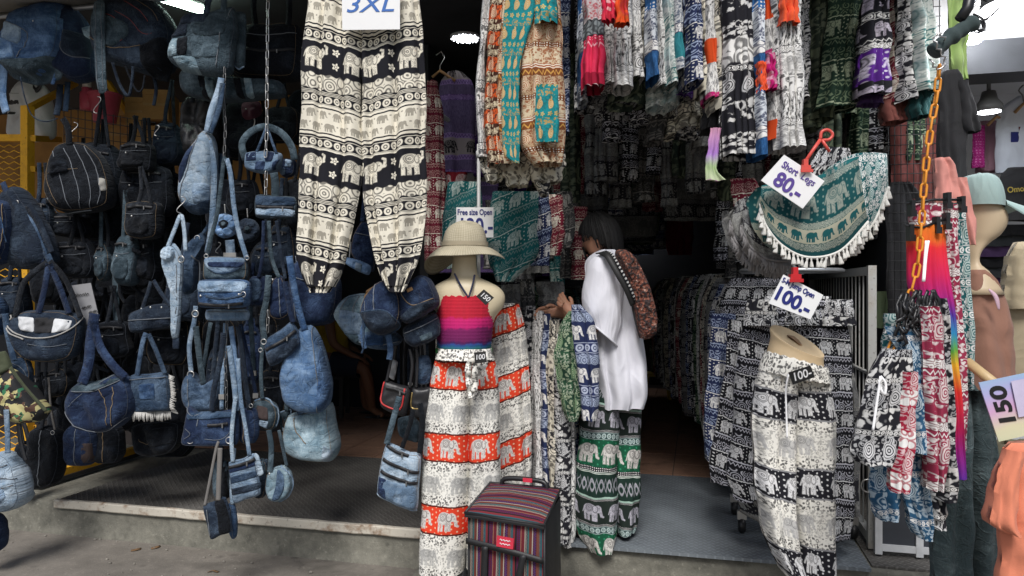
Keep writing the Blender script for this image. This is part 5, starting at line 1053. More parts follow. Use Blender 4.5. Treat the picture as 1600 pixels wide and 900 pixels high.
bag('denim_bag', 'near black sack beside the dark blue sack under the hobo bag', 3.5, oct_(150, 664, 192, 722), .14, D['ink'], [('seam', [(170, 668), (170, 718)], thread)])
bag('riveted_bag', 'black bag with two bright rivets below the fringed bag', 3.46, [(212, 664), (250, 656), (285, 660), (284, 690), (270, 706), (240, 712), (216, 704)], .16, D['ink'], [('rivet', (244, 674)), ('rivet', (260, 670)), ('stitch', [(228, 682), (240, 690), (268, 680)], thread), ('pocket', [(236, 668), (280, 664), (280, 688), (244, 694)], .01, D['black'])])
bag('denim_pocket_bag', 'small jeans bag with pale stitching behind the camouflage bag', 3.12, [(18, 562), (40, 556), (50, 580), (48, 602), (36, 606), (22, 590)], .10, D['mid'], [('stitch', [(24, 566), (44, 580), (46, 600)], thread_w), S([(22, 564), (12, 520), (8, 490)], 9, D['mid'])])
bag('striped_bag', 'blue and white striped denim bag edge at the mesh', 3.14, [(-20, 470), (0, 464), (8, 480), (6, 520), (-10, 526), (-20, 515)], .12, D['blue'], [('panel', [(-16, 492), (8, 490), (8, 497), (-16, 500)], .004, D['pale'])])
# left upper backpacks
bag('denim_backpack', 'bright blue denim backpack with a leather tag beside the yellow cage', 3.10, [(-30, 320), (0, 312), (14, 318), (20, 345), (18, 390), (6, 412), (-30, 414)], .2, D['navy'], [('tag', [(-4, 360), (8, 360), (7, 382), (-4, 384)], .004, plain('leather_tan', (.34, .19, .08), .6)), ('seam', [(12, 320), (16, 360), (10, 405)], thread), ('piping', [(2, 330), (14, 345), (18, 380)], D['blue'])])
bag('denim_backpack', 'dark navy backpack with broad crossing straps beside the tagged one', 3.2, [(10, 300), (30, 292), (56, 330), (80, 380), (84, 410), (60, 420), (30, 420), (12, 400), (6, 350)], .2, D['dark'],
    [S([(4, 285), (24, 330), (50, 375), (66, 410)], 9, D['navy']), S([(30, 330), (50, 350), (70, 390), (80, 412)], 11, D['mid']), S([(44, 320), (62, 350), (80, 395)], 12, D['dark']), ('ring', (26, 316), 3, steel)])
bag('striped_backpack', 'black denim backpack with pale ribbed stripes hung by the wire grid', 3.36, [(92, 230), (112, 222), (140, 226), (165, 250), (178, 290), (176, 322), (150, 332), (110, 334), (88, 326), (74, 300), (78, 262)], .24, D['black'],
    [('seam', [(92, 240), (98, 250), (116, 310), (122, 328)], thread_w), ('seam', [(110, 236), (124, 262), (138, 306), (136, 328)], thread_w), ('seam', [(124, 230), (142, 262), (154, 300), (150, 328)], thread_w), ('seam', [(140, 232), (158, 262), (168, 300), (162, 322)], thread_w), ('stitch', [(86, 276), (112, 270), (134, 268)], thread), ('stitch', [(88, 252), (84, 280), (104, 322)], thread), ('pocket', [(90, 254), (112, 244), (120, 272), (92, 278)], .012, D['ink']), ('tag', [(164, 282), (172, 282), (175, 300), (169, 302)], .004, plain('paper_tag', (.42, .40, .36), .8)), ('piping', [(84, 312), (88, 330), (106, 334), (150, 330)], thread_w), S([(108, 226), (106, 200), (98, 185)], 9, D['ink'])])
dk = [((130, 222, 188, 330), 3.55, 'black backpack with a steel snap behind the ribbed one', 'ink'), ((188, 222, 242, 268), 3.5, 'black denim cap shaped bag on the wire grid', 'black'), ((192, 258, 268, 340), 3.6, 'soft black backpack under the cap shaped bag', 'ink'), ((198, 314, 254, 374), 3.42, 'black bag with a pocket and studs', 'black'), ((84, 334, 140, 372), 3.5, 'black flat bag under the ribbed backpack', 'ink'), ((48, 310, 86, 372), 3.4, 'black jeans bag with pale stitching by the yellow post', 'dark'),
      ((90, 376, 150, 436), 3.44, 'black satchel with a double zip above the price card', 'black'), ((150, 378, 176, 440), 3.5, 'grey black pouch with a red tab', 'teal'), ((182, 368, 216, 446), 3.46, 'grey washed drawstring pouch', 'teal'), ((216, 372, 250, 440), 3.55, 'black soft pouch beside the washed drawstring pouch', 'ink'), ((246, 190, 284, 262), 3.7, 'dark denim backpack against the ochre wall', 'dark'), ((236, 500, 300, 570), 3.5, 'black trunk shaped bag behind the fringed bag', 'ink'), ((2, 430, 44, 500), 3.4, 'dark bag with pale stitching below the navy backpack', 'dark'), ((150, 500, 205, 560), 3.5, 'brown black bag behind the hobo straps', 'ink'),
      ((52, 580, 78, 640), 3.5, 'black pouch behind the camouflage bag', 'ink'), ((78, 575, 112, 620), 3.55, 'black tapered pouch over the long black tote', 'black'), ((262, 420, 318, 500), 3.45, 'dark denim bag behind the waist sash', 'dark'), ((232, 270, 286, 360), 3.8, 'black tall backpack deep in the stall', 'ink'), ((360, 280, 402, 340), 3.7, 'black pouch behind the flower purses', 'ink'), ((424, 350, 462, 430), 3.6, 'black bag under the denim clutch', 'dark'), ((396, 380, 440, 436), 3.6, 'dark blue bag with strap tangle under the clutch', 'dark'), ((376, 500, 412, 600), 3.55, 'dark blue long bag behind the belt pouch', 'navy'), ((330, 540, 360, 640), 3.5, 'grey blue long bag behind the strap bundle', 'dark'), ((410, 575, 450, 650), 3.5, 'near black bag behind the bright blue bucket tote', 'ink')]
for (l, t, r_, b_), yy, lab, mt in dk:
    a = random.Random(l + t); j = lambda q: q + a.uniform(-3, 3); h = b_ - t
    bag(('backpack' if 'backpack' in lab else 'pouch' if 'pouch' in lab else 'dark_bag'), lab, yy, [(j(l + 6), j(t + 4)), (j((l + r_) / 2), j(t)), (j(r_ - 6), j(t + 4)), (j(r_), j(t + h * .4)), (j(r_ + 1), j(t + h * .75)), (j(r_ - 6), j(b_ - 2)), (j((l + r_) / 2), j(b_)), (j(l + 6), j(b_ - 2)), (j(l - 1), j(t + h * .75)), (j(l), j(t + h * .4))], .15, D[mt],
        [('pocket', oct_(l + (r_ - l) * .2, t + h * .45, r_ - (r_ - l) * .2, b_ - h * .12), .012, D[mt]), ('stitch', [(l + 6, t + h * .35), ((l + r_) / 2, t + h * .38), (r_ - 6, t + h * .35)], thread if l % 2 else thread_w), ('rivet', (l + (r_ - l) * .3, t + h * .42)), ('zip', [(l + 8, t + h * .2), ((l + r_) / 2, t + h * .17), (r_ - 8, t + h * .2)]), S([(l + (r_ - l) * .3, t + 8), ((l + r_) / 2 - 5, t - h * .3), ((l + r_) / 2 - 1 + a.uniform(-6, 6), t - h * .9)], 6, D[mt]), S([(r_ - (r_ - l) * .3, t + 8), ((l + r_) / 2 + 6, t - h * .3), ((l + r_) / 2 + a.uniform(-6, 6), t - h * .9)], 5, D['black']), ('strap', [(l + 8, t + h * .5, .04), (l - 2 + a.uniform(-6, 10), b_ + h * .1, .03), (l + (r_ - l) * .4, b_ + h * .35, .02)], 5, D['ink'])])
proto = []
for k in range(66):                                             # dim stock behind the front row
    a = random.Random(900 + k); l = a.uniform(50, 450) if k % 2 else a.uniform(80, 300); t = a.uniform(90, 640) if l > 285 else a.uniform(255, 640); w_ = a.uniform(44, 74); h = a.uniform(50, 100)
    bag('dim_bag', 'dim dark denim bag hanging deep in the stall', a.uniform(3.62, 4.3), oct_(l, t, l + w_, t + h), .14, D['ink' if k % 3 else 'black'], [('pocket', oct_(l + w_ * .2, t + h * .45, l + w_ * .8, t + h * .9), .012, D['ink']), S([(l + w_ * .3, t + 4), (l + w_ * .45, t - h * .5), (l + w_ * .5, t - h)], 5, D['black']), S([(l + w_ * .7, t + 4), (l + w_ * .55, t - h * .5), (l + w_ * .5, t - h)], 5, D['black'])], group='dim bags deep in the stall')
# bags by the red mannequin
bag('denim_backpack', 'light washed denim backpack with pocket loops beneath the elephant trousers', 3.16, [(545, 462), (570, 458), (585, 470), (588, 510), (582, 540), (560, 538), (536, 515), (522, 492), (530, 474)], .18, D['aqua'], [('pocket', [(536, 482), (570, 490), (572, 520), (550, 522), (534, 505)], .012, D['light']), ('seam', [(546, 466), (538, 484), (540, 500)], thread_w), ('seam', [(564, 462), (556, 480), (558, 492)], thread_w), ('base', [(540, 518), (580, 524), (578, 538), (556, 538)], .01, D['teal']), ('tag', [(572, 454), (582, 448), (582, 460), (572, 466)], .006, plain('leather_tan', (1, 1, 1)))], wr=.012)
bag('bucket_backpack', 'navy denim bucket backpack showing its six sided base', 3.02, [(572, 464), (590, 442), (610, 436), (626, 460), (629, 490), (622, 512), (600, 524), (582, 516), (566, 490)], .22, D['navy'],
    [('base', [(568, 488), (590, 484), (612, 486), (626, 508), (606, 522), (584, 516)], .012, D['dark']), ('piping', [(568, 488), (590, 484), (612, 486), (626, 508), (606, 522), (584, 516), (568, 488)], D['mid']), ('seam', [(590, 444), (592, 484)], thread_w), ('strap', [(572, 500, .02), (566, 520, .01), (570, 545, 0)], 7, D['blue']), ('cord', [(567, 500), (568, 540), (565, 552)], 3, D['mid']), ('strap', [(606, 520, .03), (610, 545, .02), (608, 562, .02)], 9, D['blue']), ('stitch', [(576, 470), (578, 486)], thread_w)])
bag('denim_backpack', 'navy denim backpack with a small label tilted against the mannequin', 3.06, [(630, 452), (655, 430), (672, 436), (684, 462), (684, 478), (664, 492), (640, 506), (630, 500), (626, 478)], .18, D['navy'], [('base', [(628, 500), (650, 478), (682, 468), (684, 478), (660, 494), (640, 505)], .010, D['dark']), ('seam', [(632, 456), (650, 476), (682, 466)], thread), ('tag', [(642, 452), (650, 448), (652, 453), (644, 457)], .004, plain('leather_tan', (1, 1, 1)))])
bag('denim_backpack', 'dark denim backpack with a pale patch below the tilted navy one', 3.12, [(630, 512), (656, 498), (680, 488), (688, 505), (688, 522), (672, 534), (646, 542), (632, 532)], .16, D['dark'], [('patch', [(656, 524), (674, 516), (676, 526), (660, 532)], .004, D['teal']), ('seam', [(632, 520), (660, 508), (684, 496)], thread_w)])
bag('denim_backpack', 'blue denim backpack bottom between the bucket backpack and the washed one', 3.16, [(556, 520), (585, 515), (620, 520), (630, 532), (610, 546), (580, 544), (560, 535)], .16, D['mid'], [('seam', [(560, 532), (590, 538), (626, 532)], thread_w), ('rivet', (578, 535)), ('pocket', [(568, 522), (600, 522), (602, 538), (572, 538)], .01, D['blue'])])
bag('denim_bag', 'navy denim bag hanging between the legs of the elephant trousers', 3.42, [(552, 368), (566, 345), (580, 350), (586, 390), (584, 425), (560, 412), (548, 395)], .12, D['navy'], [('seam', [(556, 365), (580, 370)], thread_w), S([(566, 346), (570, 310), (570, 290)], 7, D['navy'])])
bag('phone_pouch', 'small light denim phone pouch between the trouser legs', 3.30, [(540, 402), (560, 406), (580, 416), (576, 430), (556, 422), (540, 412)], .04, D['sky'], [('panel', [(556, 410), (566, 413), (564, 426), (554, 421)], .004, D['pale']), ('cord', [(546, 402), (547, 390), (548, 378)], 2, steel)])
bag('leather_crossbody', 'small black leather crossbody bag with red piping', 3.10, [(602, 594), (622, 600), (642, 606), (640, 630), (634, 650), (614, 646), (595, 634), (598, 610)], .07, leather, [('piping', [(602, 596), (598, 626), (620, 638), (630, 634), (635, 606)], plain('piping_red', (.50, .03, .03), .5)), ('zip', [(606, 604), (622, 608), (636, 614)]), S([(604, 596), (612, 560), (618, 540)], 4, leather), S([(640, 606), (644, 570), (640, 545)], 4, leather)], wr=.003)
bag('leather_crossbody', 'small black leather crossbody bag with gold piping', 3.14, [(642, 606), (660, 606), (676, 606), (676, 652), (655, 652), (641, 650)], .07, leather, [('piping', [(645, 612), (644, 635), (660, 636)], brass), S([(650, 606), (652, 570), (650, 545)], 4, leather), ('ring', (641, 600), 3, steel)], wr=.003)
bag('messenger_bag', 'light blue denim messenger bag with two black zips on grey straps', 3.04, [(604, 692), (620, 696), (640, 706), (658, 710), (655, 760), (652, 796), (630, 792), (610, 782), (590, 770), (594, 730)], .09, D['pale'],
    [('zip', [(601, 714), (628, 728), (656, 736)]), ('zip', [(598, 732), (626, 746), (654, 752)]), ('pocket', [(596, 744), (624, 752), (652, 758), (650, 794), (616, 784), (592, 768)], .010, D['light']), ('panel', [(594, 742), (606, 745), (606, 778), (592, 768)], .012, D['navy']), ('piping', [(590, 770), (612, 782), (632, 793), (652, 797)], D['pale']), ('seam', [(618, 752), (618, 776)], thread_w), ('zip', [(606, 694), (622, 704), (640, 710)]), S([(604, 694), (616, 650), (624, 620)], 9, D['teal']), S([(656, 708), (660, 660), (656, 630)], 9, D['black']), S([(628, 700), (640, 665), (646, 640)], 7, D['black'])], wr=.005)
bag('denim_pouch', 'plain grey blue pouch above the gold piped bag', 3.18, oct_(650, 556, 674, 600), .05, D['mid'], [S([(654, 558), (650, 540), (648, 520)], 4, leather)])
bag('paper_pouch', 'folded pale paper pouch among the dark straps', 3.24, [(612, 560), (622, 566), (616, 594), (606, 588)], .02, plain('paper_pale', (.40, .40, .40), .8), [S([(616, 562), (618, 550), (620, 540)], 3, leather)])
bag('denim_sack', 'crumpled pale denim sack behind the messenger bag straps', 3.3, [(622, 654), (645, 650), (660, 668), (655, 690), (640, 688), (624, 678)], .08, D['teal'], [S([(640, 654), (644, 640), (646, 620)], 4, leather)])
for i, px_ in enumerate((622, 630, 638, 646, 654, 661, 668)):
    fr = Fr(px_, 600, 3.26 + .02 * i); o = MB().ribbon([(fr.loc(px_ + 3 * math.sin(i), 530)[0], 0, fr.loc(px_, 530)[1]), (fr.loc(px_, 570)[0], .01, fr.loc(px_, 570)[1]), (fr.loc(px_ + 2, 640)[0], 0, fr.loc(px_, 640)[1])], .014, .004).build('loose_strap', leather if i % 2 else D['dark']); fr.put(o); tag(o, 'dark loose strap hanging above the leather crossbody bags', 'strap', 'dark loose straps above the leather bags')
# chains and hooks
chain('metal_chain', 'grey steel chain beside the sling bag', 3.20, [(351, 110), (350, 160), (352, 200), (350, 245)], 13, .0022, dsteel); chain('metal_chain', 'pale steel chain through the checkerboard purses', 3.24, [(419, -30), (418, 60), (417, 140), (417, 200), (415, 240)], 15, .0026, steel); chain('metal_chain', 'short steel chain above the denim clutch', 3.24, [(416, 274), (415, 308)], 15, .0026, steel)
chain('metal_chain', 'steel chain dropping from the barrel purse', 3.10, [(355, 500), (352, 560), (354, 620), (353, 660)], 13, .0022, dsteel); chain('metal_chain', 'short steel chain beside the belt pouch', 3.2, [(419, 490), (418, 525)], 14, .0024, steel)
for i, (a, b, h, lab) in enumerate(((283, 306, 28, 's hook holding the pale waist sash'), (152, 150, 28, 's hook below the broad loose strap'), (113, 405, 20, 's hook above the price card'), (245, 195, 18, 's hook against the ochre wall'), (341, 378, 18, 's hook above the striped flap bag'), (115, 190, 26, 's hook on the wire grid over the ribbed backpack'))):
    shook('s_hook', 'bright steel ' + lab, 3.05 if i == 0 else 3.4, a, b, h)
# yellow cage, grid, boxes
cg = empty('yellow_cage', 'yellow steel cage with diamond mesh behind the bags', 'cage'); Y0 = 3.95
def bar(px0, py0, px1, py1, y, r=.026, name='bar', y1=None):
    a = PY(px0, py0, y); b = PY(px1, py1, y1 or y); d = (b - a); L = d.length; q = d.to_track_quat('Z', 'Y')
    o = MB().box(-r, r, -r, r, 0, L).build(name, mat_yellow, cg, False); o.location = a; o.rotation_mode = 'QUATERNION'; o.rotation_quaternion = q; return o
bar(43, 742, 43, 166, Y0, .028, 'post'); bar(-60, 216, 37, 216, Y0 + .003, .022, 'rail'); bar(50, 216, 92, 218, Y0, .02, 'rail', Y0 + .7); bar(50, 264, 84, 265, Y0, .018, 'rail', Y0 + .7); bar(44, 170, 118, 130, Y0, .018, 'brace', Y0 + .8); bar(168, 128, 215, 200, Y0 + .9, .018, 'brace'); bar(-60, 708, 38, 706, Y0, .02, 'rail')
def mesh_panel(l, t, r_, b_, y, cell, nm='mesh'):
    mb = MB(); nx = int((r_ - l) / cell) + 1; ny = int((b_ - t) / (cell * .55)) + 1
    for j in range(ny):
        pts = []
        for i in range(nx * 2 + 1):
            px_ = l + i * cell / 2; py_ = t + j * cell * .55 + (cell * .27 if (i + j) % 2 else -cell * .0)
            pts.append(PY(min(px_, r_), min(max(py_, t), b_), y))
        mb.tube(pts, .0035, 5)
    mb.build(nm, mat_yellow, cg)
mesh_panel(-50, 226, 38, 312, Y0 + .02, 16); mesh_panel(-40, 664, 56, 702, Y0 + .02, 16); mesh_panel(-40, 420, 44, 480, Y0 + .02, 16)
a, b = PZ(54, 762, .20), PZ(214, 712, .20)
fr_ = empty('floor_rail', 'yellow steel rail lying on the tread plate by the step', 'rail', None, a, math.atan2((b - a).y, (b - a).x)); L_ = (b - a).length
MB().box(0, L_, -.022, .022, .025, .07).build('tube', mat_yellow, fr_, False); MB().box(.005, L_, -.03, .05, 0, .024).build('skid', plain('skid_dark', (.03, .03, .032), .7), fr_, False); MB().box(-.004, 0, -.018, .018, .029, .066).build('end_cap', plain('cap_yellow', (.75, .40, .02), .5), fr_, False)
# wire grid panel
wire_k = plain('wire_black', (.012, .012, .013), .6, bmp=0)
gp_ = empty('wire_grid', 'black wire grid panel that the dark backpacks hang on', 'grid'); mb = MB()
for i in range(14): mb.tube([PY(100 + i * 11, 165 + i * 2, 3.85), PY(100 + i * 11, 330, 3.85)], .0025, 5)
mb.build('upright_wires', wire_k, gp_); mb = MB()
for j in range(12): mb.tube([PY(100, 168 + j * 14, 3.845), PY(243, 192 + j * 12.5, 3.845)], .0025, 5)
mb.build('cross_wires', wire_k, gp_)
# white printed tote, pink bucket, boxes
bag('printed_tote', 'white cloth tote with small black print behind the yellow post', 4.3, [(30, 128), (50, 124), (72, 136), (82, 170), (84, 215), (50, 222), (18, 216), (16, 175), (22, 145)], .14, cloth_plain('cloth_white', (1, 1, 1)), [('patch', [(22, 160), (40, 160), (40, 166), (22, 166)], .003, ink_k), ('patch', [(22, 178), (34, 178), (34, 182), (22, 182)], .003, ink_k), ('stitch', [(22, 150), (40, 149)], ink_k), S([(48, 130), (56, 142), (64, 132)], 6, leather)], wr=.016)
def lathe(mb, c, prof, n=22, m=0):
    rows = [[(c[0] + r_ * math.cos(6.2832 * k / n), c[1] + r_ * math.sin(6.2832 * k / n), c[2] + z) for k in range(n)] for r_, z in prof]
    mb.grid(rows, [[(k / n, z) for k in range(n)] for r_, z in prof], closed=True, m=m); return mb
pk = plain('pink_plastic', (.55, .08, .13), .35, bmp=0)
p0 = PY(136, 172, 4.5); o = lathe(MB(), (0, 0, 0), [(.0, 0), (.045, 0), (.048, .02), (.048, .12), (.035, .135), (.035, .16), (0, .16)]).build('pink_jar', pk); o.location = p0; tag(o, 'pink plastic jar on the shelf behind the wire grid', 'jar'); lathe(MB(), (0, 0, .16), [(0, 0), (.03, 0), (.03, .04), (0, .04)]).build('cap', plain('cap_pale', (.6, .5, .45), .4), o)
p0 = PY(164, 192, 4.55); o = lathe(MB(), (0, 0, 0), [(0, 0), (.075, 0), (.11, .2), (.115, .2), (.115, .21), (.105, .21), (.075, .02)]).build('pink_bucket', pk); o.location = p0; tag(o, 'pink plastic bucket beside the jar behind the wire grid', 'bucket'); torus(MB(), (0, 0, .2), .112, .006, 'z').build('rim', pk, o)
crd = plain('cardboard', (.46, .25, .09), .85, var=.15)
for i, (l, t, r_, b_, lab) in enumerate(((196, 152, 222, 196, 'brown cardboard box with a taped side above the grid'), (224, 140, 262, 186, 'orange brown paper sack above the grid'), (205, 196, 262, 250, 'wide cardboard carton behind the wire grid'), (168, 180, 205, 240, 'tall cardboard carton behind the wire grid'))):
    fr = Fr((l + r_) / 2, b_, 4.75 + .05 * i, TH + R(10)); root = empty('cardboard_box', lab, 'box'); fr.put(root); w_ = (r_ - l) * fr.m / 2; h = (b_ - t) * fr.m
    MB().box(-w_, w_, 0, .3, 0, h).build('carton', crd, root, False); MB().box(-w_ * .95, w_ * .95, -.004, -.001, h * .46, h * .54).build('tape', plain('tape_tan', (.45, .27, .11), .4), root, False); MB().box(-w_ * .98, w_ * .98, -.012, -.004, h * .82, h * .995).build('flap', crd, root, False)
# fluorescent tube over the bags
lampm = plain('lamp_tube', (.8, .9, .82), .5, bmp=0, emit=((.75, 1, .85), 26.0)); lampw = plain('lamp_white', (.9, .9, .9), .5, bmp=0, emit=((.95, .97, 1), 30.0))
def tube_lamp(label, a, b, r, mt=lampm):
    root = empty('tube_lamp', label, 'lamp'); MB().tube([a, b], r, 10).build('tube', mt, root); d = Vector((0, 0, r * 1.6)); MB().tube([a + d, b + d], r * .8, 6).build('housing', plain('lamp_housing', (.5, .5, .5), .5), root)
    return root
tube_lamp('lit fluorescent tube above the patchwork tote', PY(250, -4, 3.44), PY(318, 17, 3.66), .022)
tube_lamp('lit ceiling tube at the far back of the aisle', PY(973, 338, 9.0), PY(999, 338, 9.0), .02, lampw); tube_lamp('second lit ceiling tube just under the first at the back', PY(970, 351, 9.3), PY(994, 350, 9.3), .02, lampw)
root = empty('ceiling_lamp', 'round lit ceiling lamp with a dotted white diffuser', 'lamp'); root.location = PY(727, 60, 4.2)
lathe(MB(), (0, 0, 0), [(0, .0), (.085, .0), (.09, .012), (.0, .02)], 28).build('housing', plain('lamp_housing', (1, 1, 1)), root)
mbx = MB()
for k in range(61):
    a = k * 2.39996; r_ = .0105 * math.sqrt(k); mbx = MB() if k == 0 else mbx
    lathe(mbx, (r_ * math.cos(a), r_ * math.sin(a), -.006), [(0, 0), (.0036, .0), (.0036, .006)], 6)
o = mbx.build('diode_array', plain('lamp_diode', (.9, .9, 1), .5, bmp=0, emit=((.9, .93, 1), 9.0)), root)
root = empty('bulb', 'small lit bulb hanging deep above the aisle', 'bulb'); root.location = PY(886, 46, 5.0); ball(MB(), (0, 0, 0), .028, .028, .035).build('glass', lampw, root); MB().tube([(0, 0, .03), (0, 0, .5)], .004, 6).build('wire', bplastic, root)
# ------------------------------------------------------------------ mannequins
def solid(mb, fr, rings, depth, n=28, cap0=True, cap1=True, yoff=0.0, nz=None, lean=0.0):
    """rings (pyL, pyR, pxL, pxR[, depth factor]) top to bottom, each an ellipse spanning the two points"""
    rows = []; uvs = []
    if nz:
        R_ = [(i, *r) for i, r in enumerate(rings)]; R_ = [r[1:] for r in lerp_rows(R_, nz)]
    else: R_ = rings
    for r in R_:
        xl, zl = fr.loc(r[2], r[0]); xr, zr = fr.loc(r[3], r[1]); df = r[4] if len(r) > 4 else 1
        row = []; uv = []
        for k in range(n):
            a = 6.2832 * k / n; c = math.cos(a)
            row.append(((xl + xr) / 2 + (xr - xl) / 2 * c, yoff - depth / 2 * df * math.sin(a), (zl + zr) / 2 + (zr - zl) / 2 * c - lean * (1 - len(rows) / len(R_)) ** 1.5 * depth / 2 * df * math.sin(a))); uv.append((k / n * .8, (zl + zr) / 2))
        rows.append(row); uvs.append(uv)
    base = mb.grid(rows, uvs, closed=True)
    if cap0: mb.cap([base + k for k in range(n)][::-1])
    if cap1: mb.cap([base + (len(rows) - 1) * n + k for k in range(n)])
    return mb
cream_skin = plain('mannequin_cream', (.62, .53, .36), .45, var=.05, bmp=.04); wood_skin = plain('mannequin_tan', (.66, .50, .30), .5, var=.06, bmp=.05); head_skin = plain('mannequin_beige', (.52, .41, .27), .5, var=.04, bmp=.04)
YM = 3.25; fr = Fr(722, 892, YM); mq = empty('mannequin', 'cream mannequin torso dressed in a tube top and red trousers', 'mannequin'); fr.put(mq)
solid(MB(), fr, [(396, 396, 707, 744, .55), (420, 420, 706, 745, .5), (433, 433, 703, 749, .55), (440, 440, 690, 764, .7), (448, 449, 678, 780, .8), (460, 462, 672, 789, .85), (478, 480, 676, 786, .9), (500, 500, 686, 772, .95), (545, 545, 688, 764, .9), (580, 580, 684, 772, 1)], .23, nz=26).build('torso', cream_skin, mq)
p = Fr(722, 892, YM); st = MB(); st.tube([(0, .05, -.10), (0, .05, .9)], .014, 10); st.build('stand_pole', pipe_m, mq); lathe(MB(), (0, .05, -.115), [(0, 0), (.14, 0), (.14, .012), (.02, .02), (0, .02)]).build('stand_base', pipe_m, mq)
# stone block under the trouser hem
o = MB().box(-.10, .12, -.10, .10, 0, .055).build('stone_block', mat_step, None, False); o.location = (PZ(690, 905, .0).x, 3.30, 0); o.rotation_euler = (0, 0, R(8)); tag(o, 'small concrete block on the street under the red trousers', 'block')
bev = o.modifiers.new('bevel', 'BEVEL'); bev.width = .008; bev.segments = 2
# tube top
fr = Fr(726, 545, YM - .005); tt = empty('strapless_blouse', 'smocked strapless blouse banded red, pink and purple with a halter cord', 'blouse'); fr.put(tt)
rows = []; uvs = []; H0 = fr.loc(726, 462)[1]
for k, (py, l, r_) in enumerate(lerp_rows([(462, 687, 773), (490, 682, 772), (520, 683, 769), (547, 683, 767)], 50)):
    xl, z = fr.loc(l, py); xr, _ = fr.loc(r_, py); row = []; uv = []
    for j in range(72):
        a = 6.2832 * j / 72; rr = 1 + .007 * math.sin(k * 2.1) + .012 * math.sin(a * 36 + k * 1.5)
        row.append(((xl + xr) / 2 + (xr - xl) / 2 * math.cos(a) * rr, -.125 * math.sin(a) * rr, z + (.004 * math.sin(a * 22) if k in (0, 49) else 0))); uv.append((j / 72 * .6, z + .0001))
    rows.append(row); uvs.append(uv)
m_ = MB(); m_.grid(rows, uvs, closed=True); m_.build('smocking', FB['tubetop'], tt)
for P in ([(712, 428), (722, 446), (734, 464)], [(743, 430), (740, 446), (735, 464)]):
    q = []
    for (a, b) in cr(P, 12): x, z = fr.loc(a, b); q.append((x, -.075 - .05 * (b - 428) / 36, z))
    MB().tube(q, .0045, 6).build('halter_cord', cloth_plain('cord_navy', (.015, .018, .05)), tt)
m_ = MB()
for j in range(40):
    a = math.pi * j / 39; x = (fr.loc(683, 546)[0] + fr.loc(767, 546)[0]) / 2 + math.cos(a) * .125; m_.ribbon([(x, -.127 * math.sin(a), fr.loc(726, 544)[1]), (x, -.134 * math.sin(a), fr.loc(726, 549)[1] - .003 * (j % 3))], .008, .002)
o = m_.build('frill', cloth_plain('frill_green', (.03, .22, .05)), tt)
# red trousers
trousers('printed_trousers', 'red banded cream elephant trousers on the mannequin in the straw hat', YM - .06, ([(556, 682, 736), (600, 671, 735), (700, 662, 734), (800, 657, 731), (888, 655, 727)], [(556, 732, 771), (600, 733, 779), (700, 732, 781), (800, 730, 782), (884, 728, 782)]), FB['red'], nf=1.6, amp=.009, thick=.20, vsh=.132, shears=(.06, -.10), seed=11, warp=.001, waist=[(544, 685, 767), (560, 681, 771)], cmat=fabric('fabric_flora_waist', [(.08, 'flora', BK, WB, {'s': 75})], jit=False))
fr = Fr(742, 620, YM - .19); o = empty('sash_bow', 'tied sash bow of black and cream flowered cloth on the red trousers', 'sash'); fr.put(o)
for P in ([(742, 560), (752, 556), (758, 566), (752, 576), (744, 568), (742, 585), (741, 612)], [(742, 560), (734, 566), (731, 580), (733, 600), (737, 622)]):
    q = [(fr.loc(a, b)[0], -.01 * math.sin(i), fr.loc(a, b)[1]) for i, (a, b) in enumerate(cr(P, 22))]
    MB().ribbon(q, .026, .005).build('tail', MATS['fabric_flora_waist'], o)
garment('printed_trousers', 'second red banded cream elephant trousers hung behind the mannequin', 'trousers', 3.52, [(474, 774, 810), (520, 768, 822), (600, 768, 828), (690, 772, 830), (766, 776, 828)], FB['red'], nf=2.2, amp=.013, thick=.12, vshift=.17, shear=-.38, seed=14, nz=40, nm=34)
def black_tag(label, y, corners, txt, c, hpx, wpx): return sign('price_tag', label, y, corners, [(txt, c, hpx, wpx, ink_w, .0004, .12)], plain('tag_black', (.012, .012, .012), .5, bmp=0), cat='tag')
black_tag('small black price tag on the tube top', 3.04, [(756, 452), (772, 465), (759, 477), (744, 463)], '150', (758, 464), 8, 15); black_tag('small black price tag at the waist of the red trousers', 3.02, [(741, 551), (759, 549), (760, 566), (742, 568)], '100', (750, 558), 8, 14)
# straw hat
straw = (lambda: None)
def m_straw():
    m, b = newmat('straw_weave'); u, v, _ = sep(uvco()); n = noise(vec(u, v, 0.0), 9, 4, .6); k = absx(fract(v * 130.0) - .5) + absx(fract(u * 90.0) - .5)
    put(b.inputs['Base Color'], mix((.33, .29, .20), (.60, .54, .40), step01(n * .6 + k * .35, .3, .75))); b.inputs['Roughness'].default_value = .85; put(b.inputs['Normal'], bump(k + n * .5, .5, .003)); return m
straw = m_straw(); fr = Fr(725, 400, YM); hat = empty('straw_hat', 'floppy pale woven straw hat on the mannequin', 'hat'); fr.put(hat)
cx, cz = fr.loc(726, 386); rows = []; uvs = []
prof = [(.0, .116), (.03, .114), (.058, .106), (.080, .088), (.094, .058), (.102, .02), (.108, -.008)]
for i, (r_, z) in enumerate(cr(prof, 16)): rows.append([(cx + r_ * math.cos(a), r_ * math.sin(a) * .95, cz + z + .005 * math.sin(a * 3 + 1) * (1 if z > .03 else 0)) for a in [6.2832 * k / 48 for k in range(48)]]); uvs.append([(k / 48 * .6, z) for k in range(48)])
m_ = MB(); m_.grid(rows, uvs, closed=True); m_.build('crown', straw, hat)
rows = []; uvs = []
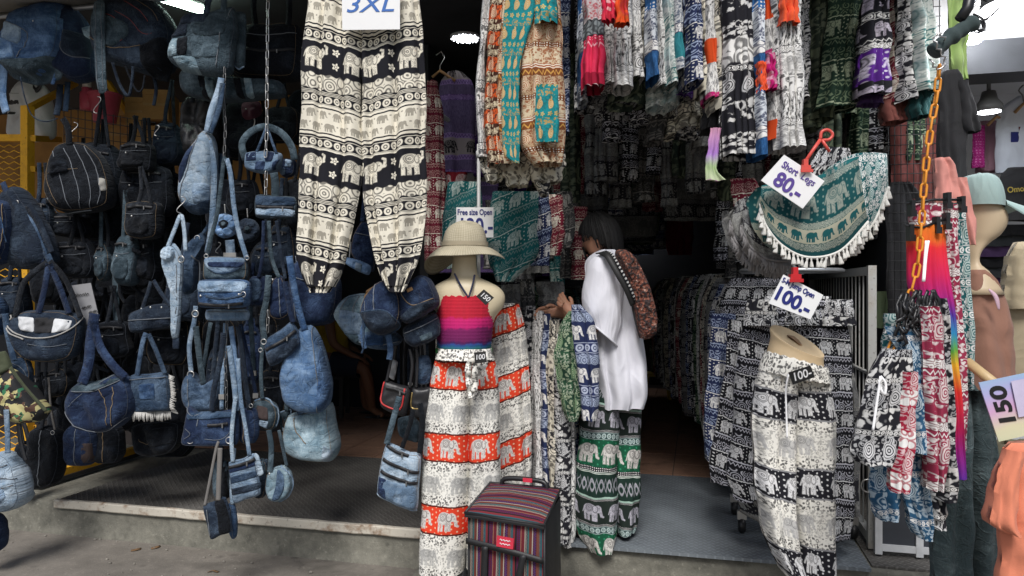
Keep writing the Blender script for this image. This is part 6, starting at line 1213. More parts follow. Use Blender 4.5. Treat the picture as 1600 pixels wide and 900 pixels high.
for i in range(14):
    t = i / 13; row = []; uv = []
    for k in range(64):
        a = 6.2832 * k / 64; r_ = .104 + .080 * t; dr = -.012 * t - .065 * t ** 1.8 * (.6 + .5 * math.sin(a * 2 + 2.4) + .25 * math.sin(a * 3 + .6) - .45 * math.cos(a))
        row.append((cx + r_ * math.cos(a), r_ * math.sin(a) * .95, cz + dr)); uv.append((k / 64 * 1.1, -t * .09))
    rows.append(row); uvs.append(uv)
rows += [[(x, y, z - .004) for x, y, z in r_] for r_ in reversed(rows)]; uvs += list(reversed(uvs))
m_ = MB(); m_.grid(rows, uvs, closed=True); m_.build('brim', straw, hat)
o = MB(); rows = [[(cx + .1085 * math.cos(a), .1085 * .95 * math.sin(a), cz + z) for a in [6.2832 * k / 48 for k in range(48)]] for z in (.004, .022)]; o.grid(rows, None, closed=True); o.build('hat_band', cloth_plain('band_straw', (.36, .31, .22)), hat)
# ------------------------------------------------------------------ striped trolley bag
FB['woven'] = fabric('fabric_woven_stripes', [(.016, 'dots', (0.030, 0.030, 0.132), (0.096, 0.012, 0.030)), (.004, 'plain', BK, (0.252, 0.108, 0.072)), (.012, 'plain', BK, (0.132, 0.015, 0.024)), (.005, 'plain', BK, (0.300, 0.252, 0.204)), (.008, 'zig', (0.330, 0.300, 0.270), (0.012, 0.012, 0.018)), (.005, 'plain', BK, (0.024, 0.132, 0.144)), (.012, 'plain', BK, (0.144, 0.036, 0.024)), (.004, 'plain', BK, (0.372, 0.330, 0.270)), (.014, 'zig', (0.054, 0.054, 0.180), (0.084, 0.012, 0.036)), (.010, 'plain', BK, (0.156, 0.054, 0.036)), (.005, 'dots', (0.360, 0.360, 0.330), (0.018, 0.018, 0.030)), (.006, 'plain', BK, (0.018, 0.096, 0.120)), (.009, 'plain', BK, (0.180, 0.024, 0.030)), (.006, 'plain', BK, BK)], jit=False, warp=.0012)
tr = empty('trolley_bag', 'boxy trolley bag in woven red and purple stripes with black straps', 'bag', None, (PY(806, 800, 2.98).x, 2.98, 0), TH - R(19)); W_, Dp, H_ = .158, .12, .505
def quad_panel(name, mat, P, uvf, nx=10, ny=14, bulge=.012, seed=0, th=.006):
    """soft fabric panel over four corners, bulging out"""
    a, b, c, d = [Vector(p) for p in P]; n_ = (b - a).cross(d - a).normalized(); rows = []; uvs = []
    for j in range(ny + 1):
        t = j / ny; row = []; uv = []
        for i in range(nx + 1):
            s = i / nx; p = (a * (1 - s) + b * s) * (1 - t) + (d * (1 - s) + c * s) * t
            k = (math.sin(math.pi * s) * math.sin(math.pi * t)) ** .5
            row.append(p + n_ * (bulge * k + mn.noise(Vector((s * 4 + seed, t * 5, seed))) * .006 * k)); uv.append(uvf(s, t, p))
        rows.append(row); uvs.append(uv)
    m = MB(); m.grid(rows, uvs); return m.build(name, mat, tr)
quad_panel('front_panel', FB['woven'], [(-W_, -Dp, .03), (W_, -Dp, .03), (W_, -Dp, H_), (-W_, -Dp, H_)], lambda s, t, p: (p.z, p.x + .3), bulge=.02)
blk = plain('nylon_black', (.012, .012, .013), .55, bmp=.3)
quad_panel('side_panel', blk, [(W_, -Dp, .03), (W_, Dp, .03), (W_, Dp, H_ + .03), (W_, -Dp, H_)], lambda s, t, p: (s, t), seed=3); quad_panel('side_panel', blk, [(-W_, Dp, .03), (-W_, -Dp, .03), (-W_, -Dp, H_), (-W_, Dp, H_ + .03)], lambda s, t, p: (s, t), seed=4); quad_panel('back_panel', blk, [(W_, Dp, .03), (-W_, Dp, .03), (-W_, Dp, H_ + .03), (W_, Dp, H_ + .03)], lambda s, t, p: (s, t), seed=5)
quad_panel('lid', FB['woven'], [(-W_ - .008, -Dp - .022, H_ + .004), (W_ + .004, -Dp - .022, H_ - .012), (W_ + .0, Dp, H_ + .06), (-W_, Dp, H_ + .06)], lambda s, t, p: (p.x, p.y * 1.1 + .13), bulge=.022, seed=6)
quad_panel('lid_flap', blk, [(-W_ - .010, -Dp - .026, H_ - .012), (W_ + .006, -Dp - .026, H_ - .027), (W_ + .006, -Dp - .023, H_ - .010), (-W_ - .010, -Dp - .023, H_ + .006)], lambda s, t, p: (s, t), bulge=.004, ny=3)
for P, w_ in (([(-W_ - .002, -Dp - .028, .40), (-.05, -Dp - .040, .392), (.06, -Dp - .042, .378), (W_ + .004, -Dp - .026, .355)], .024), ([(-.075, -Dp - .040, .39), (-.08, -Dp - .040, .2), (-.08, -Dp - .02, .04)], .026), ([(.085, -Dp - .042, .375), (.05, -Dp - .042, .2), (.02, -Dp - .022, .04)], .026)):
    MB().ribbon(cr(P, 16), w_, .004, side=(0, 0, 1) if P[0][2] - P[-1][2] < .1 else (1, 0, 0)).build('strap', blk, tr)
o = MB().box(-.035, .035, -.002, .002, -.021, .021).build('brand_label', plain('label_red', (.58, .03, .06), .5), tr, False); o.location = (.012, -Dp - .046, .418); o.rotation_euler = (0, R(4), 0)
for k, z in enumerate((.008, -.007)):
    q = MB(); q.tube([(-.022 + .044 * i / 10, 0, z + .003 * math.sin(i * 2.2)) for i in range(11)], .0016, 5); q = q.build('script_mark', ink_w, o); q.location = (0, -.003, 0)
for P in ([(-W_, -Dp, .03), (-W_, -Dp, H_ - .01)], [(W_, -Dp, .03), (W_, -Dp, H_ - .02)], [(-W_ - .008, -Dp - .022, H_ + .004), (W_ + .004, -Dp - .022, H_ - .012), (W_, Dp, H_ + .06), (-W_, Dp, H_ + .06), (-W_ - .008, -Dp - .022, H_ + .004)]): MB().tube(P, .0065, 8).build('piping', blk, tr)
hd = MB(); hd.tube(cr([(-.10, Dp - .01, H_ + .05), (-.09, Dp - .01, H_ + .085), (0, Dp - .01, H_ + .092), (.09, Dp - .01, H_ + .085), (.10, Dp - .01, H_ + .05)], 20), .011, 8).build('handle', bplastic, tr); MB().box(-.02, .02, -.004, .004, -.008, .008).build('button', plain('label_red', (1, 1, 1)), tr, False).location = (.02, Dp - .024, H_ + .092)
MB().box(-W_, W_, -Dp, Dp, .022, .03).build('base', blk, tr, False)
for sx in (-1, 1): lathe(MB(), (0, 0, 0), [(0, -.012), (.022, -.012), (.022, .012), (0, .012)]).build('wheel', bplastic, tr).matrix_local = Matrix.Translation((sx * (W_ - .02), Dp - .03, .022)) @ Matrix.Rotation(math.pi / 2, 4, 'Y')
# ------------------------------------------------------------------ trousers between mannequin and shopper
gp = 'printed trousers packed on the rack beside the shopper'
for i, (l, r_, t, b_, fb, yy, lab) in enumerate(((820, 838, 478, 770, 'bkpais', 3.74, 'black and cream paisley trousers next to the red ones'), (832, 850, 485, 800, 'wlines', 3.66, 'cream sketch print trousers on the rack beside the shopper'), (846, 860, 490, 800, 'navyel', 3.62, 'slim navy elephant trousers on the rack beside the shopper'), (856, 874, 500, 835, 'creamflora', 3.58, 'cream and black flowered trousers on the rack beside the shopper'), (868, 890, 520, 842, 'bkpais', 3.52, 'black paisley trousers with white curls reaching the tread plate'), (874, 896, 560, 848, 'wpais', 3.56, 'white and blue paisley trousers brushing the tread plate'), (884, 902, 600, 800, 'navy_rows', 3.66, 'deep navy trousers behind the shopper trousers'))):
    garment('rack_trousers', lab, 'trousers', yy, [(t, l + 2, r_), (t + 60, l - 2, r_ + 3), ((t + b_) / 2, l - 1, r_ + 3), (b_ - 20, l, r_ + 3), (b_, l + 4, r_ - 2)], FB[fb], gp, nf=1.6, amp=.010, thick=.14, seed=400 + i, nz=36, nm=16)
for i, (l, r_, t, b_, fb) in enumerate(((782, 812, 440, 520, 'dgrey'), (806, 834, 436, 500, 'grey_rows'), (838, 880, 440, 500, 'dgrey'), (800, 850, 490, 600, 'black_rows'))):
    garment('rack_trousers', 'dim printed trousers heaped on the rack behind the mannequin shoulder', 'trousers', 3.9 + .06 * i, strip(l, r_, t, b_, 4, 2), FB[fb], 'dim trousers heaped behind the mannequin', nf=2.5, amp=.016, thick=.16, seed=420 + i, nz=14)
# ------------------------------------------------------------------ people
def skin_body(bones, root_i, sub=2):
    """bones: {name: (pos, radius, parent)} -> one continuous mesh"""
    bm = bmesh.new(); ly = bm.verts.layers.skin.verify(); V_ = {}
    for k, (p, r_, par) in bones.items():
        v = bm.verts.new(p); v[ly].radius = (r_, r_) if not isinstance(r_, tuple) else r_; v[ly].use_root = (k == root_i); V_[k] = v
        if par: bm.edges.new((V_[par], v))
    me = bpy.data.meshes.new('body'); bm.to_mesh(me); bm.free(); o = bpy.data.objects.new('tmp', me); COL.objects.link(o)
    o.modifiers.new('s', 'SKIN'); sm = o.modifiers.new('d', 'SUBSURF'); sm.levels = sub; sm.render_levels = sub
    dg = bpy.context.evaluated_depsgraph_get(); out = bpy.data.meshes.new_from_object(o.evaluated_get(dg)); bpy.data.objects.remove(o)
    for p in out.polygons: p.use_smooth = True
    return out
def hand(b, pre, wrist, d, side, palm_n, k=1.0):
    """five fingers from the wrist bone; d pointing direction, side towards the thumb"""
    d = Vector(d).normalized(); s = Vector(side).normalized(); n_ = Vector(palm_n).normalized(); w_ = Vector(wrist)
    b[pre + 'palm'] = (w_ + d * .045 * k, .024, pre + 'wrist'); kn = w_ + d * .085 * k
    for i, (o_, L) in enumerate(((.026, .066), (.009, .076), (-.009, .070), (-.026, .054))):
        a = kn + s * o_ * k; b[pre + 'k%d' % i] = (a, .0105, pre + 'palm'); b[pre + 'm%d' % i] = (a + d * L * .5 * k + n_ * .012, .009, pre + 'k%d' % i); b[pre + 't%d' % i] = (a + d * L * .8 * k + n_ * .036, .0075, pre + 'm%d' % i)
    a = w_ + d * .03 * k + s * .032 * k; b[pre + 'th0'] = (a, .012, pre + 'palm'); b[pre + 'th1'] = (a + d * .03 + s * .016 + n_ * .01, .010, pre + 'th0'); b[pre + 'th2'] = (a + d * .055 + s * .012 + n_ * .02, .008, pre + 'th1')
skin_m = plain('skin_tan', (.42, .21, .13), .55, var=.06, bmp=.05); skin_d = plain('skin_brown', (.26, .12, .07), .55, var=.06, bmp=.05); MATS['skin_tan'].node_tree.nodes['Principled BSDF'].inputs['Subsurface Weight'].default_value = .1
fr = Fr(955, 846, 3.62); sh = empty('person', 'shopper in a loose white T-shirt and green elephant trousers browsing the rack', 'person'); fr.put(sh)
B = {'pelvis': ((.035, .02, .84), (.09, .08), None), 'belly': ((.025, .02, 1.0), (.10, .08), 'pelvis'), 'chest': ((.0, .01, 1.2), (.12, .09), 'belly'), 'neck': ((-.02, .01, 1.355), .05, 'chest'), 'head0': ((-.035, .025, 1.42), .05, 'neck'),
     'lsh': ((-.09, -.10, 1.28), .055, 'chest'), 'lel': ((-.075, -.10, 1.03), .034, 'lsh'), 'lwrist': ((-.185, .02, 1.10), .026, 'lel'),
     'rsh': ((.07, .13, 1.28), .055, 'chest'), 'rel': ((-.05, .27, 1.04), .042, 'rsh'), 'rwrist': ((-.235, .16, 1.10), .026, 'rel'),
     'lhip': ((-.02, -.03, .80), .06, 'pelvis'), 'lkn': ((-.06, -.04, .46), .058, 'lhip'), 'lan': ((-.075, -.03, .09), .04, 'lkn'), 'lto': ((-.16, .03, .03), .032, 'lan'), 'rhip': ((.08, .06, .80), .06, 'pelvis'), 'rkn': ((.085, .08, .46), .058, 'rhip'), 'ran': ((.07, .11, .10), .04, 'rkn'), 'rto': ((-.01, .17, .045), .032, 'ran')}
hand(B, 'l', (-.185, .02, 1.10), (-.45, .3, .55), (.3, .3, .4), (.6, .5, -.3)); hand(B, 'r', (-.235, .16, 1.10), (-.85, -.25, .05), (0, -.2, 1), (.1, -.5, -.6))
bme = skin_body(B, 'pelvis'); bm = bmesh.new(); bm.from_mesh(bme)
HC = Vector((-.05, .03, 1.475)); fdir = Vector((-.86, .42, -.28)).normalized(); sdir = Vector((-.44, -.90, 0)).normalized(); udir = sdir.cross(fdir).normalized() * -1
if udir.z < 0: udir = -udir
def hp(f, s, u): return HC + fdir * f + sdir * s + udir * u
rows = []
for i in range(15):                                           # head: skull, face plane, jaw
    ph = math.pi * i / 14
    row = []
    for k in range(24):
        a = 6.2832 * k / 24; f = math.sin(ph) * math.cos(a); s = math.sin(ph) * math.sin(a); u = math.cos(ph)
        jaw = 1 - .28 * max(0, -u) ** 1.2; F = f * .092 * (1.0 if f < 0 else .98) * (jaw if f < 0 else 1); nose = .022 * math.exp(-((s / .16) ** 2)) * math.exp(-(((u + .18) / .16) ** 2)) if f > 0 else 0
        brow = -.006 * math.exp(-(((u - .05) / .09) ** 2)) * math.exp(-(((abs(s) - .35) / .2) ** 2)) if f > 0 else 0
        row.append(bm.verts.new(hp(F + nose + brow, s * .074 * jaw, u * .112)))
    rows.append(row)
for i in range(14):
    for k in range(24): bm.faces.new((rows[i][k], rows[i][(k + 1) % 24], rows[i + 1][(k + 1) % 24], rows[i + 1][k])).smooth = True
for sg in (1, -1):                                            # ears
    er = []
    for i in range(7):
        ph = math.pi * i / 6; er.append([bm.verts.new(hp(-.012 + .018 * math.sin(ph) * math.cos(a) - .005 * math.cos(ph), sg * (.076 + .008 * math.sin(ph) * math.sin(a)), -.005 + .032 * math.cos(ph))) for a in [6.2832 * k / 10 for k in range(10)]])
    for i in range(6):
        for k in range(10): bm.faces.new((er[i][k], er[i][(k + 1) % 10], er[i + 1][(k + 1) % 10], er[i + 1][k])).smooth = True
bm.to_mesh(bme); bm.free(); bme.materials.clear(); body = link('body', bme, sh, skin_m)
for sg in (1, -1):
    ball(MB(), hp(.076, sg * .030, .012), .011, .011, .008, 10, 6).build('eye', plain('eye_dark', (.03, .02, .015), .3, bmp=0), sh)
m_ = MB(); m_.tube([hp(.083, -.02, -.066), hp(.090, 0, -.067), hp(.083, .02, -.066)], .005, 6).build('lips', plain('lips', (.32, .12, .10), .5, bmp=0), sh)
hair_m = plain('hair_black', (.005, .0045, .0045), .6, var=.4, scale=60, bmp=.3); hair_m.node_tree.nodes['Principled BSDF'].inputs['Specular IOR Level'].default_value = .25
def hair_shell(R_, seed, drop):
    rows = []; n = 72
    for i in range(20):
        t = i / 19; row = []
        for k in range(n):
            a = 6.2832 * k / n; ca = math.cos(a); lim = 1.15 + .62 * (1 - ca) * .9
            if abs(math.sin(a)) > .6: lim -= .10 * (1 if ca > -.3 else 0)
            ph = lim * t; st = 1 + .016 * math.sin(a * 23 + seed) + .010 * math.sin(a * 41 + seed * 2 + t * 3)
            f = math.sin(ph) * ca; s = math.sin(ph) * math.sin(a); u = math.cos(ph)
            q = hp(f * .103 * R_ * st, s * .088 * R_ * st, u * .122 * R_)
            back = max(0, -ca) * max(0, t - .55) / .45; q = q + Vector((0, 0, -drop * back - .015 * t * (k % 3 == 0))) - fdir * .010 * back
            row.append(q)
        rows.append(row)
    return rows
m_ = MB(); m_.grid(hair_shell(1.0, 1.0, .055), None, closed=True); m_.grid(hair_shell(1.045, 2.7, .03), None, closed=True); ho = m_.build('hair', hair_m, sh)
strand = MB(); rr = random.Random(3)
for k in range(150):
    a = rr.uniform(.9, 5.4); ca, sa = math.cos(a), math.sin(a); P = []
    for i in range(8):
        ph = .15 + 1.75 * i / 7 + (.15 if ca < 0 else -.25 * i / 7); q = hp(math.sin(ph) * ca * .109, math.sin(ph) * sa * .094, math.cos(ph) * .127); P.append(q + Vector((0, 0, -.05 * max(0, -ca) * (i / 7) ** 3)))
    strand.tube(P, [.0035 * (1 - .6 * i / 7) for i in range(8)], 4)
so = strand.build('hair_strands', hair_m, sh); so['kind'] = 'stuff'
m_ = MB(); quadm = [hp(.094, sg * s_, u) for s_, u, sg in ((.045, -.03, 1), (.045, -.03, -1), (.03, -.095, -1), (.03, -.095, 1))]
rows = [[hp(.100 - .45 * (abs(s) / .06) ** 2 * .06, s, -.025 - .075 * j / 5) for s in [-.06 + .12 * i / 8 for i in range(9)]] for j in range(6)]
m_.grid(rows); m_.build('face_mask', plain('mask_black', (.01, .01, .01), .8), sh)
white_t = cloth_plain('shirt_white', (.66, .66, .71), .03)
fs = fr
sr = [(391, 937, 960), (397, 927, 969), (408, 917, 984), (430, 914, 995), (470, 915, 1002), (530, 921, 1007), (590, 927, 1010), (618, 929, 1010), (634, 930, 1006)]
so_ = cloth(MB(), fs, sr, thick=.28, nf=2.6, amp=.014, seed=61, nz=60, nm=48, gather=0, hem=.005, edge=.5, yoff=.0).build('shirt', white_t, sh)
m_ = solid(MB(), fs, [(400, 404, 932, 952, .55), (405, 416, 922, 960, .8), (420, 434, 913, 966, 1), (445, 464, 908, 968, 1.05), (470, 500, 907, 967, 1.08), (486, 524, 908, 964, 1.1), (497, 538, 909, 960, 1.12)], .155, n=40, cap0=True, cap1=False, yoff=-.10, nz=30)
m_.v = [(x + .010 * mn.noise(Vector((x * 14, y * 10, z * 9 + x * 8))), y + .016 * mn.noise(Vector((x * 12 + 5, y * 9, z * 13 - x * 12))), z) for x, y, z in m_.v]
e_ = m_.v[29 * 40:30 * 40]; m_.build('sleeve', white_t, sh); MB().tube([(x * 1.0, y, z) for x, y, z in e_], .0045, 6, closed=True).build('sleeve_hem', white_t, sh)
cloth(MB(), fs, [(408, 960, 985), (440, 955, 990), (500, 950, 985)], thick=.13, nf=1.3, amp=.006, seed=64, nz=16, nm=16, gather=0, yoff=.13).build('sleeve', white_t, sh)
torus_pts = []
q = MB(); q.tube([(fs.loc(949, 392)[0] + .036 * math.cos(a), .008 + .045 * math.sin(a), fs.loc(949, 392)[1] + .004 * math.cos(a)) for a in [6.2832 * k / 24 for k in range(24)]], .006, 6, closed=True); q.build('collar', white_t, sh)
for rows, s_, yo in (([(600, 932, 970), (628, 915, 968), (680, 903, 965), (740, 899, 964), (800, 898, 964), (832, 904, 963), (850, 914, 957)], 71, -.03), ([(600, 955, 1000), (628, 950, 1005), (700, 950, 1004), (760, 951, 1004), (800, 954, 1003), (822, 958, 999), (832, 962, 994)], 74, .07)):
    cloth(MB(), fs, rows, thick=.24, nf=1.6, amp=.012, seed=s_, nz=40, nm=30, gather=.3, yoff=yo, u0=s_ * .1, vshift=(.0 if s_ == 71 else .10), shear=.08).build('trouser_leg', FB['green'], sh)
shoe_m = plain('shoe_black', (.012, .012, .013), .5)
for (c, dirv) in (((-.095, .0, .0), (-.75, .66)), ((.035, .14, .0), (-.75, .66))):
    d = Vector((dirv[0], dirv[1], 0)).normalized(); s = Vector((-d.y, d.x, 0)); rows = []
    for i in range(11):
        t = i / 10; L = (-.09 + .24 * t); w_ = .042 * math.sin(math.pi * (.12 + .80 * t)) ** .5; h = .085 - .05 * t if t > .1 else .07
        rows.append([Vector(c) + d * L + s * (w_ * math.cos(a)) + Vector((0, 0, max(.0, h * .5 + h * .5 * math.sin(a)))) for a in [6.2832 * k / 14 for k in range(14)]])
    m_ = MB(); b0 = m_.grid(rows, None, closed=True); m_.cap([b0 + k for k in range(14)]); m_.cap([b0 + 140 + k for k in range(14)][::-1]); m_.build('shoe', shoe_m, sh)
def m_fuzzy():
    m, b = newmat('boucle_brown'); o = objco(); n = noise(o, 60, 3, .7); d = voro(o, 70); n2 = noise(o, 12, 3)
    c = ramp(n, [(.25, (.02, .008, .006)), (.45, (.13, .03, .016)), (.58, (.26, .09, .05)), (.72, (.55, .42, .36))]); put(b.inputs['Base Color'], mix(c, (.03, .02, .02), step01(d, .4, .7))); b.inputs['Roughness'].default_value = .8
    put(b.inputs['Normal'], bump(d + n, 1.0, .012)); return m
fz = m_fuzzy()
bag('sling_bag', 'brown and rust nubby cloth sling bag on the shopper back', 3.47, [(962, 392), (978, 390), (992, 402), (1006, 430), (1018, 462), (1025, 495), (1024, 520), (1012, 530), (1000, 528), (994, 500), (988, 470), (978, 430)], .12, fz, [S([(936, 396, .08), (948, 398, .0), (964, 424, -.045), (980, 452, -.05), (990, 476, -.03)], 11, plain('strap_black', (.012, .012, .012), .6)), S([(944, 394, .07), (956, 397, -.01), (970, 421, -.056), (984, 448, -.062), (992, 468, -.045)], 3.2, fabric('zip_tape', [(.010, 'plain', BK, BK), (.008, 'plain', WH, (.5, .5, .48))])), ('piping', [(986, 468), (992, 500), (1000, 528)], cloth_plain('cloth_black', (1, 1, 1))), ('base', [(998, 500), (1016, 506), (1024, 520), (1012, 530), (1000, 528)], .01, fz)], rot=TH + R(6), wr=.014)
gp = None
garment('held_trousers', 'green leaf print trousers draped over the shopper forearm', 'trousers', 3.42, [(486, 890, 906), (510, 874, 906), (550, 866, 906), (600, 868, 911), (635, 878, 910), (656, 886, 902)], FB['greenmix'], None, nf=2, amp=.013, thick=.10, seed=81)
garment('held_trousers', 'navy and white elephant trousers draped over the shopper forearm', 'trousers', 3.38, [(476, 893, 908), (500, 893, 928), (560, 898, 937), (590, 902, 937), (625, 908, 936), (655, 912, 930)], FB['navyel'], None, nf=2, amp=.010, thick=.10, seed=82)
# seated person in the dim stall
FP = PZ(582, 652, .195); sp = empty('person', 'person in a yellow top and sandals seated in the dim stall', 'person', None, (FP.x, FP.y, .195), TH)
B = {'pelvis': ((-.42, .1, .52), (.14, .12), None), 'chest': ((-.44, .12, .86), (.14, .10), 'pelvis'), 'neck': ((-.43, .12, 1.05), .05, 'chest'), 'head0': ((-.41, .10, 1.14), .075, 'neck'), 'head1': ((-.40, .09, 1.24), .085, 'head0'),
     'h1': ((-.34, .0, .50), .09, 'pelvis'), 'k1': ((-.06, -.06, .47), .065, 'h1'), 'c1': ((-.03, -.04, .30), .058, 'k1'), 'a1': ((.0, 0, .07), .036, 'c1'), 't1': ((.12, -.07, .025), .03, 'a1'), 'h2': ((-.34, .2, .50), .09, 'pelvis'), 'k2': ((-.10, .22, .47), .065, 'h2'), 'c2': ((-.12, .22, .30), .056, 'k2'), 'a2': ((-.12, .25, .07), .036, 'c2'), 't2': ((.0, .2, .025), .03, 'a2'),
     's1': ((-.40, -.06, .95), .055, 'chest'), 'e1': ((-.34, -.14, .70), .042, 's1'), 'lwrist': ((-.16, -.08, .58), .028, 'e1'), 's2': ((-.44, .30, .95), .055, 'chest'), 'e2': ((-.36, .34, .70), .042, 's2'), 'rwrist': ((-.18, .24, .58), .028, 'e2')}
hand(B, 'l', (-.16, -.08, .58), (1, 0, -.3), (0, 1, 0), (0, 0, -1)); hand(B, 'r', (-.18, .24, .58), (1, 0, -.3), (0, -1, 0), (0, 0, -1))
bme = skin_body(B, 'pelvis'); link('body', bme, sp, skin_d)
m_ = MB(); rows = [[(-.42 + w_ * math.cos(a) - .01 * j, .12 + w_ * .85 * math.sin(a), z) for a in [6.2832 * k / 24 for k in range(24)]] for j, (z, w_) in enumerate(((.48, .19), (.6, .185), (.8, .175), (.95, .17), (1.02, .11), (1.05, .07)))]; m_.grid(rows, None, closed=True); m_.build('shirt', cloth_plain('cloth_yellow', (.55, .36, .03)), sp)
for (a, b) in (((-.36, .0, .50), (-.10, -.05, .475)), ((-.36, .2, .5), (-.14, .22, .475))): MB().tube([a, ((a[0] + b[0]) / 2, (a[1] + b[1]) / 2, .495), b], [.125, .115, .10], 14, cap=False).build('shorts_leg', cloth_plain('cloth_navy', (.012, .018, .04)), sp)
for (x, y) in ((.05, -.03), (-.06, .22)): m_ = MB(); m_.ribbon([(x - .10, y + .05, -.002), (x, y, .0), (x + .12, y - .06, .0)], .085, .02, side=(.45, .9, 0)); m_.ribbon([(x + .02, y - .06, .01), (x + .03, y - .02, .062), (x + .06, y + .03, .01)], .03, .006, side=(1, -.4, 0)); m_.build('sandal', leather, sp)
ball(MB(), (-.415, .10, 1.21), .098, .105, .115).build('hair', hair_m, sp)
o = empty('stool', 'low dark stool under the seated person', 'stool', None, (FP.x, FP.y, .195), TH); MB().box(-.60, -.26, -.05, .28, .36, .40).build('seat', plain('stool_dark', (.03, .03, .035), .6), o, False)
for (x, y) in ((-.57, -.02), (-.29, -.02), (-.57, .25), (-.29, .25)): MB().box(x - .018, x + .018, y - .018, y + .018, 0, .36).build('leg', plain('stool_dark', (1, 1, 1)), o, False)
FP = PZ(1027, 622, .19); o = empty('plastic_stool', 'small yellow plastic stool in the aisle', 'stool', None, (FP.x, FP.y, .19), 0); yl = plain('stool_yellow', (.45, .32, .015), .4, bmp=0)
MB().box(-.13, .13, -.13, .13, .25, .28).build('seat', yl, o, False)
for sx in (-1, 1):
    for sy in (-1, 1): MB().tube([(sx * .11, sy * .11, .25), (sx * .14, sy * .14, 0)], .022, 8).build('leg', yl, o)
# ------------------------------------------------------------------ round rack with black trousers, half mannequin
rk = empty('wheeled_rack', 'wheeled steel rack under the black elephant trousers', 'rack', None, PZ(1240, 838, .196), R(4)); rk.location.y = 3.98
MB().tube([(0, 0, .10), (0, 0, 1.30)], .016, 10).build('post', pipe_m, rk); MB().tube([(-.25, -.10, .10), (.27, -.10, .10)], .011, 8).build('foot_bar', pipe_m, rk); MB().tube([(-.25, .2, .10), (.27, .2, .10)], .011, 8).build('foot_bar', pipe_m, rk); MB().tube([(0, -.10, .10), (0, .2, .10)], .011, 8).build('cross_bar', pipe_m, rk)
q = MB(); torus(q, (0, 0, 1.30), .24, .011, 'z', 28); q.build('ring', pipe_m, rk)
for (x, y) in ((-.25, -.10), (.27, -.10), (-.25, .2), (.27, .2)):
    c = MB(); lathe(c, (0, 0, 0), [(0, -.016), (.03, -.016), (.036, -.008), (.036, .008), (.03, .016), (0, .016)]); c = c.build('caster', bplastic, rk); c.matrix_local = Matrix.Translation((x, y, .037)) @ Matrix.Rotation(math.pi / 2, 4, 'Y'); MB().box(-.022, .022, -.012, .012, .03, .072).build('fork', steel, c, False).matrix_local = Matrix.Rotation(-math.pi / 2, 4, 'Y')
gp = 'black elephant trousers hung round the wheeled rack'
for i, (rows, sh_, fb, lab, yy) in enumerate((([(484, 1232, 1312), (520, 1240, 1322), (640, 1252, 1328), (760, 1262, 1328), (838, 1268, 1324)], .05, 'black_rows', 'black elephant row trousers behind the half mannequin waist', 3.56), ([(488, 1168, 1246), (540, 1154, 1246), (640, 1146, 1244), (740, 1138, 1238), (778, 1146, 1226)], .22, 'black_rows', 'broad black trousers with lilac bands beside the half mannequin', 3.54), ([(500, 1138, 1180), (600, 1128, 1178), (690, 1112, 1168), (752, 1108, 1160)], .25, 'black_rows', 'black trousers with blue grey bands curving down the rack', 3.64),
        ([(490, 1112, 1150), (600, 1104, 1146), (690, 1100, 1140), (720, 1106, 1136)], .2, 'navy_rows', 'navy banded trousers at the aisle end of the rack', 3.75), ([(760, 1146, 1232), (800, 1158, 1236), (815, 1180, 1230)], .2, 'dgrey', 'dark grey trouser cuffs low on the rack', 3.62), ([(490, 1300, 1326), (640, 1316, 1338), (800, 1318, 1334)], 0, 'dgrey', 'grey printed trousers on the far side of the rack', 3.72))):
    garment('rack_trousers', lab, 'trousers', yy, rows, FB[fb], gp, nf=2, amp=.014, thick=.14, seed=500 + i, shear=sh_, nz=36, nm=26)
fr = Fr(1240, 500, 3.5); o = empty('waist_ruffle', 'gathered black waistbands bunched on top of the rack', 'waistbands'); fr.put(o)
for k in range(5):
    l = 1168 + k * 30; cloth(MB(), fr, [(468 - (k % 2) * 5, l, l + 44), (490, l - 4, l + 46), (508, l - 6, l + 48)], thick=.09, nf=6, amp=.008, seed=520 + k, nz=8, nm=30, yoff=.02 * (k % 2), top=True).build('waistband', FB['black_rows'] if k % 2 else FB['bkpais'], o)
hm = empty('half_mannequin', 'tan lower body mannequin with a flat cut waist', 'mannequin'); fr = Fr(1245, 640, 3.02); fr.put(hm)
solid(MB(), fr, [(516, 550, 1206, 1284, .80), (518, 552, 1204, 1286, .82), (530, 562, 1205, 1285, .82), (548, 578, 1200, 1286, .85), (575, 600, 1194, 1288, .9), (600, 615, 1200, 1284, .7)], .19, n=36, nz=20, lean=.55).build('hips', wood_skin, hm)
x, z = fr.loc(1243, 534); q = solid(MB(), fr, [(523, 541, 1230, 1260, .30), (525, 543, 1230, 1260, .30)], .19, n=4, cap1=False, lean=.55); q = q.build('stamp', plain('stamp_brown', (.36, .20, .10), .7), hm)
for px_, py_ in ((1218, 640), (1262, 660)): MB().tube([(fr.loc(px_, 600)[0], .02, fr.loc(px_, 600)[1]), (fr.loc(px_ + 4, 740)[0], .02, fr.loc(px_, 740)[1]), (fr.loc(px_ + 8, 860)[0], .02, fr.loc(px_, 860)[1])], [.06, .045, .03], 16).build('leg', wood_skin, hm)
trousers('printed_trousers', 'cream elephant trousers with black dotted bands on the half mannequin', 2.98, ([(572, 1190, 1246), (620, 1178, 1244), (700, 1178, 1240), (780, 1184, 1236), (850, 1200, 1242), (892, 1222, 1246)], [(584, 1226, 1294), (650, 1229, 1304), (720, 1231, 1304), (800, 1233, 1301), (900, 1236, 1297), (940, 1238, 1295)]), FB['panda'], nf=1.7, amp=.011, thick=.24, shears=(.22, .05), vsh=.155, seed=21, warp=.001)
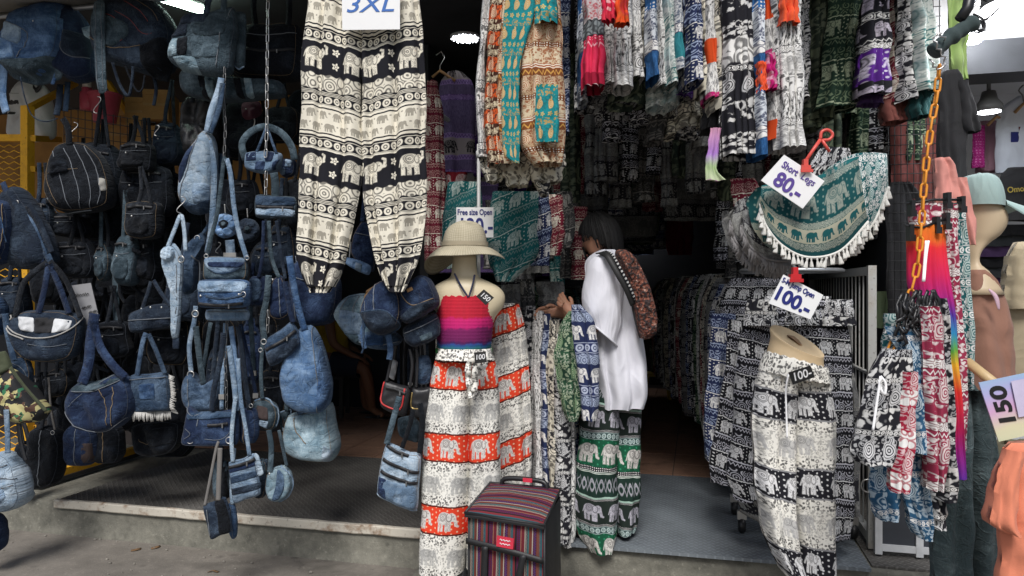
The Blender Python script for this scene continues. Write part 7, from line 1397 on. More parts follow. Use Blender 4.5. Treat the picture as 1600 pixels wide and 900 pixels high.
fr = Fr(1245, 600, 2.98); ws = solid(MB(), fr, [(548, 574, 1197, 1290, .95), (556, 582, 1194, 1292, 1.0), (566, 590, 1190, 1293, 1.02), (578, 598, 1187, 1295, 1.05)], .222, n=60, cap0=False, cap1=False, nz=12)
for i, v in enumerate(ws.v):
    k = i % 60; s_ = 1 + .022 * math.sin(k * 2.1); ws.v[i] = ((v[0] + .0) * 1.0, v[1] * s_, v[2] + .003 * math.sin(k * 2.1))
pr = [x for x in bpy.data.objects if x.get('label', '').startswith('cream elephant trousers with black')][0]
wso = ws.build('waistband', MATS['fabric_flora_waist']); fr.put(wso); wso.parent = pr; wso.matrix_parent_inverse = pr.matrix_basis.inverted()
P = [Vector((fr.loc(a, b, -.125)[0], -.125, fr.loc(a, b, -.125)[1])) for a, b in cr([(1232, 585), (1228, 610), (1229, 650), (1230, 685)], 14)]; dso = MB().tube(P, .0035, 6).build('drawstring', cloth_plain('cord_cream', (1, 1, 1))); fr.put(dso); dso.parent = pr; dso.matrix_parent_inverse = pr.matrix_basis.inverted()
black_tag('black chalk price tag 100 on the half mannequin trousers', 2.80, [(1232, 582), (1266, 571), (1273, 589), (1239, 601)], '100-', (1252, 586), 13, 28)
red_p = plain('clip_red', (.50, .015, .02), .4, bmp=0)
sign('price_sign', 'white price sign S-M Jump Open 100 on a red clip', 2.58, [(1224, 429), (1286, 461), (1266, 499), (1201, 474)], [('S-M Jump Open', (1247, 450), 8.5, 56, ink_n, .0007, 0), ('100.-', (1237, 470), 22, 58, ink_n, .0022, 0)], clip=((1242, 432), red_p, 18))
sign('price_sign', 'white price sign Short Legs 80 on a coral hanger clip', 2.62, [(1225, 242), (1288, 283), (1254, 326), (1189, 282)], [('Short', (1234, 264), 11, 28, ink_p, .0008, 0), ('Legs', (1262, 281), 11, 24, ink_p, .0002, .2), ('80.-', (1231, 291), 24, 48, ink_p, .0022, 0)], clip=((1258, 262), rplastic, 16))
fr = Fr(1255, 262, 2.64); o = empty('clip_hanger', 'coral plastic clip hanger with an open hook', 'hanger'); fr.put(o); L3 = lambda a, b, y=0: (fr.loc(a, b)[0], y, fr.loc(a, b)[1])
MB().tube([L3(1252, 262), L3(1270, 235), L3(1282, 218)], .006, 8).build('stem', rplastic, o); MB().tube([L3(*p) for p in cr([(1282, 218), (1284, 206), (1294, 203), (1301, 210), (1296, 218), (1286, 219)], 16)], .0055, 8).build('hook', rplastic, o); MB().tube([L3(1284, 218), L3(1290, 228), L3(1296, 237)], .0055, 8).build('prong', rplastic, o)
# ------------------------------------------------------------------ teal shorts with white tassels
def swag(mb, fr, top, bot, bulge, seed, n=40, m=12, vlen=.26, v0=0.0):
    T = cr(top, n); Bt = cr(bot, n); rows = []; uvs = []; L = [0]
    for i in range(1, n): L.append(L[-1] + math.dist(Bt[i], Bt[i - 1]) * fr.m)
    for j in range(m):
        t = j / (m - 1); row = []; uv = []
        for i in range(n):
            px_ = T[i][0] * (1 - t) + Bt[i][0] * t; py_ = T[i][1] * (1 - t) + Bt[i][1] * t
            y = -bulge * math.sin(math.pi * min(1, t * .75)) + .012 * math.sin(i * .55 + seed + t) * (1 - t) + mn.noise(Vector((i * .22, t * 2, seed))) * .014
            x, z = fr.loc(px_, py_, y); row.append((x, y, z)); uv.append((L[i], v0 + (1 - t) * vlen))
        rows.append(row); uvs.append(uv)
    mb.grid(rows, uvs, flip=True); return rows[-1], rows
tas_w = cloth_plain('tassel_white', (.72, .71, .66)); tas_g = cloth_plain('tassel_grey', (.22, .21, .21))
tmb = MB(); lathe(tmb, (0, 0, 0), [(0, 0), (.0035, -.001), (.0040, -.006), (.0028, -.010), (.0045, -.015), (.0080, -.032), (.0075, -.036), (0, -.034)], 9); tas_me = tmb.mesh('tassel', tas_w)
def fringe_shorts(name, label, y, top, bot, mat, bulge, seed, hemidx, ntas, v0=0.0, tm=None, dense=False, vlen=.30):
    fr = Fr(sum(p[0] for p in bot) / len(bot), max(p[1] for p in bot), y); root = empty(name, label, 'shorts'); fr.put(root)
    mb = MB(); hem, rows = swag(mb, fr, top, bot, bulge, seed, v0=v0, vlen=vlen)
    back = [[(x, bulge * .5 + .03 - y_ * .3, z) for (x, y_, z) in r] for r in rows]; mb.grid(back, None); mb.build('cloth', mat, root)
    q = MB(); q.tube([(x, yy - .004, z) for x, yy, z in hem], .0045, 6); q.build('braid', tm or tas_w, root)
    H = cr([tuple(p) for p in hem], ntas + 1)
    if dense:
        q = MB()
        for (x, yy, z) in cr([tuple(p) for p in hem], ntas * 4): q.ribbon([(x, yy, z), (x + random.uniform(-.006, .006), yy - .006, z - .018), (x + random.uniform(-.01, .01), yy, z - random.uniform(.03, .05))], .007, .003)
        q = q.build('fringe', tm, root); q['kind'] = 'stuff'
    else:
        for (x, yy, z) in H:
            o = link('tassel', tas_me, root); o.location = (x + random.uniform(-.003, .003), yy - .005, z - .002); o.rotation_euler = (R(random.uniform(-12, 12)), R(random.uniform(-14, 14)), random.uniform(0, 6)); s_ = random.uniform(.85, 1.2); o.scale = (s_, s_, s_)
    return root
fringe_shorts('fringed_shorts', 'dark grey green shorts with white tassels behind the teal pair', 2.86, [(1300, 262), (1330, 242), (1360, 238), (1386, 240)], [(1285, 398), (1325, 386), (1362, 352), (1388, 292)], FB['tlpais'], .04, 2, 0, 22)
fringe_shorts('fringed_shorts', 'teal elephant border shorts with white tassels on the round hanger', 2.76, [(1190, 290), (1215, 285), (1250, 280), (1285, 272), (1320, 252), (1340, 244)], [(1187, 318), (1196, 352), (1222, 384), (1262, 402), (1312, 392), (1356, 346)], FB['fringe'], .07, 1, 0, 32, vlen=.30)
fringe_shorts('fringed_shorts', 'grey shorts with matted grey fringe under the price sign', 2.92, [(1146, 332), (1162, 310), (1185, 305), (1205, 315)], [(1141, 345), (1150, 378), (1180, 408), (1226, 418)], FB['dgrey'], .05, 4, 0, 30, tm=tas_g, dense=True)
fringe_shorts('fringed_shorts', 'second matted grey fringed shorts showing between grey and teal pairs', 2.88, [(1160, 330), (1175, 325), (1190, 325), (1205, 330)], [(1158, 352), (1172, 385), (1200, 405), (1236, 408)], FB['dgrey'], .05, 5, 0, 26, tm=tas_g, dense=True)
garment('folded_shorts', 'dark lace patterned shorts folded above the teal pair', 'shorts', 2.98, [(232, 1282, 1326), (262, 1262, 1330), (300, 1240, 1332)], FB['bkpais'], None, nf=3, amp=.01, thick=.08, seed=560, nz=14)
garment('folded_shorts', 'dim red and grey shorts hung beside the grey fringe', 'shorts', 3.2, [(280, 1140, 1180), (310, 1145, 1190), (345, 1150, 1195)], FB['maroon_rows'], None, nf=3, amp=.01, thick=.1, seed=561, nz=12)
# ------------------------------------------------------------------ white gate, dark grid, cloth behind
gt_ = empty('white_gate', 'chipped white steel gate leaf with thin upright bars', 'gate', None, (0, 0, 0)); a = PY(1362, 862, 3.78); gx = a.x
for i in range(20):
    yy = 3.87 + i * .09; MB().box(gx - .003, gx + .003, yy - .003, yy + .003, .26, 1.47).build('bar', mat_frame_w, gt_, False)
for (z0, z1) in ((.22, .262), (1.47, 1.51)): MB().box(gx - .016, gx + .016, 3.80, 5.64, z0, z1).build('rail', mat_frame_w, gt_, False)
for yy in (3.782, 5.66): MB().box(gx - .018, gx + .018, yy - .018, yy + .018, .197, 1.515).build('post', mat_frame_w, gt_, False)
for zz in (.62, 1.0): MB().box(gx - .010, gx + .010, 3.80, 5.64, zz, zz + .012).build('cross_rail', mat_frame_w, gt_, False)
q = MB(); torus(q, (gx - .02, 3.76, .49), .03, .004, 'y'); q.build('latch_ring', steel, gt_)
g2 = empty('white_gate', 'low white steel gate leaf with wide panels below the hanging shorts', 'gate'); gm = plain('gate_white', (.52, .53, .54), .5)
xs = [PY(p_, 800, 3.70).x for p_ in (1372, 1436, 1512)]
for x in xs: MB().box(x - .015, x + .015, 3.685, 3.715, .20, .92).build('post', gm, g2, False)
for zz in (.215, .87): MB().box(xs[0] + .016, xs[2] - .016, 3.688, 3.712, zz, zz + .03).build('rail', gm, g2, False)
MB().box(xs[0] + .016, xs[1] - .016, 3.698, 3.702, .246, .869).build('panel', plain('panel_dark', (.035, .04, .05), .4), g2, False); MB().box(xs[1] + .016, xs[2] - .016, 3.698, 3.702, .246, .869).build('panel', plain('panel_dark', (1, 1, 1)), g2, False)
dg_ = empty('wire_grid', 'tall black wire grid standing at the shop corner', 'grid'); mb = MB()
x0, x1 = PY(1388, 400, 3.80).x, PY(1468, 400, 3.80).x
for i in range(9): x = x0 + (x1 - x0) * i / 8; mb.tube([(x, 3.80, .9), (x, 3.80, 3.0)], .0022, 5)
mb.build('upright_wires', wire_k, dg_); mb = MB()
for j in range(46): mb.tube([(x0 - .005, 3.796, .95 + j * .045), (x1 + .005, 3.796, .95 + j * .045)], .0022, 5)
mb.build('cross_wires', wire_k, dg_)
garment('hanging_cloth', 'dim brick red cloth behind the tall wire grid', 'cloth', 4.0, strip(1392, 1470, 170, 330, 0, 0), cloth_plain('cloth_brick', (.14, .035, .03)), None, nf=4, amp=.012, thick=.08, seed=570)
garment('hanging_shirt', 'black shirt hung low behind the tall wire grid', 'shirt', 3.95, [(285, 1392, 1420), (310, 1384, 1440), (420, 1386, 1445), (560, 1388, 1446)], cloth_plain('cloth_black', (1, 1, 1)), None, nf=2, amp=.012, thick=.08, seed=571)
for i in range(4): garment('folded_shirt', 'pale green folded shirt edge beyond the gate', 'shirt', 4.25, [(455, 1370 + i * 11, 1384 + i * 11), (490, 1369 + i * 11, 1384 + i * 11), (512, 1371 + i * 11, 1382 + i * 11)], cloth_plain('cloth_pale_green', (.34, .45, .24)), 'pale green shirts beyond the gate', nf=1, amp=.006, thick=.05, seed=575 + i, nz=8, nm=10)
# ------------------------------------------------------------------ orange chain and what hangs by it
orange = plain('chain_orange', (.72, .27, .02), .4, var=.1)
chain('plastic_chain', 'long orange plastic chain hung from a wire hook', 2.45, [(1467, 112), (1463, 150), (1456, 190), (1449, 240), (1443, 300), (1440, 350), (1434, 410), (1424, 455), (1410, 500), (1392, 545)], 26, .0038, orange)
fr = Fr(1467, 110, 2.45); q = MB(); q.tube([(fr.loc(a, b)[0], .01 * math.sin(a), fr.loc(a, b)[1]) for a, b in cr([(1478, 62), (1466, 52), (1460, 62), (1470, 82), (1478, 96), (1470, 107), (1458, 104), (1454, 92)], 26)], .0028, 6); o = q.build('wire_hook', steel); fr.put(o); tag(o, 'bent pale wire hook holding the orange chain', 'hook')
fr = Fr(1490, 70, 2.5); o = empty('wrapped_pole', 'canopy arm wrapped in dark green cloth with wire ends', 'canopy arm'); fr.put(o); L3 = lambda a, b, y=0: (fr.loc(a, b)[0], y, fr.loc(a, b)[1])
q = MB(); P = cr([(1458, 82), (1480, 62), (1505, 45), (1524, 34)], 24); q.tube([L3(a, b) for a, b in P], [.023 + .002 * math.sin(i * 1.3) + .002 * math.sin(i * .7) for i in range(24)], 14); q.build('wrapping', cloth_plain('wrap_green', (.035, .055, .055)), o)
for P in ([(1522, 36), (1540, 30), (1555, 20), (1565, 10)], [(1524, 20), (1538, 28), (1542, 40), (1534, 46), (1524, 42)], [(1520, 10), (1532, -4), (1545, 0)], [(1526, 28), (1536, 32), (1540, 46), (1526, 50)], [(1505, 20), (1512, 5), (1508, -20)]): MB().tube([L3(a, b, .01) for a, b in cr(P, 14)], .0035, 6).build('wire', bplastic, o)
q = MB(); q.tube([L3(1500, 30), L3(1512, 12), L3(1518, -20)], .016, 12); q.build('bracket', bplastic, o)
garment('hanging_cloth', 'lime green cloth hanging behind the canopy arm', 'cloth', 3.0, [(-30, 1482, 1512), (60, 1481, 1513), (124, 1487, 1513)], cloth_plain('cloth_lime', (.28, .40, .13)), None, nf=1.5, amp=.012, thick=.03, seed=580)
def tee(name, label, y, body_rows, sleeves, mat, thick=.10, seed=0, group=None, rot=TH, text=None):
    pb = max(r[0] for r in body_rows); fr = Fr(mid(body_rows), pb, y, rot); root = empty(name, label, 'shirt', group); fr.put(root)
    cloth(MB(), fr, body_rows, thick=thick, nf=1.6, amp=.009, seed=seed, nz=24, nm=26, gather=.2, top=True).build('body', mat, root)
    for i, s_ in enumerate(sleeves): cloth(MB(), fr, s_, thick=thick * .8, nf=1.2, amp=.007, seed=seed + 7 + i, nz=14, nm=18, gather=0, yoff=-.02).build('sleeve', mat, root)
    if text:
        t, c, h, w_, mt = text; x, z = fr.loc(*c, -thick * .6); o = letters(t, h * fr.m * 1.4, mt, root, (x, -thick * .62, z), (math.pi / 2, R(-6), 0), .0006)
        ww = max(v.co.x for v in o.data.vertices) - min(v.co.x for v in o.data.vertices); o.scale.x = w_ * fr.m / ww
    return root
tee('hanging_shirt', 'black T-shirt hung under the lime green cloth', 2.92, [(112, 1474, 1492), (125, 1466, 1502), (200, 1467, 1508), (300, 1468, 1502)], [[(130, 1488, 1506), (170, 1492, 1516), (204, 1494, 1521), (210, 1500, 1520)]], cloth_plain('cloth_black', (1, 1, 1)), seed=590)
tee('hanging_shirt', 'salmon pink T-shirt hung behind the orange chain', 2.72, [(248, 1462, 1478), (262, 1461, 1490), (320, 1462, 1500), (385, 1466, 1500)], [[(280, 1482, 1500), (320, 1488, 1507), (350, 1494, 1511), (384, 1498, 1510)]], cloth_plain('cloth_salmon', (.60, .25, .21)), seed=595)
# clip hangers with rainbow trousers and prints
def clip_bar(label, y, pts, clips):
    fr = Fr(pts[0][0], pts[0][1], y); o = empty('clip_hanger', label, 'hanger'); fr.put(o); L3 = lambda a, b, yy=0: (fr.loc(a, b)[0], yy, fr.loc(a, b)[1])
    MB().tube([L3(*p) for p in pts], .004, 8).build('bar', bplastic, o)
    for (a, b) in clips: x, _, z = L3(a, b); MB().box(x - .006, x + .006, -.014, .014, z - .028, z + .022).build('clip', bplastic, o, False); MB().box(x - .009, x + .009, -.017, -.014, z - .03, z - .01).build('jaw', bplastic, o, False)
clip_bar('black clip hanger over the printed waist behind the chain', 2.56, [(1416, 318), (1460, 312), (1504, 312)], [(1424, 324), (1480, 312), (1502, 318)]); clip_bar('black clip hanger holding the rainbow trousers', 2.50, [(1414, 352), (1440, 356), (1482, 340)], [(1422, 362), (1463, 350), (1478, 344)])
garment('printed_trousers', 'rose leopard print trouser waist clipped behind the rainbow pair', 'trousers', 2.60, [(318, 1418, 1482), (345, 1420, 1482), (365, 1424, 1480)], FB['pkpais'], None, nf=3, amp=.008, thick=.05, seed=600, nz=10)
fr = Fr(1450, 745, 2.52)
garment('rainbow_trousers', 'pleated rainbow tie dye trousers fading from orange to violet', 'trousers', 2.55, [(352, 1418, 1476), (400, 1418, 1479), (450, 1421, 1485), (500, 1444, 1491), (560, 1464, 1495), (650, 1478, 1499), (745, 1484, 1503)], FB['rainbow'], None, nf=6, amp=.006, thick=.07, seed=601, nz=48, nm=60, gather=.3)
fr = Fr(1442, 440, 2.47); o = MB()
for dx in (0, 4): o.tube([(fr.loc(a, b)[0], 0, fr.loc(a, b)[1]) for a, b in cr([(1447 + dx, 376), (1445 + dx * .6, 400), (1442 + dx * .5, 440)], 10)], .0035, 6)
o = o.build('drawstring', cloth_plain('cord_cream', (1, 1, 1))); fr.put(o); pr = [x for x in bpy.data.objects if x.get('label', '').startswith('pleated rainbow')][0]; o.parent = pr; o.matrix_parent_inverse = pr.matrix_basis.inverted()
garment('printed_trousers', 'maroon and white paisley trousers beside the rainbow pair', 'trousers', 2.62, [(320, 1474, 1496), (420, 1478, 1496), (520, 1484, 1504), (620, 1486, 1509), (700, 1490, 1506)], FB['pkpais'], None, nf=1.5, amp=.007, thick=.06, seed=602, nm=16, nz=36)
garment('printed_trousers', 'dark teal paisley trousers beside the beige mannequin', 'trousers', 2.68, [(318, 1488, 1506), (430, 1492, 1513), (520, 1498, 1517), (606, 1500, 1516)], FB['tlpais'], None, nf=1.5, amp=.007, thick=.06, seed=603, nm=16, nz=36)
gp = 'paisley shorts bunched at the end of the orange chain'
for i, (rows, fb, lab, yy, nf_) in enumerate((([(545, 1378, 1426), (575, 1362, 1428), (620, 1346, 1428), (665, 1338, 1424), (700, 1330, 1418), (722, 1336, 1400)], 'bkpais', 'black and white paisley shorts with a white drawstring', 2.42, 2.5), ([(580, 1408, 1430), (650, 1402, 1424), (720, 1394, 1418), (765, 1390, 1410)], 'rdpais', 'crimson paisley shorts next to the black drawstring pair', 2.40, 1.2), ([(510, 1380, 1438), (560, 1404, 1446), (640, 1414, 1450), (705, 1412, 1452)], 'blpais', 'blue paisley shorts between crimson and rose pairs', 2.46, 2),
        ([(478, 1438, 1462), (540, 1440, 1470), (620, 1444, 1474), (700, 1446, 1474), (762, 1448, 1466)], 'pkpais', 'rose and white paisley shorts beside the blue pair', 2.43, 1.5), ([(466, 1458, 1476), (560, 1464, 1482), (680, 1468, 1488), (780, 1464, 1488)], 'bkpais', 'slim black and white printed trousers behind the rose pair', 2.5, 1.3), ([(695, 1410, 1454), (760, 1412, 1450), (815, 1420, 1452), (838, 1432, 1448)], 'blpais', 'long blue paisley trouser leg hanging lowest', 2.52, 2), ([(715, 1358, 1412), (770, 1360, 1404), (808, 1370, 1396)], 'blpais', 'blue printed trouser cuff under the black shorts', 2.56, 2), ([(740, 1448, 1472), (790, 1448, 1470), (822, 1452, 1468)], 'bkpais', 'black printed trouser cuff under the rose shorts', 2.54, 1.5), ([(490, 1384, 1420), (540, 1380, 1420), (590, 1376, 1420)], 'tlpais', 'teal printed shorts waist behind the chain end', 2.54, 2), ([(470, 1420, 1450), (500, 1410, 1456), (530, 1408, 1452)], 'maroon_rows', 'plum shorts waist behind the chain end', 2.55, 2))):
    o = garment('paisley_shorts' if 'shorts' in lab else 'printed_trousers', lab, 'shorts' if 'shorts' in lab else 'trousers', yy, rows, FB[fb], gp, nf=nf_, amp=.008, thick=.09, seed=610 + i, nz=34, nm=22)
    if i == 0:
        fr = Fr(1375, 670, yy - .07); q = MB()
        for P in ([(1376, 588), (1370, 630), (1364, 672)], [(1376, 588), (1384, 600), (1382, 618), (1376, 606), (1374, 594)]): q.tube([(fr.loc(a, b)[0], 0, fr.loc(a, b)[1]) for a, b in cr(P, 12)], .004, 6)
        q = q.build('drawstring', cloth_plain('cord_cream', (1, 1, 1))); fr.put(q); q.parent = o; q.matrix_parent_inverse = o.matrix_basis.inverted()
fr = Fr(1430, 520, 2.44); o = empty('lace_bundle', 'tangle of black lace cords and clips at the chain end', 'cords'); fr.put(o); rr = random.Random(9)
for k in range(34):
    a, b = rr.uniform(1402, 1462), rr.uniform(452, 480); P = cr([(a, b), (a + rr.uniform(-14, 8), b + 22), (a + rr.uniform(-22, 10), b + rr.uniform(36, 62))], 10); MB().ribbon([(fr.loc(c, d)[0], rr.uniform(-.03, .0) * i / 9, fr.loc(c, d)[1]) for i, (c, d) in enumerate(P)], .010, .003).build('lace', bplastic, o)
# ------------------------------------------------------------------ neighbouring shop
mq2 = empty('mannequin', 'beige head and neck of a mannequin in a pale cap', 'mannequin'); fr = Fr(1530, 900, 2.86); fr.put(mq2)
solid(MB(), fr, [(290, 290, 1514, 1538, .6), (303, 303, 1506, 1548, .85), (320, 320, 1503, 1555, .95), (336, 336, 1502, 1566, .98), (352, 352, 1503, 1566, .95), (368, 368, 1504, 1556, .85), (380, 380, 1505, 1540, .7), (395, 395, 1504, 1526, .62), (412, 412, 1503, 1524, .62), (428, 428, 1495, 1540, .9), (460, 460, 1480, 1560, 1.2)], .17, nz=34).build('head', head_skin, mq2)
cp = empty('cap', 'pale sage green baseball cap on the beige mannequin', 'cap'); fr = Fr(1535, 326, 2.86); fr.put(cp); capm = cloth_plain('cap_sage', (.30, .41, .39))
solid(MB(), fr, [(272, 272, 1527, 1531, .1), (274, 274, 1514, 1542, .5), (280, 281, 1504, 1551, .75), (292, 294, 1499, 1556, .92), (308, 310, 1497, 1559, 1), (322, 326, 1497, 1560, 1)], .20, nz=18, cap1=False).build('dome', capm, cp)
q = MB(); rows = []
for j in range(8):
    t = j / 7; xl = 1548 + 2 * t; row = []
    for i in range(17):
        s = -1 + 2 * i / 16; px_ = 1530 + (22 + 46 * t) * math.cos(s * 1.1) ** .45; py_ = 311 + 14 * t; yy = .098 * math.sin(s * 1.25) * (1 + .12 * t); x, z = fr.loc(px_, py_, 0); row.append((x, yy, z - .042 * (.6 + .4 * t) * (s * s)))
    rows.append(row)
q.grid(rows + [[(x, y, z - .004) for x, y, z in r_] for r_ in reversed(rows)]); q.build('brim', capm, cp)
q = MB(); ball(q, (*fr.loc(1530, 272)[:1], 0, fr.loc(1530, 272)[1]), .008, .008, .005, 10, 5); q.build('button', capm, cp)
bt = tee('brown_shirt', 'mocha brown T-shirt on the beige mannequin', 2.84, [(422, 1500, 1528), (436, 1496, 1546), (460, 1490, 1562), (500, 1490, 1572), (560, 1492, 1577), (606, 1492, 1579)], [], cloth_plain('cloth_mocha', (.25, .125, .085)), thick=.20, seed=640)
fr = Fr(1556, 480, 2.72); q = MB(); q.ribbon([(fr.loc(a, b)[0], 0, fr.loc(a, b)[1]) for a, b in cr([(1545, 452), (1556, 464), (1561, 484)], 12)], [.004 + .010 * math.sin(math.pi * i / 11) for i in range(12)], .002); q = q.build('print_stroke', plain('print_pink', (.62, .42, .50), .7), None); fr.put(q); q.parent = bt; q.matrix_parent_inverse = bt.matrix_basis.inverted()
trousers('wide_jeans', 'faded dark teal wide jeans on the beige mannequin', 2.84, ([(596, 1464, 1512), (700, 1461, 1512), (800, 1459, 1510), (940, 1457, 1506)], [(596, 1506, 1544), (700, 1508, 1553), (800, 1508, 1554), (940, 1504, 1550)]), denim('denim_stonewash', (.05, .075, .08), (.12, .16, .165), .4), nf=1.2, amp=.010, thick=.16, seed=650, cat='jeans', waist=[(590, 1466, 1545), (604, 1464, 1546)])
fr = Fr(1535, 592, 2.6); q = MB(); q.tube([PY(1512, 566, 2.62), PY(1560, 604, 2.52)], .016, 12); o = q.build('wooden_rod', plain('rod_wood', (.58, .42, .22), .5)); tag(o, 'pale wooden rod holding the pastel 150 sign', 'rod')
def m_pastel():
    m, b = newmat('pastel_card'); u, v, _ = sep(uvco()); n = noise(vec(u, v, 0.0), 4, 2)
    put(b.inputs['Base Color'], ramp(v * 4.2 - u * .9 + (n - .5) * .35 + .05, [(0, (.52, .62, .42)), (.22, (.62, .60, .40)), (.45, (.60, .36, .55)), (.68, (.42, .40, .66)), (1, (.25, .52, .66))])); b.inputs['Roughness'].default_value = .3; return m
sg_ = sign('price_sign', 'pastel rainbow price card reading 150 in slanted black digits', 2.42, [(1560, 690), (1529, 598), (1624, 578), (1640, 672)], [('150', (1568, 636), 25, 62, ink_k, .002, .15), ('100', (1600, 612), 9, 26, ink_n, .0002, .2)], m_pastel())
fr = Fr(1600, 650, 2.415); q = MB(); P = [fr.loc(*c) for c in ((1592, 652), (1580, 596), (1650, 582), (1660, 640))]
for yy in (.0002, .0022):
    for x, z in P: q.vert((x, yy, z), (x, z))
q.face(0, 1, 2, 3); q.face(7, 6, 5, 4); q = q.build('inset', plain('card_lavender', (.55, .50, .66), .4, bmp=0), None, False); fr.put(q); q.parent = sg_; q.matrix_parent_inverse = sg_.matrix_basis.inverted()
tee('orange_shirt', 'coral orange T-shirt hung under the pastel price card', 2.40, [(692, 1580, 1640), (705, 1568, 1660), (760, 1564, 1670), (940, 1562, 1680)], [[(700, 1566, 1592), (740, 1550, 1580), (785, 1542, 1574), (815, 1540, 1568), (826, 1556, 1572)]], cloth_plain('cloth_coral', (.72, .23, .13)), thick=.12, seed=660)
tee('khaki_shirt', 'khaki beige shirt on the stand beyond the mocha T-shirt', 3.3, [(378, 1590, 1640), (400, 1578, 1650), (440, 1568, 1660), (486, 1564, 1660), (640, 1566, 1660)], [[(400, 1572, 1600), (450, 1564, 1604), (482, 1562, 1604)]], cloth_plain('cloth_khaki', (.36, .30, .20)), thick=.2, seed=664)
trousers('khaki_trousers', 'khaki trousers under the coral orange T-shirt', 2.9, ([(690, 1552, 1580), (800, 1550, 1580), (940, 1552, 1580)], [(690, 1578, 1630), (800, 1578, 1630), (940, 1580, 1630)]), cloth_plain('cloth_olive_grey', (.20, .18, .12)), nf=1.2, amp=.01, thick=.14, seed=668)
tee('hanging_shirt', 'white T-shirt with a dark square print hung high in the next shop', 4.6, [(150, 1590, 1640), (172, 1562, 1660), (220, 1556, 1660), (270, 1556, 1660)], [], cloth_plain('cloth_cool_white', (.62, .66, .74)), seed=670); fr = Fr(1585, 220, 4.53); 
for k, (l, t, r_, b_, mt) in enumerate(((1580, 206, 1592, 222, ink_n), (1592, 198, 1604, 222, plain('print_maroon', (.12, .02, .03), .7)))):
    a0 = fr.loc(l, t); a1 = fr.loc(r_, b_); q = MB().box(a0[0], a1[0], 0, .003, a1[1], a0[1]).build('print', mt, None, False); fr.put(q); pr = [x for x in bpy.data.objects if x.get('label', '').startswith('white T-shirt with a dark')][0]; q.parent = pr; q.matrix_parent_inverse = pr.matrix_basis.inverted()
tee('hanging_shirt', 'pale pink T-shirt hung next to the white one', 4.75, [(190, 1530, 1560), (210, 1524, 1562), (268, 1524, 1562)], [], cloth_plain('cloth_dusty_pink', (.48, .27, .33)), seed=674)
garment('hanging_towel', 'magenta sequined towel beside the pale pink T-shirt', 'towel', 4.6, strip(1520, 1539, 196, 262), fabric('fabric_magenta_sequin', [(.03, 'dots', (.7, .25, .5), (.5, .03, .25)), (.02, 'zig', (.6, .1, .35), (.4, .02, .2))]), None, nf=2, amp=.006, thick=.03, seed=676, nz=12)
tee('hanging_shirt', 'black T-shirt with small yellow lettering in the next shop', 4.4, [(262, 1575, 1640), (285, 1560, 1660), (330, 1556, 1660), (345, 1560, 1660)], [], cloth_plain('cloth_black', (1, 1, 1)), seed=678, text=('Omoi', (1588, 296), 9, 28, plain('print_gold', (.40, .30, .05), .6)))
for i in range(6): garment('folded_shirt', 'dark folded shirt on the shelf in the next shop', 'shirt', 4.9, [(352 + i * 16, 1528, 1640), (362 + i * 16, 1522, 1640), (370 + i * 16, 1524, 1640)], cloth_plain(('cloth_black', 'cloth_charcoal', 'cloth_violet')[i % 3], ((.014, .014, .016), (.05, .055, .06), (.10, .05, .14))[i % 3]), 'dark shirts folded on the shelf next door', nf=3, amp=.008, thick=.2, seed=680 + i, nz=6, top=True)
for i, (a, b) in enumerate(((1548, 185), (1590, 165))):
    fr = Fr(a, b, 4.6); o = empty('hanger', ('wooden hanger of the pale pink T-shirt', 'wooden hanger of the white T-shirt')[i], 'hanger'); fr.put(o); L3 = lambda c, d: (fr.loc(c, d)[0], -.05, fr.loc(c, d)[1])
    MB().tube([L3(a - 14, b + 14), L3(a, b), L3(a + 16, b + 10)], .009, 8).build('bar', plain('hanger_wood', (1, 1, 1)), o); MB().tube([L3(c, d) for c, d in cr([(a, b), (a - 2, b - 12), (a - 8, b - 20), (a - 1, b - 28)], 10)], .004, 6).build('hanger_hook', dsteel, o)
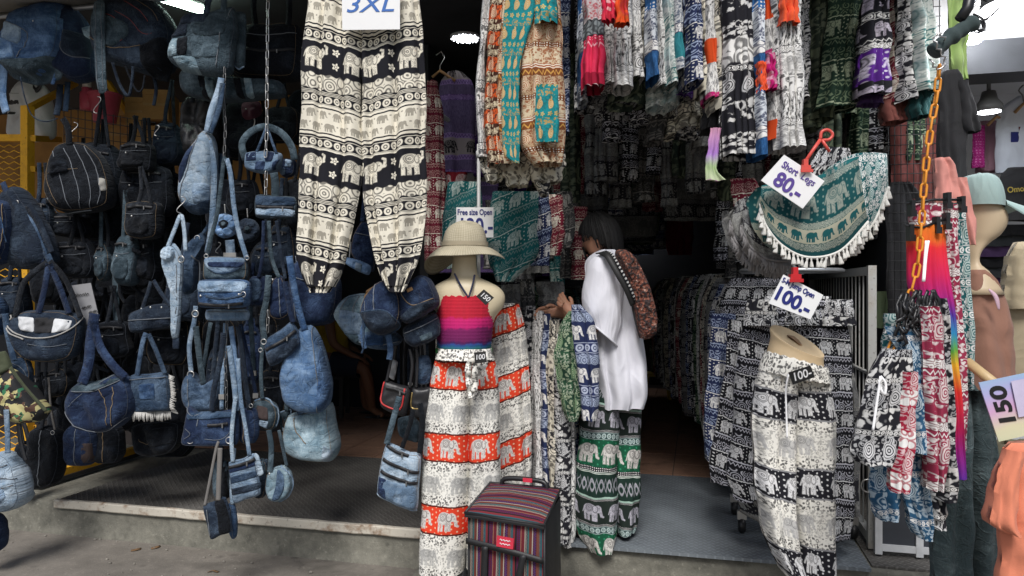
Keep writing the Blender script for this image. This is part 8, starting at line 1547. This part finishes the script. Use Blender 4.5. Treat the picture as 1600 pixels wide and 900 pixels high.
o = empty('spot_lamp', 'grey spot lamp lit over the pale T-shirts next door', 'lamp'); o.location = PY(1545, 168, 4.2); lathe(MB(), (0, 0, 0), [(0, .08), (.03, .08), (.04, .04), (.062, .01), (.064, -.02), (.05, -.022), (.0, -.018)], 24).build('shade', plain('lamp_grey', (.13, .13, .13), .5), o); lathe(MB(), (0, 0, -.024), [(0, 0), (.052, 0), (.052, .003)], 24).build('bulb', lampw, o); MB().tube([(0, 0, .08), (.0, 0, .24)], .010, 8).build('stem', plain('lamp_grey', (1, 1, 1)), o); MB().tube([(-.14, .1, .19), (.2, -.1, .27)], .008, 8).build('track', bplastic, o)
for i, (a, b, y, r_) in enumerate(((1594, 12, 3.3, .13), (1560, -6, 3.7, .1), (1520, 58, 3.75, .05))):
    o = empty('ceiling_lamp', ('large round lit lamp over the pavement of the next shop', 'second round lit lamp half hidden by the canopy arm', 'small lit lamp behind the canopy arm')[i], 'lamp'); o.location = PY(a, b, y); lathe(MB(), (0, 0, 0), [(0, -.03), (r_ * .6, -.026), (r_, 0), (r_, .01)], 26).build('diffuser', lampw, o); lathe(MB(), (0, 0, .01), [(r_ * 1.03, 0), (r_ * 1.03, .05), (r_ * .4, .07), (0, .07)], 26).build('housing', plain('lamp_grey', (1, 1, 1)), o)
# grit on the street
mb = MB(); rr = random.Random(5)
for k in range(130):
    x = rr.uniform(-4.6, 1.6); y = 3.50 - abs(rr.gauss(0, .35)); s_ = rr.uniform(.003, .010) * (1.4 if k % 17 == 0 else 1)
    ball(mb, (x, y, s_ * .4), s_, s_ * rr.uniform(.6, 1), s_ * .6, 6, 4)
o = mb.build('gravel', plain('grit', (.20, .185, .16), .9, var=.5, scale=9)); tag(o, 'scattered pale grit along the foot of the step', 'gravel', None, 'stuff')
mb = MB(); rr = random.Random(8)
for k in range(5):
    x = rr.uniform(-3.4, -1.0); y = rr.uniform(3.05, 3.45); a = rr.uniform(0, 6)
    mb.ribbon([(x, y, .004), (x + .03 * math.cos(a), y + .03 * math.sin(a), .008), (x + .05 * math.cos(a + .4), y + .05 * math.sin(a + .4), .004)], .018, .002, side=(-math.sin(a), math.cos(a), .2))
o = mb.build('leaf_litter', plain('dry_leaf', (.16, .09, .04), .8)); tag(o, 'few dry leaf scraps lying on the street', 'leaf litter', None, 'stuff')
